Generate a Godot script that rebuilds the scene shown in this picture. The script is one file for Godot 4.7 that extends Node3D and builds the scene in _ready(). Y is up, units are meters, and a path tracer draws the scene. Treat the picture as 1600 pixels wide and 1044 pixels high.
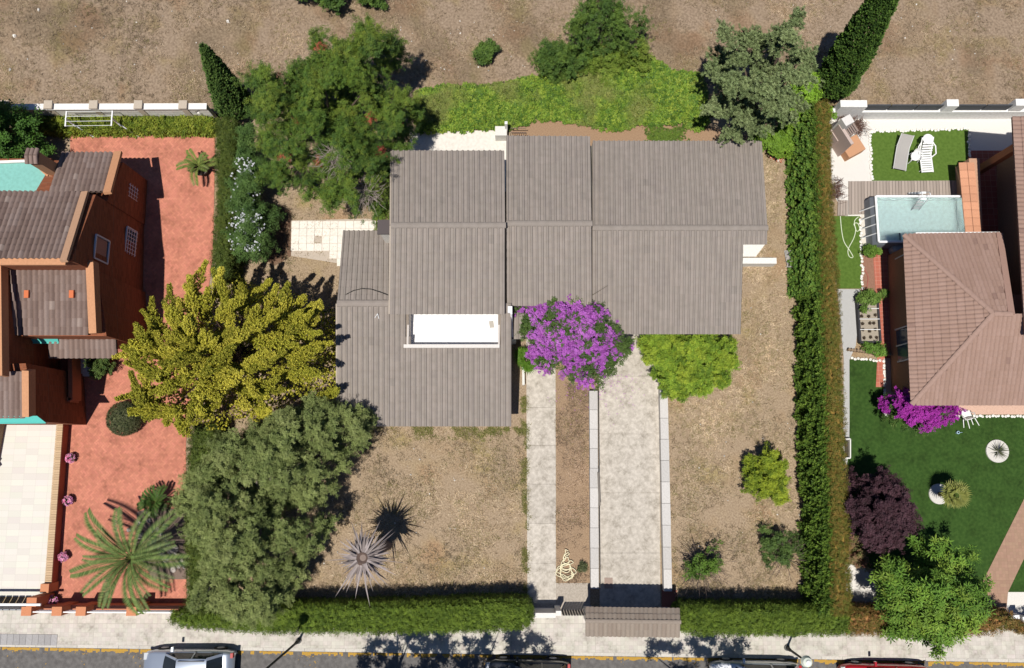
extends Node3D
# A villa, its garden and its two neighbours, seen from the air. x is east, z is south, y is up, metres.
var rng := RandomNumberGenerator.new()
var gain := 1.0
var used := {}
var mats := {}
var texs := {}


class MB:
	var v := PackedVector3Array()
	var n := PackedVector3Array()
	var u := PackedVector2Array()
	var c := PackedColorArray()
	var tint := Color(1, 1, 1)
	var turn := 0.0

	func put(p: Vector3, nn: Vector3) -> void:
		v.append(p); n.append(nn); c.append(tint)
		u.append(Vector2(p.x, p.z).rotated(turn))

	func tri(a: Vector3, b: Vector3, d: Vector3) -> void:
		var nn := (d - a).cross(b - a).normalized()
		put(a, nn); put(b, nn); put(d, nn)

	func quad(a: Vector3, b: Vector3, d: Vector3, e: Vector3) -> void:
		tri(a, b, d); tri(a, d, e)

	func box(at: Vector3, s: Vector3, b := Basis.IDENTITY) -> void:
		var p := []
		for k in 8:
			p.append(at + b * Vector3(s.x * (0.5 if k & 1 else -0.5), s.y * (0.5 if k & 2 else -0.5), s.z * (0.5 if k & 4 else -0.5)))
		quad(p[2], p[6], p[7], p[3]) if false else quad(p[2], p[3], p[7], p[6])
		quad(p[0], p[4], p[5], p[1])
		quad(p[0], p[1], p[3], p[2]); quad(p[4], p[6], p[7], p[5])
		quad(p[0], p[2], p[6], p[4]); quad(p[1], p[5], p[7], p[3])

	func bar(a: Vector3, b: Vector3, w: float, h: float) -> void:
		var d := (b - a)
		var z := d.normalized()
		var up := Vector3.UP if absf(z.y) < 0.95 else Vector3.FORWARD
		var x := up.cross(z).normalized()
		box((a + b) * 0.5, Vector3(w, h, d.length()), Basis(x, z.cross(x), z))

	func prism(poly: PackedVector2Array, y0: float, y1: float) -> void:
		var idx := Geometry2D.triangulate_polygon(poly)
		for k in range(0, idx.size(), 3):
			var a := poly[idx[k]]; var b := poly[idx[k + 1]]; var d := poly[idx[k + 2]]
			if (b - a).cross(d - a) < 0: 
				var t := b; b = d; d = t
			tri(Vector3(a.x, y1, a.y), Vector3(b.x, y1, b.y), Vector3(d.x, y1, d.y))
		var ccw := 1.0
		var area := 0.0
		for k in poly.size():
			area += poly[k].cross(poly[(k + 1) % poly.size()])
		ccw = signf(area)
		for k in poly.size():
			var a := poly[k]; var b := poly[(k + 1) % poly.size()]
			if ccw < 0:
				var t := a; a = b; b = t
			quad(Vector3(a.x, y0, a.y), Vector3(b.x, y0, b.y), Vector3(b.x, y1, b.y), Vector3(a.x, y1, a.y))

	func tube(path: Array, rad: Array, sides := 8, closed := true) -> void:
		var rings := []
		for k in path.size():
			var d: Vector3 = (path[mini(k + 1, path.size() - 1)] - path[maxi(k - 1, 0)]).normalized()
			var x := d.cross(Vector3.RIGHT if absf(d.x) < 0.8 else Vector3.UP).normalized()
			var y := d.cross(x)
			var ring := []
			for s in sides:
				var o := x * cos(TAU * s / sides) + y * sin(TAU * s / sides)
				ring.append([path[k] + o * rad[k], o])
			rings.append(ring)
		for k in path.size() - 1:
			for s in sides:
				var a = rings[k][s]; var b = rings[k][(s + 1) % sides]
				var d = rings[k + 1][(s + 1) % sides]; var e = rings[k + 1][s]
				put(a[0], a[1]); put(d[0], d[1]); put(b[0], b[1])
				put(a[0], a[1]); put(e[0], e[1]); put(d[0], d[1])
		if closed:
			for k in [0, path.size() - 1]:
				for s in range(1, sides - 1):
					tri(rings[k][0][0], rings[k][s][0], rings[k][s + 1][0])

	func lathe(prof: Array, at := Vector3.ZERO, sides := 20) -> void:
		for k in prof.size() - 1:
			var p0: Vector2 = prof[k]; var p1: Vector2 = prof[k + 1]
			var t := (p1 - p0).normalized()
			for s in sides:
				var q := []
				for pair in [[p0, s], [p0, s + 1], [p1, s + 1], [p1, s]]:
					var an: float = TAU * pair[1] / sides
					var nn := Vector3(cos(an) * t.y, -t.x, sin(an) * t.y)
					q.append([at + Vector3(cos(an) * pair[0].x, pair[0].y, sin(an) * pair[0].x), nn])
				for i in [0, 1, 2, 0, 2, 3]:
					put(q[i][0], q[i][1])

	func grid(rows: Array) -> void:
		# a smooth sheet through rows of points
		var nr := rows.size(); var nc: int = rows[0].size()
		var nm := []
		for i in nr:
			var line := []
			for j in nc:
				var a: Vector3 = rows[mini(i + 1, nr - 1)][j] - rows[maxi(i - 1, 0)][j]
				var b: Vector3 = rows[i][mini(j + 1, nc - 1)] - rows[i][maxi(j - 1, 0)]
				line.append(a.cross(b).normalized())
			nm.append(line)
		for i in nr - 1:
			for j in nc - 1:
				for w in [[0, 0], [0, 1], [1, 1], [0, 0], [1, 1], [1, 0]]:
					put(rows[i + w[0]][j + w[1]], nm[i + w[0]][j + w[1]])

	func blade(a: Vector3, b: Vector3, side: Vector3, w: float) -> void:
		# a folded leaf from a to b
		var m := a.lerp(b, 0.45)
		var lift := (b - a).cross(side).normalized() * w * 0.25
		tri(a, m + side * w * 0.5 + lift, b)
		tri(a, b, m - side * w * 0.5 + lift)

	func mesh() -> ArrayMesh:
		var arr := []
		arr.resize(Mesh.ARRAY_MAX)
		arr[Mesh.ARRAY_VERTEX] = v; arr[Mesh.ARRAY_NORMAL] = n; arr[Mesh.ARRAY_TEX_UV] = u; arr[Mesh.ARRAY_COLOR] = c
		var m := ArrayMesh.new()
		m.add_surface_from_arrays(Mesh.PRIMITIVE_TRIANGLES, arr)
		return m


func pts(a: Array) -> PackedVector2Array:
	var r := PackedVector2Array()
	for k in range(0, a.size(), 2):
		r.append(Vector2(a[k], a[k + 1]))
	return r


func v3(p: Vector2, y := 0.0) -> Vector3:
	return Vector3(p.x, y, p.y)


func numbered(called: String) -> String:
	used[called] = used.get(called, 0) + 1
	return called if used[called] == 1 else "%s_%03d" % [called, used[called] - 1]


func thing(called: String, label: String, category: String, at := Vector3.ZERO, group := "", turn := 0.0) -> Node3D:
	var o := Node3D.new()
	o.name = numbered(called)
	add_child(o)
	o.position = at
	o.rotation.y = turn
	o.set_meta("label", label)
	o.set_meta("category", category)
	if group: o.set_meta("group", group)
	return o


func base_of(o: Node) -> Vector3:
	var p := Vector3.ZERO
	while o is Node3D and o != self:
		p += o.position
		o = o.get_parent()
	return p


# a part whose shape is given in world metres
func part(parent: Node3D, called: String, shape, m: Material, kind := "") -> MeshInstance3D:
	var o := local_part(parent, called, shape, m)
	o.position = -base_of(parent)
	if kind: o.set_meta("kind", kind)
	return o


# a part whose shape is given in the axes of its thing
func local_part(parent: Node3D, called: String, shape, m: Material) -> MeshInstance3D:
	var o := MeshInstance3D.new()
	o.name = called
	o.mesh = shape.mesh() if shape is MB else shape
	o.material_override = m
	parent.add_child(o, true)
	return o


func single(called: String, shape, m: Material, label: String, category: String, group := "") -> MeshInstance3D:
	var o := MeshInstance3D.new()
	o.name = numbered(called)
	o.mesh = shape.mesh() if shape is MB else shape
	o.material_override = m
	add_child(o)
	o.set_meta("label", label)
	o.set_meta("category", category)
	if group: o.set_meta("group", group)
	return o


func struct(called: String, shape, m: Material) -> MeshInstance3D:
	var o := MeshInstance3D.new()
	o.name = numbered(called)
	o.mesh = shape.mesh() if shape is MB else shape
	o.material_override = m
	add_child(o)
	o.set_meta("kind", "structure")
	return o


func copy(o: Node3D, at: Vector3, turn: float, label := "") -> Node3D:
	var r: Node3D = o.duplicate()
	var stem: String = str(o.name).rstrip("0123456789").trim_suffix("_")
	r.name = numbered(stem)
	add_child(r)
	r.position = at
	r.rotation.y = turn
	if label: r.set_meta("label", label)
	return r


# ---------------------------------------------------------------- materials
func lin(r: float, g: float, b: float) -> Color:
	return Color(r, g, b).linear_to_srgb()


func mat(r: float, g: float, b: float, rough := 0.85, tex := "", size := 1.0, spec := 0.3) -> StandardMaterial3D:
	var key := "%f %f %f %f %s %f" % [r, g, b, rough, tex, size]
	if mats.has(key): return mats[key]
	var m := StandardMaterial3D.new()
	m.albedo_color = lin(r, g, b)
	m.roughness = rough
	m.metallic_specular = spec
	if tex:
		m.albedo_texture = texs[tex]
		m.uv1_triplanar = true
		m.uv1_world_triplanar = true
		m.uv1_scale = Vector3.ONE / size
	mats[key] = m
	return m


# the same stuff a little paler or darker from piece to piece
func shade_of(k: int, r: float, g: float, b: float, rough: float, tex: String, size: float, by := 0.05) -> StandardMaterial3D:
	var s := 1.0 + by * ((k * 7) % 4 - 1.5)
	return mat(r * s, g * s, b * s, rough, tex, size)


func leafy(rough := 0.55, back := 0.35) -> StandardMaterial3D:
	var key := "leaf %f %f" % [rough, back]
	if mats.has(key): return mats[key]
	var m := StandardMaterial3D.new()
	m.vertex_color_use_as_albedo = true
	m.roughness = rough
	m.metallic_specular = 0.3
	m.backlight_enabled = back > 0.0
	m.backlight = Color(back, back, back * 0.6)
	mats[key] = m
	return m


func tinted(rough := 0.8, tex := "", size := 1.0) -> StandardMaterial3D:
	var key := "tint %f %s %f" % [rough, tex, size]
	if mats.has(key): return mats[key]
	var m := StandardMaterial3D.new()
	m.vertex_color_use_as_albedo = true
	m.roughness = rough
	m.metallic_specular = 0.3
	if tex:
		m.albedo_texture = texs[tex]
		m.uv1_triplanar = true
		m.uv1_world_triplanar = true
		m.uv1_scale = Vector3.ONE / size
	mats[key] = m
	return m


func noise_bytes(size: int, sd: int, freq: float, octaves := 3, kind := FastNoiseLite.TYPE_SIMPLEX_SMOOTH) -> PackedByteArray:
	var f := FastNoiseLite.new()
	f.seed = sd
	f.noise_type = kind
	f.frequency = freq / size
	f.fractal_octaves = octaves
	var im := f.get_seamless_image(size, size)
	im.convert(Image.FORMAT_L8)
	return im.get_data()


# colours laid along a ramp by a mix of coarse and fine noise
func ramp_tex(size: int, sd: int, f1: float, f2: float, w: float, cols: Array, contrast := 1.0) -> ImageTexture:
	var a := noise_bytes(size, sd, f1, 4)
	var b := noise_bytes(size, sd + 7, f2, 2)
	var table := PackedByteArray()
	var g := Gradient.new()
	g.offsets = PackedFloat32Array(range(cols.size()).map(func(k): return float(k) / (cols.size() - 1)))
	g.colors = PackedColorArray(cols)
	for k in 256:
		var c := g.sample(clampf((k / 255.0 - 0.5) * contrast + 0.5, 0, 1)).linear_to_srgb()
		table.append_array([int(c.r * 255), int(c.g * 255), int(c.b * 255)])
	var data := PackedByteArray()
	data.resize(size * size * 3)
	var wi := int(w * 256)
	for k in size * size:
		var t := ((a[k] * (256 - wi) + b[k] * wi) >> 8) * 3
		data[k * 3] = table[t]; data[k * 3 + 1] = table[t + 1]; data[k * 3 + 2] = table[t + 2]
	return ImageTexture.create_from_image(Image.create_from_data(size, size, false, Image.FORMAT_RGB8, data))


# paving print: cells with joints, each with a tone of its own
func cell_tex(size: int, nx: int, ny: int, sd: int, joint: int, base: Color, joint_col: Color, vary: float, herring := false) -> ImageTexture:
	var r := RandomNumberGenerator.new()
	r.seed = sd
	var fine := noise_bytes(size, sd, size * 0.35, 2)
	var im := Image.create(size, size, false, Image.FORMAT_RGB8)
	im.fill(joint_col.linear_to_srgb())
	var cw := size / nx
	var ch := size / ny
	for j in ny:
		for i in nx:
			var t := 1.0 + r.randf_range(-vary, vary)
			var col := Color(base.r * t, base.g * t * r.randf_range(0.97, 1.03), base.b * t).linear_to_srgb()
			if not herring:
				im.fill_rect(Rect2i(i * cw, j * ch, cw - joint, ch - joint), col)
				continue
			var m := posmod(i - j, 4)
			if m == 0:
				for e in [i, i - nx]:
					im.fill_rect(Rect2i(e * cw, j * ch, 2 * cw - joint, ch - joint), col)
			elif m == 3:
				for e in [j, j - ny]:
					im.fill_rect(Rect2i(i * cw, e * ch, cw - joint, 2 * ch - joint), col)
	var data := im.get_data()
	for k in size * size:
		var s := 232 + (fine[k] >> 3)
		for q in 3:
			data[k * 3 + q] = mini(255, data[k * 3 + q] * s / 248)
	return ImageTexture.create_from_image(Image.create_from_data(size, size, false, Image.FORMAT_RGB8, data))


# stains and faded patches over a printed or noisy surface
func worn(m: StandardMaterial3D, size: float) -> StandardMaterial3D:
	m = m.duplicate()
	m.detail_enabled = true
	m.detail_albedo = texs["stain"]
	m.detail_blend_mode = BaseMaterial3D.BLEND_MODE_MUL
	m.detail_uv_layer = BaseMaterial3D.DETAIL_UV_2
	m.uv2_triplanar = true
	m.uv2_world_triplanar = true
	m.uv2_scale = Vector3.ONE / size
	return m


func uv_mat(tex: String, size: float, rough := 0.85) -> StandardMaterial3D:
	var m := StandardMaterial3D.new()
	m.albedo_texture = texs[tex]
	m.uv1_scale = Vector3.ONE / size
	m.roughness = rough
	m.metallic_specular = 0.3
	return m


# ---------------------------------------------------------------- scattering
class Spray:
	var buf := PackedFloat32Array()
	var count := 0

	func add(at: Vector3, b: Basis, col: Color) -> void:
		buf.append_array([b.x.x, b.y.x, b.z.x, at.x, b.x.y, b.y.y, b.z.y, at.y, b.x.z, b.y.z, b.z.z, at.z, col.r, col.g, col.b, 1.0])
		count += 1


func spread(parent: Node3D, called: String, sp: Spray, mesh: Mesh, m: Material, kind := "") -> MultiMeshInstance3D:
	var mm := MultiMesh.new()
	mm.transform_format = MultiMesh.TRANSFORM_3D
	mm.use_colors = true
	mm.mesh = mesh
	mm.instance_count = sp.count
	mm.buffer = sp.buf
	var o := MultiMeshInstance3D.new()
	o.name = called
	o.multimesh = mm
	o.material_override = m
	parent.add_child(o, true)
	o.position = -base_of(parent) if parent != self else Vector3.ZERO
	o.set_meta("kind", "stuff")
	return o


func aim(up: Vector3, s: float) -> Basis:
	var y := up.normalized()
	var x := y.cross(Vector3(rng.randf() - 0.5, rng.randf() - 0.5, rng.randf() - 0.5)).normalized()
	if x.length_squared() < 0.5: x = y.cross(Vector3.RIGHT).normalized()
	return Basis(x, y, x.cross(y)).scaled(Vector3.ONE * s)


func any_dir() -> Vector3:
	var z := rng.randf_range(-1, 1)
	var a := rng.randf() * TAU
	var r := sqrt(1 - z * z)
	return Vector3(r * cos(a), z, r * sin(a))


func hue(cols: Array) -> Color:
	var k := rng.randf() * (cols.size() - 1)
	var i := int(k)
	var c: Color = cols[i].lerp(cols[mini(i + 1, cols.size() - 1)], k - i)
	return c * rng.randf_range(0.8, 1.2) * gain


func edge_gap(p: Vector2, poly: PackedVector2Array) -> float:
	var d := 1e9
	for k in poly.size():
		d = minf(d, p.distance_squared_to(Geometry2D.get_closest_point_to_segment(p, poly[k], poly[(k + 1) % poly.size()])))
	return sqrt(d)


func bounds(poly: PackedVector2Array) -> Rect2:
	var r := Rect2(poly[0], Vector2.ZERO)
	for p in poly: r = r.expand(p)
	return r


func middle(poly: PackedVector2Array) -> Vector2:
	var s := Vector2.ZERO
	for p in poly: s += p
	return s / poly.size()


# sprigs: a few leaves on a twig, standing along y from the origin
func sprig(n: int, length: float, leaf: float, width: float, droop := 0.3) -> ArrayMesh:
	var b := MB.new()
	for k in n:
		var t := (k + 0.6) / n
		var a := k * 2.4 + rng.randf_range(-0.4, 0.4)
		var o := Vector3(cos(a), 0, sin(a))
		var p := Vector3(0, length * t, 0) + o * 0.01
		var d := (o + Vector3.UP * rng.randf_range(-droop, 0.8 - droop) + Vector3.UP * t * 0.25).normalized()
		var side := d.cross(Vector3.UP).normalized().rotated(d, rng.randf_range(-0.45, 0.45))
		b.blade(p, p + d * leaf * rng.randf_range(0.7, 1.2), side, width)
	return b.mesh()


# a feathery conifer spray: short scaly branchlets in a loose fan
func feather(n: int, length: float, w: float, open := 0.5) -> ArrayMesh:
	var b := MB.new()
	for k in n:
		var t := float(k) / n
		var a := k * 2.4
		var o := Vector3(cos(a), 0, sin(a))
		var p := Vector3(0, length * t * 0.75, 0)
		var d := (o * open * rng.randf_range(0.5, 1.2) + Vector3.UP).normalized()
		var side := d.cross(o).normalized()
		b.blade(p, p + d * length * lerpf(0.5, 0.3, t) * rng.randf_range(0.8, 1.2), side, w)
	return b.mesh()


func twigs(n: int, r: float, w: float) -> MB:
	var b := MB.new()
	for k in n:
		var d := any_dir()
		d.y = absf(d.y) * 0.7
		b.blade(Vector3.ZERO, d * r * rng.randf_range(0.5, 1.0), d.cross(Vector3.UP).normalized(), w)
	return b


func trunk_of(t: Node3D, base: Vector3, top: Vector3, r: float, spread_to: Array, bark: Material) -> void:
	var b := MB.new()
	var mid := base.lerp(top, 0.5) + Vector3(rng.randf_range(-0.2, 0.2), 0, rng.randf_range(-0.2, 0.2))
	b.tube([base - Vector3(0, 0.1, 0), base.lerp(mid, 0.3), mid, top], [r * 1.3, r, r * 0.75, r * 0.25], 8)
	part(t, "trunk", b, bark)
	var lb := MB.new()
	for q in spread_to:
		var s := base.lerp(mid, rng.randf_range(0.5, 1.0))
		var e: Vector3 = q
		var k := s.lerp(e, 0.5) + Vector3(0, (e - s).length() * 0.08, 0)
		lb.tube([s, k, e], [r * 0.45, r * 0.25, r * 0.06], 5, false)
	if spread_to.size(): part(t, "limbs", lb, bark)


# lobes of foliage under a domed outline
func crown(t: Node3D, called: String, poly: PackedVector2Array, h0: float, h1: float, step: float, lobe: float, per: int, mesh: Mesh, m: Material, cols: Array, gap := 0.1, size := 1.0, flat := 1.0, lower := true, bump := 0.3) -> Array:
	var sp := Spray.new()
	var box := bounds(poly)
	var far := 0.01
	var spots := []
	var p := box.position
	while p.y < box.end.y:
		p.x = box.position.x
		while p.x < box.end.x:
			var q := p + Vector2(rng.randf_range(-0.5, 0.5), rng.randf_range(-0.5, 0.5)) * step
			if Geometry2D.is_point_in_polygon(q, poly):
				var d := edge_gap(q, poly)
				if d < step * 0.5 and rng.randf() < 0.25:
					p.x += step
					continue
				far = maxf(far, d)
				spots.append([q, d])
			p.x += step
		p.y += step
	var tips := []
	var nz := FastNoiseLite.new()
	nz.seed = rng.randi() % 999
	nz.frequency = 0.42
	nz.fractal_octaves = 2
	for s in spots:
		var k: float = clampf(s[1] / far, 0, 1)
		var dome := sqrt(k * (2 - k))
		var wave := nz.get_noise_2d(s[0].x, s[0].y)
		var y: float = lerpf(h0, h1, dome) + rng.randf_range(-0.6, 0.35) * lobe + wave * bump * (h1 - h0) * 1.4
		var layers := [[y, 1.0]]
		if lower and y - h0 > lobe * 1.6: layers.append([lerpf(h0, y, 0.45), 0.6])
		if rng.randf() < gap - wave * gap * 2.0: layers = layers.slice(1)
		for l in layers:
			var c := Vector3(s[0].x, l[0], s[0].y)
			var r := lobe * rng.randf_range(0.65, 1.25)
			tips.append(c)
			var tone: Color = hue(cols)
			# twigs that leave the lobe's middle in a few directions, with leaves along each
			var axes := []
			for i in 9:
				var d := any_dir()
				if d.y < -0.15: d.y = -d.y
				axes.append([d, rng.randf_range(0.7, 1.45)])
			for i in int(per * l[1] * r * r / (lobe * lobe)):
				var ax = axes[i % 9]
				var d: Vector3 = ax[0]
				var along := rng.randf_range(0.15, 1.0)
				var at: Vector3 = c + Vector3(d.x, d.y * flat, d.z) * r * float(ax[1]) * along + Vector3(rng.randfn(), rng.randfn() * flat, rng.randfn()) * r * 0.17
				sp.add(at, aim(d * 0.8 + any_dir() * 0.6 + Vector3.UP * 0.45, size * rng.randf_range(0.75, 1.3)), hue(cols).lerp(tone, 0.45))
	spread(t, called, sp, mesh, m)
	return tips


func limb_ends(tips: Array, n: int) -> Array:
	var r := []
	for k in mini(n, tips.size()):
		r.append(tips[rng.randi() % tips.size()] - Vector3(0, 0.15, 0))
	return r


# a clipped or shaggy hedge on a ground outline
func hedge(t: Node3D, poly: PackedVector2Array, h: float, density: float, mesh: Mesh, m: Material, cols: Array, size: float, rough := 0.08) -> void:
	var b := MB.new()
	var inner := Geometry2D.offset_polygon(poly, -0.12)
	b.prism(inner[0] if inner.size() else poly, 0.0, h - 0.12)
	# the twiggy inside has the colour of the leaves
	var mean: Color = cols[cols.size() / 2] * gain
	part(t, "core", b, mat(mean.r, mean.g, mean.b, 0.95))
	var sp := Spray.new()
	var box := bounds(poly)
	var f := FastNoiseLite.new()
	f.seed = rng.randi() % 1000
	f.frequency = 0.9
	for k in int(box.get_area() * density):
		var q := box.position + Vector2(rng.randf(), rng.randf()) * box.size
		if Geometry2D.is_point_in_polygon(q, poly):
			var e := clampf(edge_gap(q, poly) / 0.25, 0, 1)
			var bump := f.get_noise_2d(q.x, q.y)
			sp.add(Vector3(q.x, h - 0.1 * (1 - e) + rough * (bump * 1.4 + rng.randf_range(-1, 1)), q.y), aim(Vector3.UP * 0.9 + any_dir() * 0.7, size * rng.randf_range(0.7, 1.3)), hue(cols).lerp(cols[0 if bump < 0 else -1] * gain, absf(bump) * 0.8))
	for k in poly.size():
		var a := poly[k]; var e := poly[(k + 1) % poly.size()]
		var out := (e - a).normalized().orthogonal()
		if Geometry2D.is_point_in_polygon((a + e) * 0.5 + out * 0.05, poly): out = -out
		for i in int(a.distance_to(e) * h * density * 0.8):
			var q := a.lerp(e, rng.randf()) + out * rng.randf_range(-0.12, rough * 1.5)
			sp.add(Vector3(q.x, rng.randf() * h, q.y), aim(v3(out, 0.4) + any_dir() * 0.6, size * rng.randf_range(0.7, 1.3)), hue(cols))
	spread(t, "foliage", sp, mesh, m)


# ---------------------------------------------------------------- roofs
func tile_mesh(w: float, l: float, amp: float, barrel: bool, tone: Color) -> MB:
	var b := MB.new()
	b.tint = tone
	var xs := []
	for k in 7:
		var x := k / 6.0
		var y := amp * sin(PI * x) if barrel else amp * (sin(PI * clampf((x - 0.5) / 0.5, 0, 1)) if x > 0.5 else 0.12 * sin(PI * x * 2))
		xs.append(Vector2((x - 0.5) * w, y))
	for k in 6:
		var p: Vector2 = xs[k]; var q: Vector2 = xs[k + 1]
		b.quad(Vector3(p.x, p.y, 0), Vector3(q.x, q.y, 0), Vector3(q.x, q.y + 0.035, l + 0.03), Vector3(p.x, p.y + 0.035, l + 0.03))
		b.quad(Vector3(p.x, p.y + 0.035, l + 0.03), Vector3(q.x, q.y + 0.035, l + 0.03), Vector3(q.x, q.y - 0.005, l + 0.03), Vector3(p.x, p.y - 0.005, l + 0.03))
	return b


class Roof:
	var owner_thing: Node3D
	var shapes := []
	var meshes := []
	var spots := []
	var material: Material


func roof(t: Node3D, w: float, l: float, amp: float, barrel: bool, tones: Array, m: Material) -> Roof:
	var r := Roof.new()
	r.owner_thing = t
	r.material = m
	for c in tones:
		var b := tile_mesh(w, l, amp, barrel, c)
		r.shapes.append(b)
		r.meshes.append(b.mesh())
	return r


# tiles on the plane a (eave, one end), b (eave, other end), c (ridge above b), d (ridge above a)
func slope(r: Roof, a: Vector3, b: Vector3, c: Vector3, d: Vector3, w: float, l: float, clip := PackedVector2Array(), hole := PackedVector2Array()) -> void:
	var weather := FastNoiseLite.new()
	weather.seed = 31
	weather.frequency = 0.9
	var nu := maxi(1, int(round((a.distance_to(b) + d.distance_to(c)) * 0.5 / w)))
	var nv := maxi(1, int(round((a.distance_to(d) + b.distance_to(c)) * 0.5 / l)))
	for j in nv:
		for i in nu:
			var u := (i + 0.5) / nu
			var lo := a.lerp(b, u); var hi := d.lerp(c, u)
			var top := lo.lerp(hi, (j + 1.0) / nv)
			var cen := lo.lerp(hi, (j + 0.5) / nv)
			if clip.size() and not Geometry2D.is_point_in_polygon(Vector2(cen.x, cen.z), clip): continue
			if hole.size() and Geometry2D.is_point_in_polygon(Vector2(cen.x, cen.z), hole): continue
			var z := (lo - hi).normalized()
			var e0 := a.lerp(d, (j + 0.5) / nv); var e1 := b.lerp(c, (j + 0.5) / nv)
			var x := (e1 - e0).normalized()
			var y := z.cross(x).normalized()
			if y.y < 0:
				x = -x; y = -y
			var sx := e0.distance_to(e1) / nu / w
			var sz := lo.distance_to(hi) / nv / l
			# old tiles weather in streaks down the slope
			var last := r.shapes.size() - 1
			var k := clampi(int((0.5 + weather.get_noise_2d(cen.x * 2.2, cen.z * 0.35) * 0.9 + rng.randf_range(-0.22, 0.22)) * last), 0, last - 1)
			if rng.randf() < 0.014: k = last  # a stained or replaced tile
			r.spots.append([Transform3D(Basis(x * sx, y, z * sz), top + y * rng.randf_range(0.0, 0.008)), k])


# the 300 tiles that show largest are parts, the rest one mass
func lay(r: Roof, most := 300, rest_called := "roof_tiles") -> void:
	var eye := Vector3(0, 40, 0)
	r.spots.sort_custom(func(p, q): return p[0].origin.distance_squared_to(eye) < q[0].origin.distance_squared_to(eye))
	var off := base_of(r.owner_thing)
	var rest := MB.new()
	for k in r.spots.size():
		var s = r.spots[k]
		if k < most:
			var o := local_part(r.owner_thing, "tile", r.meshes[s[1]], r.material)
			o.transform = Transform3D(s[0].basis, s[0].origin - off)
		else:
			var src: MB = r.shapes[s[1]]
			var nb: Basis = s[0].basis.orthonormalized()
			for i in src.v.size():
				rest.v.append(s[0] * src.v[i]); rest.n.append(nb * src.n[i]); rest.u.append(Vector2.ZERO); rest.c.append(src.c[i])
	if rest.v.size(): part(r.owner_thing, rest_called, rest, r.material, "stuff")


# rounded cap tiles along a ridge or hip
func caps(r: Roof, a: Vector3, b: Vector3, rad: float, step: float, tone: Color) -> void:
	var n := maxi(1, int(round(a.distance_to(b) / step)))
	var d := (b - a).normalized()
	var x := d.cross(Vector3.UP).normalized()
	var y := x.cross(d)
	var cap := MB.new()
	cap.tint = tone
	for k in 6:
		var t0 := PI * k / 6.0; var t1 := PI * (k + 1) / 6.0
		var l := step + 0.03
		cap.quad(Vector3(cos(t0) * rad, sin(t0) * rad * 0.6, 0), Vector3(cos(t0) * rad * 0.9, sin(t0) * rad * 0.5, l), Vector3(cos(t1) * rad * 0.9, sin(t1) * rad * 0.5, l), Vector3(cos(t1) * rad, sin(t1) * rad * 0.6, 0))
	var m := cap.mesh()
	var off := base_of(r.owner_thing)
	for k in n:
		var o := local_part(r.owner_thing, "ridge_tile", m, r.material)
		o.transform = Transform3D(Basis(x, y, d), a.lerp(b, float(k) / n) - off + Vector3(0, rng.randf_range(0, 0.006), 0))


func deck_sheet(t: Node3D, called: String, corners: Array, m: Material, drop := 0.05, thick := 0.1) -> void:
	var b := MB.new()
	var top := corners.map(func(p): return p - Vector3(0, drop, 0))
	var low := corners.map(func(p): return p - Vector3(0, drop + thick, 0))
	for k in range(1, top.size() - 1):
		b.tri(top[0], top[k], top[k + 1])
		b.tri(low[0], low[k + 1], low[k])
	for k in top.size():
		var e := (k + 1) % top.size()
		b.quad(top[k], low[k], low[e], top[e])
	part(t, called, b, m)


# ---------------------------------------------------------------- the scene
func _ready() -> void:
	rng.seed = 11
	var cam := Camera3D.new()
	cam.name = "camera"
	cam.fov = 45.32
	cam.far = 400.0
	cam.position = Vector3(0, 40, 0)
	cam.rotation_degrees = Vector3(-81.4, 0, 0)
	add_child(cam)
	var env := Environment.new()
	env.background_mode = Environment.BG_SKY
	var sky := ProceduralSkyMaterial.new()
	sky.sky_top_color = Color(0.33, 0.45, 0.66)
	sky.sky_horizon_color = Color(0.68, 0.73, 0.8)
	sky.ground_bottom_color = Color(0.35, 0.31, 0.26)
	sky.ground_horizon_color = Color(0.5, 0.48, 0.44)
	sky.sky_energy_multiplier = 1.0
	env.sky = Sky.new()
	env.sky.sky_material = sky
	env.background_energy_multiplier = 0.54
	env.tonemap_mode = Environment.TONE_MAPPER_LINEAR
	env.tonemap_exposure = 1.06
	env.sdfgi_enabled = true
	env.ssao_enabled = true
	env.ssil_enabled = true
	var we := WorldEnvironment.new()
	we.name = "world_environment"
	we.environment = env
	add_child(we)
	var sun := DirectionalLight3D.new()
	sun.name = "sun"
	sun.light_color = Color(1.0, 0.98, 0.945)
	sun.light_energy = 1.5
	sun.light_angular_distance = 0.53
	sun.shadow_enabled = true
	add_child(sun)
	sun.look_at_from_position(Vector3.ZERO, Vector3(0.14, -1.0, -0.28), Vector3.RIGHT)

	textures()
	setting()
	villa()
	print("villa ", Time.get_ticks_msec())
	brick_house()
	print("brick house ", Time.get_ticks_msec())
	east_house()
	print("east house ", Time.get_ticks_msec())
	boundaries()
	print("boundaries ", Time.get_ticks_msec())
	trees()
	print("trees ", Time.get_ticks_msec())
	plants()
	print("plants ", Time.get_ticks_msec())
	west_things()
	east_things()
	villa_things()
	street_things()
	ground_cover()
	print("done ", Time.get_ticks_msec())


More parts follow.
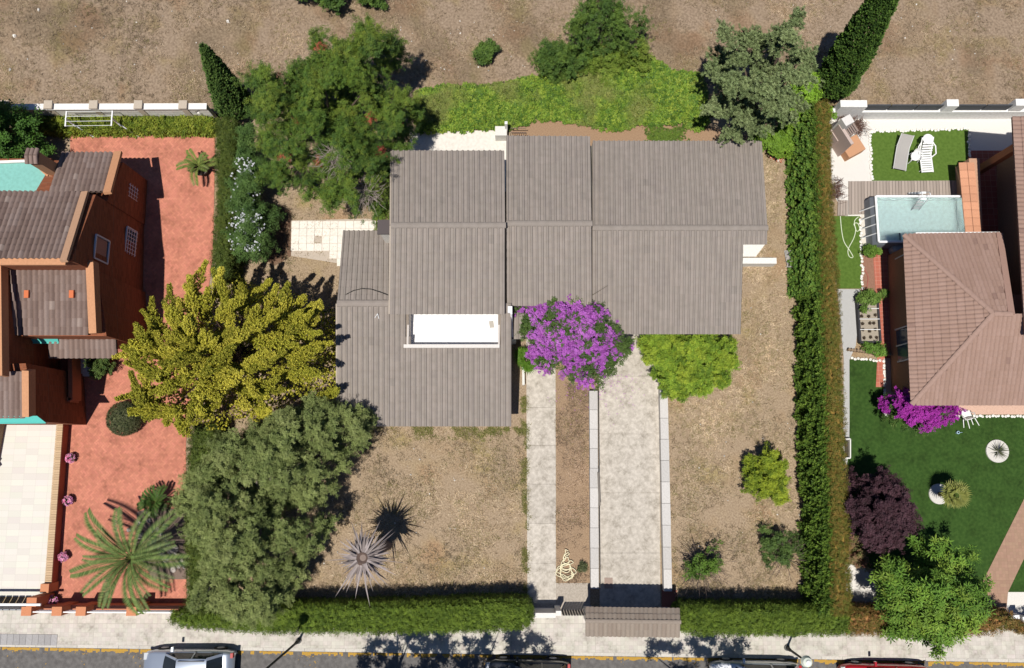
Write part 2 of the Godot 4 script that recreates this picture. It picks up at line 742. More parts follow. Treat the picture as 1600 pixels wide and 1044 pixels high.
func textures() -> void:
	texs["straw"] = ramp_tex(1024, 3, 44.0, 380.0, 0.6, [Color(0.11, 0.08, 0.05), Color(0.25, 0.182, 0.12), Color(0.35, 0.265, 0.18), Color(0.52, 0.42, 0.3)], 1.5)
	texs["heath"] = ramp_tex(1024, 9, 30.0, 330.0, 0.5, [Color(0.12, 0.09, 0.06), Color(0.225, 0.165, 0.115), Color(0.3, 0.225, 0.16), Color(0.42, 0.33, 0.245)], 1.5)
	texs["mottle"] = ramp_tex(512, 21, 11.0, 150.0, 0.5, [Color(0.74, 0.73, 0.71), Color(0.9, 0.895, 0.89), Color(1, 1, 1)], 1.4)
	texs["stain"] = ramp_tex(512, 27, 7.0, 40.0, 0.3, [Color(0.66, 0.65, 0.63), Color(0.9, 0.895, 0.885), Color(1, 1, 1), Color(1, 1, 1)], 1.5)
	texs["grain"] = ramp_tex(512, 33, 60.0, 240.0, 0.5, [Color(0.55, 0.55, 0.55), Color(0.85, 0.85, 0.85), Color(1, 1, 1)], 1.6)
	texs["turf"] = ramp_tex(1024, 41, 18.0, 400.0, 0.6, [Color(0.014, 0.038, 0.007), Color(0.03, 0.068, 0.012), Color(0.055, 0.105, 0.022)], 1.4)
	texs["bright_turf"] = ramp_tex(512, 43, 14.0, 240.0, 0.6, [Color(0.045, 0.085, 0.012), Color(0.08, 0.14, 0.022), Color(0.115, 0.185, 0.036)], 1.4)
	texs["asphalt"] = ramp_tex(1024, 51, 14.0, 380.0, 0.55, [Color(0.075, 0.07, 0.068), Color(0.125, 0.118, 0.114), Color(0.2, 0.19, 0.18)], 1.5)
	texs["concrete"] = ramp_tex(1024, 55, 16.0, 420.0, 0.62, [Color(0.28, 0.255, 0.225), Color(0.41, 0.38, 0.34), Color(0.55, 0.515, 0.465)], 1.7)
	texs["gravel"] = ramp_tex(512, 61, 120.0, 200.0, 0.5, [Color(0.36, 0.34, 0.31), Color(0.66, 0.64, 0.61), Color(0.88, 0.87, 0.85)], 2.2)
	texs["herring"] = cell_tex(1024, 32, 32, 5, 2, Color(0.5, 0.195, 0.132), Color(0.35, 0.14, 0.1), 0.13, true)
	texs["flag"] = cell_tex(1024, 20, 20, 8, 2, Color(0.53, 0.495, 0.445), Color(0.42, 0.39, 0.345), 0.07)
	texs["redtile"] = cell_tex(512, 8, 8, 9, 2, Color(0.36, 0.12, 0.085), Color(0.5, 0.36, 0.3), 0.1)
	texs["brick"] = cell_tex(1024, 12, 36, 12, 3, Color(0.25, 0.085, 0.042), Color(0.22, 0.11, 0.07), 0.2)
	texs["slab"] = cell_tex(512, 4, 8, 14, 2, Color(0.72, 0.69, 0.62), Color(0.6, 0.56, 0.5), 0.05)


# a sheet of small squares whose tone drifts from place to place
func sheet(box: Rect2, y: float, cell: float, sd: int, low: Color, high: Color, poly := PackedVector2Array()) -> MB:
	var f := FastNoiseLite.new()
	f.seed = sd
	f.frequency = 0.16
	f.fractal_octaves = 4
	var g := FastNoiseLite.new()
	g.seed = sd + 1
	g.frequency = 0.5
	var nx := int(box.size.x / cell)
	var ny := int(box.size.y / cell)
	var cols := PackedColorArray()
	for j in ny + 1:
		for i in nx + 1:
			var x := box.position.x + i * cell; var z := box.position.y + j * cell
			var t := clampf(0.5 + f.get_noise_2d(x, z) * 1.6, 0, 1)
			var c := low.lerp(high, t) * (1.0 + 0.22 * g.get_noise_2d(x, z))
			# patches of greener stalks and of bare brown soil
			c = c.lerp(Color(0.82, 0.9, 0.56) * low.r, clampf(g.get_noise_2d(x * 0.6 + 70, z * 0.6) * 1.8 - 0.25, 0, 0.7))
			c = c.lerp(Color(0.98, 0.82, 0.7) * low.r, clampf(g.get_noise_2d(x * 0.45, z * 0.45 + 90) * 2.0 - 0.3, 0, 0.8))
			cols.append(Color(c.r, c.g, c.b))
	var b := MB.new()
	for j in ny:
		for i in nx:
			var x := box.position.x + i * cell; var z := box.position.y + j * cell
			var q := [[x, z, j * (nx + 1) + i], [x + cell, z, j * (nx + 1) + i + 1], [x + cell, z + cell, (j + 1) * (nx + 1) + i + 1], [x, z + cell, (j + 1) * (nx + 1) + i]]
			for k in [0, 1, 2, 0, 2, 3]:
				b.tint = cols[q[k][2]]
				b.put(Vector3(q[k][0], y, q[k][1]), Vector3.UP)
	return b


func slab(called: String, poly: PackedVector2Array, y1: float, m: Material, turn := 0.0, y0 := -0.15) -> MeshInstance3D:
	var b := MB.new()
	b.turn = turn
	b.prism(poly, y0, y1)
	return struct(called, b, m)


func setting() -> void:
	var b := MB.new()
	b.quad(Vector3(-250, -0.3, -250), Vector3(250, -0.3, -250), Vector3(250, -0.3, 250), Vector3(-250, -0.3, 250))
	struct("ground", b, mat(0.24, 0.19, 0.13, 0.95, "heath", 6.0))
	struct("field", sheet(Rect2(-42, -40, 84, 22.4), 0.0, 0.3, 4, Color(0.76, 0.76, 0.72), Color(1.6, 1.5, 1.42)), tinted(0.95, "heath", 5.3))
	struct("lawn", sheet(Rect2(-42, -17.6, 84, 25.0), 0.0, 0.3, 14, Color(1.0, 0.97, 0.92), Color(1.75, 1.65, 1.6)), tinted(0.95, "straw", 4.7))
	# street
	slab("road", pts([-90, 8.3, 90, 9.2, 90, 22, -90, 22]), -0.12, mat(1.0, 1.0, 1.0, 0.9, "asphalt", 5.0), 0, -0.25)
	var pav := worn(uv_mat("flag", 4.0), 7.0)
	slab("pavement", pts([-33.84, 7.33, -15.38, 7.42, 1.08, 7.42, 7.99, 7.51, 15.36, 7.62, 33.76, 7.92, 33.52, 9.79, 24.39, 9.64, 0.0, 9.27, -24.46, 8.92, -33.65, 8.77]), 0.02, pav, 0.0, -0.25)
	# kerb stones, one by one
	var kerb := thing("kerb", "pale concrete kerb stones along the edge of the road", "kerb", Vector3(0, 0, 9))
	kerb.set_meta("kind", "structure")
	var ka: Vector2 = Vector2(-25.68, 8.95); var kb: Vector2 = Vector2(25.6, 9.7)
	var n := 52
	var kd := (kb - ka) / n
	var km := MB.new()
	km.box(Vector3(0, 0, 0), Vector3(kd.length() - 0.012, 0.26, 0.15))
	var kmesh := km.mesh()
	for i in n:
		var o := local_part(kerb, "kerb_stone", kmesh, shade_of(i, 0.56, 0.53, 0.48, 0.9, "mottle", 1.7))
		var p := ka + kd * (i + 0.5)
		o.position = Vector3(p.x, -0.1, p.y) - kerb.position
		o.rotation.y = -kd.angle()
	# worn yellow line by the kerb
	var f := FastNoiseLite.new()
	f.seed = 3
	f.frequency = 1.1
	f.fractal_octaves = 4
	var yl := MB.new()
	var along := 0.0
	var total := ka.distance_to(kb)
	var dir := (kb - ka) / total
	var out := Vector2(-dir.y, dir.x)
	while along < total:
		var p := ka + dir * along + out * 0.1
		var w0 := 0.03 + 0.03 * f.get_noise_1d(along * 4)
		var w1 := 0.16 + 0.14 * f.get_noise_1d(along * 3 + 50)
		if f.get_noise_1d(along * 1.3 + 200) > -0.28 and w1 > w0:
			var q := p + dir * 0.09
			yl.quad(v3(p + out * w0, -0.115), v3(q + out * w0, -0.115), v3(q + out * w1, -0.115), v3(p + out * w1, -0.115))
		along += 0.085
	for k in 900:
		# flakes of older paint
		var s: float = f.get_noise_1d(k * 13.7)
		var x := rng.randf() * total
		if f.get_noise_1d(x * 0.5 + 900) < 0.1: continue
		var p := ka + dir * x + out * (0.3 + rng.randf() * rng.randf() * 1.6)
		var w := rng.randf_range(0.02, 0.07)
		yl.tri(v3(p, -0.115), v3(p + dir.rotated(s) * w, -0.115), v3(p + out.rotated(s) * w, -0.115))
	struct("road_marking", yl, mat(0.5, 0.3, 0.06, 0.9, "grain", 0.8))
	# grey dropped-kerb slabs before the west driveway
	var dk := thing("pavement_ramp", "row of grey slabs before the white driveway gate", "paving", Vector3(-23.1, 0.0, 8.74))
	dk.set_meta("kind", "structure")
	var da: Vector2 = Vector2(-24.72, 8.71); var db: Vector2 = Vector2(-21.72, 8.74)
	for i in 10:
		var s := MB.new()
		var p := da.lerp(db, (i + 0.5) / 10)
		s.box(Vector3(p.x, 0.02, p.y), Vector3(da.distance_to(db) / 10 - 0.012, 0.05, 0.5))
		part(dk, "slab", s, shade_of(i, 0.36, 0.35, 0.35, 0.9, "mottle", 1.3))
	# west plot
	slab("patio", pts([-35.32, -16.73, -15.58, -16.73, -15.34, -10.1, -15.72, -4.81, -16.15, -0.66, -15.64, 7.15, -21.92, 7.15, -22.24, -0.35, -22.15, -3.84, -23.21, -16.73]), 0.03, worn(uv_mat("herring", 3.2), 9.0), 0.78)
	slab("driveway", pts([-33.8, -2.08, -22.58, -2.08, -22.51, 6.74, -32.68, 6.74]), 0.05, mat(0.86, 0.86, 0.87, 0.85, "slab", 2.4))
	slab("flower_border", pts([-26.33, -17.73, -15.49, -17.62, -15.45, -16.8, -26.25, -16.8]), 0.02, mat(0.28, 0.2, 0.14, 0.95, "grain", 0.7))
	# villa plot
	slab("terrace_north", pts([-5.38, -16.8, -0.27, -16.87, -0.13, -13.52, -5.32, -13.52]), 0.04, mat(0.74, 0.7, 0.64, 0.9, "mottle", 2.7))
	slabs("path", "worn concrete slabs of the path from the gate to the porch", [Vector2(0.71, -6.11), Vector2(2.2, -6.11), Vector2(2.12, 7.06), Vector2(0.74, 7.06)], 1, 7, 0.03, 0.56, 0.55, 0.535)
	slab("forecourt", pts([2.1, 6.11, 3.77, 6.11, 3.75, 7.57, 0.98, 7.57, 0.99, 7.03, 2.13, 7.03]), 0.026, mat(0.9, 0.85, 0.8, 0.9, "concrete", 2.1))
	slabs("driveway_ramp", "worn concrete bays of the driveway from the canopy to the house", [Vector2(4.38, -6.77), Vector2(7.46, -6.77), Vector2(7.13, 7.57), Vector2(4.21, 7.57)], 1, 5, 0.02, 0.555, 0.545, 0.53)
	# east plot
	slab("gravel_yard", pts([16.73, -17.51, 27.66, -17.51, 27.17, -12.48, 17.27, -12.14, 16.63, -13.52]), 0.02, mat(0.98, 0.97, 0.95, 0.9, "gravel", 1.4))
	slab("artificial_lawn", pts([18.81, -16.8, 23.97, -16.95, 23.82, -15.19, 23.3, -14.11, 18.73, -14.11]), 0.04, mat(1, 1, 1, 0.9, "bright_turf", 3.0))
	slab("artificial_lawn", pts([16.42, -12.21, 17.97, -12.21, 17.82, -8.39, 16.58, -8.39]), 0.04, mat(1, 1, 1, 0.9, "bright_turf", 3.0))
	slab("gravel_path", pts([16.58, -8.36, 17.79, -8.36, 17.34, -5.46, 17.01, -4.81, 16.58, 1.06, 16.29, 1.06, 16.69, -4.81]), 0.026, mat(0.62, 0.635, 0.65, 0.9, "gravel", 1.1))
	slab("gravel_bed", pts([16.07, 5.18, 16.91, 5.18, 17.9, 6.53, 17.83, 7.51, 15.92, 7.51]), 0.02, mat(0.98, 0.96, 0.93, 0.9, "gravel", 1.3))
	slab("gravel_bed", pts([23.83, 6.44, 27.78, 6.44, 27.64, 7.8, 23.71, 7.8]), 0.02, mat(0.98, 0.97, 0.95, 0.9, "gravel", 1.4))
	slab("green_lawn", pts([16.97, -4.75, 18.71, -4.75, 18.6, -2.24, 28.72, -2.24, 27.77, 6.53, 23.45, 6.53, 16.07, 5.18, 16.39, 1.06, 16.7, -0.35]), 0.035, worn_turf())
	slab("garden_path", pts([25.11, 2.08, 26.96, -0.66, 28.55, -0.66, 25.03, 4.58, 23.89, 6.53, 23.69, 7.62, 22.74, 7.62, 22.65, 6.14]), 0.05, mat(0.62, 0.42, 0.33, 0.9, "flag", 3.0))
	slab("house_terrace", pts([18.52, -10.51, 19.74, -10.51, 19.4, -5.79, 18.74, -3.36, 18.2, -3.36, 18.52, -6.11]), 0.04, mat(1.15, 1.1, 1.05, 0.85, "redtile", 1.6))
	slab("house_terrace", pts([17.87, -10.61, 18.56, -10.61, 18.6, -8.23, 17.78, -8.23]), 0.03, mat(0.62, 0.36, 0.28, 0.9, "concrete", 1.5))
	slab("house_terrace", pts([18.69, -4.81, 19.33, -4.81, 19.24, -3.52, 21.4, -2.56, 28.75, -2.56, 28.69, -1.99, 21.2, -1.99, 18.57, -2.24]), 0.045, mat(0.62, 0.42, 0.33, 0.9, "mottle", 1.4))
	slab("house_terrace", pts([23.87, -15.75, 30.17, -15.75, 29.49, -9.43, 23.1, -9.43]), 0.05, mat(0.9, 0.85, 0.85, 0.85, "redtile", 2.4))
	slab("house_terrace", pts([18.15, -13.34, 19.02, -13.41, 18.82, -10.58, 17.93, -10.58]), 0.024, mat(0.9, 0.87, 0.8, 0.9, "gravel", 1.9))


# paving laid in bays, each a slab of its own with open joints
func slabs(called: String, label: String, c: Array, nx: int, ny: int, top: float, r: float, g: float, b: float) -> void:
	var t := thing(called, label, "paving", v3((c[0] + c[2]) / 2))
	t.set_meta("kind", "structure")
	for j in ny:
		for i in nx:
			var q := []
			for k in [[0, 0], [1, 0], [1, 1], [0, 1]]:
				var u: float = clampf((i + k[0]) / float(nx), 0, 1); var v: float = (j + k[1]) / float(ny)
				q.append(c[0].lerp(c[1], u).lerp(c[3].lerp(c[2], u), v))
			var mid: Vector2 = (q[0] + q[2]) / 2
			var s := MB.new()
			s.prism(PackedVector2Array(q.map(func(p): return p + (mid - p).normalized() * 0.006)), -0.1, top + 0.004 * ((i + j * 2) % 3))
			part(t, "slab", s, worn(shade_of(i * 5 + j, r * 2.1, g * 2.1, b * 2.1, 0.9, "concrete", 4.3, 0.025), 5.0))


func worn_turf() -> StandardMaterial3D:
	return worn(mat(1.08, 1.08, 1.08, 0.92, "turf", 4.0), 8.0)


# a block whose top corners stand at heights of their own
func block(b: MB, p: PackedVector2Array, y0: float, ys: Array) -> void:
	var area := 0.0
	for k in p.size(): area += p[k].cross(p[(k + 1) % p.size()])
	var n := p.size()
	for k in n:
		var e := (k + 1) % n
		var i := k; var j := e
		if area < 0:
			i = e; j = k
		b.quad(v3(p[i], y0), v3(p[j], y0), v3(p[j], ys[j]), v3(p[i], ys[i]))
	for k in range(1, n - 1):
		if area > 0: b.tri(v3(p[0], ys[0]), v3(p[k], ys[k]), v3(p[k + 1], ys[k + 1]))
		else: b.tri(v3(p[0], ys[0]), v3(p[k + 1], ys[k + 1]), v3(p[k], ys[k]))


func inset(a: Vector3, b: Vector3, c: Vector3, d: Vector3, by: float) -> PackedVector2Array:
	var poly := PackedVector2Array([Vector2(a.x, a.z), Vector2(b.x, b.z), Vector2(c.x, c.z), Vector2(d.x, d.z)])
	var r := Geometry2D.offset_polygon(poly, -by, Geometry2D.JOIN_MITER)
	return r[0] if r.size() else poly


func villa() -> void:
	var t := thing("villa", "long low white villa with stepped grey tiled roofs in the dry garden", "house", Vector3(0.98, 0.0, -9.09))
	var w := 0.24; var l := 0.38
	var tones := [Color(0.276, 0.242, 0.216), Color(0.284, 0.249, 0.222), Color(0.29, 0.254, 0.226), Color(0.295, 0.258, 0.23), Color(0.303, 0.265, 0.236), Color(0.262, 0.228, 0.205)]
	var tm := tinted(0.8, "mottle", 5.3)
	var r := roof(t, w, l, 0.062, false, tones, tm)
	var deck := mat(0.24, 0.2, 0.165, 0.9)
	var plaster := mat(0.8, 0.77, 0.72, 0.85, "mottle", 2.0)
	# west block: the highest
	var l1 := Vector3(-5.61, 4.4, -13.98); var l2 := Vector3(-0.36, 4.4, -13.98); var l3 := Vector3(-0.31, 5.6, -10.09); var l4 := Vector3(-5.37, 5.6, -10.09); var l5 := Vector3(-5.52, 4.4, -6.32); var l6 := Vector3(-0.32, 4.4, -6.32)
	# middle block
	var m1 := Vector3(-0.27, 3.9, -14.91); var m2 := Vector3(3.7, 3.9, -14.88); var m3 := Vector3(3.58, 5.1, -10.32); var m4 := Vector3(-0.26, 5.1, -10.32); var m5 := Vector3(-0.23, 3.9, -6.8); var m6 := Vector3(3.67, 3.9, -6.8)
	# east block
	var e1 := Vector3(3.88, 3.3, -14.9); var e2 := Vector3(12.02, 3.3, -14.9); var e3 := Vector3(11.66, 4.6, -10.26); var e4 := Vector3(3.68, 4.6, -10.26); var e5 := Vector3(3.76, 3.1, -5.61); var e6 := Vector3(10.66, 3.1, -5.61); var e7 := Vector3(10.58, 4.6, -10.26); var e8 := Vector3(10.58, 4.38, -9.57); var e9 := Vector3(11.67, 4.38, -9.57)
	# front wing
	var f1 := Vector3(-8.06, 3, -10.54); var f2 := Vector3(-5.74, 3, -10.54); var f3 := Vector3(-5.49, 4.1, -6.85); var f4 := Vector3(-7.98, 4.1, -6.85); var f5 := Vector3(-8.14, 2.5, -1.36); var f6 := Vector3(-0.03, 2.5, -1.36); var f7 := Vector3(-0.03, 4.1, -6.85)
	var hole := pts([-4.78, -6.62, -0.59, -6.62, -0.59, -4.96, -4.75, -4.96])
	for s in [[l1, l2, l3, l4], [l5, l6, l3, l4], [m1, m2, m3, m4], [m5, m6, m3, m4], [e1, e2, e3, e4], [e5, e6, e7, e4], [e8, e9, e3, e7], [f1, f2, f3, f4]]:
		slope(r, s[0], s[1], s[2], s[3], w, l)
		deck_sheet(t, "roof_deck", s, deck)
	slope(r, f5, f6, f7, f4, w, l, PackedVector2Array(), hole)
	# deck of the front wing, left open over the sunk terrace
	var hx0: float = bounds(hole).position.x + 0.05; var hx1: float = bounds(hole).end.x - 0.05; var hz0: float = bounds(hole).position.y; var hz1: float = bounds(hole).end.y - 0.05
	var fy := func(z: float) -> float: return lerpf(f4.y, f5.y, clampf((z - f4.z) / (f5.z - f4.z), 0, 1))
	for q in [[f4.x, f4.z, hx0, f5.z], [hx1, f4.z, f6.x, f5.z], [hx0, hz1, hx1, f5.z], [hx0, f4.z, hx1, hz0]]:
		deck_sheet(t, "roof_deck", [Vector3(q[0], fy.call(q[3]), q[3]), Vector3(q[2], fy.call(q[3]), q[3]), Vector3(q[2], fy.call(q[1]), q[1]), Vector3(q[0], fy.call(q[1]), q[1])], deck)
	caps(r, l4, l3, 0.15, 0.4, tones[1])
	caps(r, m4, m3, 0.15, 0.4, tones[1])
	caps(r, e4, e3, 0.15, 0.4, tones[1])
	caps(r, f4, f3, 0.17, 0.4, tones[3])
	lay(r, 300)
	# walls
	var wb := MB.new()
	for s in [[[l1, l2, l6, l5], 4.3, l4, l3], [[m1, m2, m6, m5], 3.8, m4, m3], [[e1, Vector3(e6.x, 0, e2.z), e6, e5], 3.0, e4, e7], [[Vector3(f4.x, 0, f1.z), Vector3(f6.x, 0, f1.z), f6, f5], 2.4, f4, f7]]:
		var p := inset(s[0][0], s[0][1], s[0][2], s[0][3], 0.4)
		var low: float = s[1]
		wb.prism(p, 0.0, low - 0.05)
	part(t, "wall", wb, plaster)
	# gables up to the ridges
	var gb := MB.new()
	for s in [[l1, l5, l4, 0.12], [l2, l6, l3, -0.12], [m1, m5, m4, 0.06], [m2, m6, m3, -0.06], [e1, e5, e4, 0.1], [f1, f5, f4, 0.3]]:
		var o := Vector3(s[3], -0.17, 0)
		var a: Vector3 = s[0] + o; var b: Vector3 = s[1] + o; var c: Vector3 = s[2] + o
		a.x = c.x; b.x = c.x
		var th := Vector3(0.1 * signf(s[3]), 0, 0)
		for k in [Vector3.ZERO, th]:
			gb.tri(a + k, b + k, c + k)
			gb.quad(Vector3(a.x, 2.0, a.z) + k, Vector3(b.x, 2.0, b.z) + k, b + k, a + k)
	part(t, "gable", gb, plaster)
	# verge strips: pale mortar along the west edges and the steps between the roofs
	var vb := MB.new()
	for s in [[l1, l4], [l4, l5], [f4, f5], [e2, e3]]:
		vb.bar(s[0] + Vector3(-0.03, -0.06, 0), s[1] + Vector3(-0.03, -0.06, 0), 0.07, 0.14)
	part(t, "verge", vb, mat(0.42, 0.36, 0.3, 0.9, "mottle", 0.8))
	# sunk roof terrace
	var fl := MB.new()
	fl.box(Vector3((hx0 + hx1) / 2, 2.95, (hz0 + hz1) / 2), Vector3(hx1 - hx0, 0.1, hz1 - hz0))
	var tf := part(t, "roof_terrace", fl, mat(0.88, 0.88, 0.88, 0.7, "mottle", 1.6))
	var pw := MB.new()
	pw.box(Vector3(hx0 - 0.04, 3.3, (hz0 + hz1) / 2), Vector3(0.08, 0.95, hz1 - hz0))
	pw.box(Vector3(hx1 + 0.04, 3.3, (hz0 + hz1) / 2), Vector3(0.08, 0.95, hz1 - hz0))
	part(tf, "side_wall", pw, mat(0.55, 0.5, 0.46, 0.9))
	var pc := MB.new()
	pc.box(Vector3((hx0 + hx1) / 2 - 0.08, 3.35, hz1 + 0.08), Vector3(hx1 - hx0 + 0.3, 0.75, 0.16))
	part(tf, "parapet", pc, mat(0.72, 0.68, 0.64, 0.85, "mottle", 1.0))
	var dr := MB.new()
	dr.box(Vector3(-0.96, 3.02, -6.05), Vector3(0.2, 0.03, 0.32), Basis(Vector3.UP, 0.15))
	part(tf, "drain_cover", dr, mat(0.4, 0.37, 0.33))
	# porch roof below the middle block, white wall of the porch
	var pr := roof(t, w, l, 0.062, false, tones, tm)
	var q1 := Vector3(-0.15, 2.75, -5.42); var q2 := Vector3(3.76, 2.75, -5.42); var q3 := Vector3(3.76, 3.1, -7.16); var q4 := Vector3(-0.15, 3.1, -7.16)
	slope(pr, q1, q2, q3, q4, w, l)
	deck_sheet(t, "porch_deck", [q1, q2, q3, q4], deck)
	lay(pr, 0, "porch_tiles")
	var pl := MB.new()
	for x in [q1.x + 0.2, q2.x - 0.2]:
		pl.box(Vector3(x, 1.3, q1.z - 0.25), Vector3(0.3, 2.6, 0.3))
	part(t, "porch_pillar", pl, plaster)
	# chimney
	var c := Vector3(-5.77, 4.9, -10.17)
	var ch := MB.new()
	ch.box(Vector3(c.x, 3.9, c.z), Vector3(0.42, 2.1, 0.5))
	var chm := part(t, "chimney", ch, plaster)
	var cc := MB.new()
	cc.box(Vector3(c.x - 0.02, 5.0, c.z), Vector3(0.56, 0.1, 0.66))
	cc.box(Vector3(c.x + 0.26, 4.95, c.z), Vector3(0.1, 0.3, 0.66))
	part(chm, "cap", cc, mat(0.09, 0.075, 0.075, 0.8))
	# gutters and a downpipe at the corner of the porch
	var gu := MB.new()
	gu.tube([Vector3(-0.03, 4.2, -6.36), Vector3(-0.03, 3.6, -6.16), Vector3(0.03, 2.7, -5.4)], [0.05, 0.05, 0.05], 8)
	gu.box(Vector3(-0.09, 4.25, -6.52), Vector3(0.2, 0.16, 0.3))
	part(t, "downpipe", gu, mat(0.75, 0.75, 0.76, 0.4))
	# cable across the rear slope of the front wing
	var cb := MB.new()
	var cpts := [Vector3(-7.6, 4.02, -7.28), Vector3(-7.28, 4, -7.46), Vector3(-6.88, 3.98, -7.56), Vector3(-6.46, 3.99, -7.53), Vector3(-5.98, 4.05, -7.36), Vector3(-5.53, 4.1, -7.18)]
	cb.tube(cpts, [0.02, 0.02, 0.02, 0.02, 0.02, 0.02], 6)
	part(t, "cable", cb, mat(0.02, 0.02, 0.02, 0.6))
	var vt := MB.new()
	vt.bar(Vector3(-6.26, 3.98, -6.19), Vector3(-6.12, 4.1, -6.37), 0.03, 0.03)
	vt.bar(Vector3(-6.12, 4.1, -6.37), Vector3(-6.08, 3.98, -6.16), 0.03, 0.03)
	part(t, "aerial_bracket", vt, mat(0.6, 0.6, 0.6, 0.5))
	# south windows and garage door (under the eaves)
	var wn := MB.new()
	for k in 4:
		wn.box(Vector3(f5.x + 1.4 + k * 2.0, 1.4, f5.z - 0.395), Vector3(1.1, 1.1, 0.03))
	part(t, "window", wn, mat(0.05, 0.06, 0.07, 0.15))


func grille_window(t: Node3D, a: Vector3, b: Vector3, y0: float, y1: float, out: Vector3, bars: int) -> void:
	# a and b: the two ends of the sill line on the wall
	var up0 := Vector3(0, y0 - a.y, 0); var up1 := Vector3(0, y1 - a.y, 0)
	var p := MB.new()
	p.quad(a + up0 + out * 0.01, b + up0 + out * 0.01, b + up1 + out * 0.01, a + up1 + out * 0.01)
	var w := part(t, "window", p, mat(0.06, 0.07, 0.09, 0.1))
	var f := MB.new()
	for s in [[a + up0, b + up0], [a + up1, b + up1], [a + up0, a + up1], [b + up0, b + up1]]:
		f.bar(s[0] + out * 0.03, s[1] + out * 0.03, 0.07, 0.07)
	part(w, "frame", f, mat(0.6, 0.62, 0.66, 0.5))
	var g := MB.new()
	for k in bars:
		var q := a.lerp(b, (k + 0.5) / bars) + out * 0.1
		g.bar(q + up0, q + up1, 0.022, 0.022)
	for k in (4 if bars else 0):
		var o := up0.lerp(up1, (k + 0.5) / 4) + out * 0.1
		g.bar(a + o, b + o, 0.022, 0.022)
	if bars: part(w, "grille", g, mat(0.72, 0.74, 0.8, 0.5))


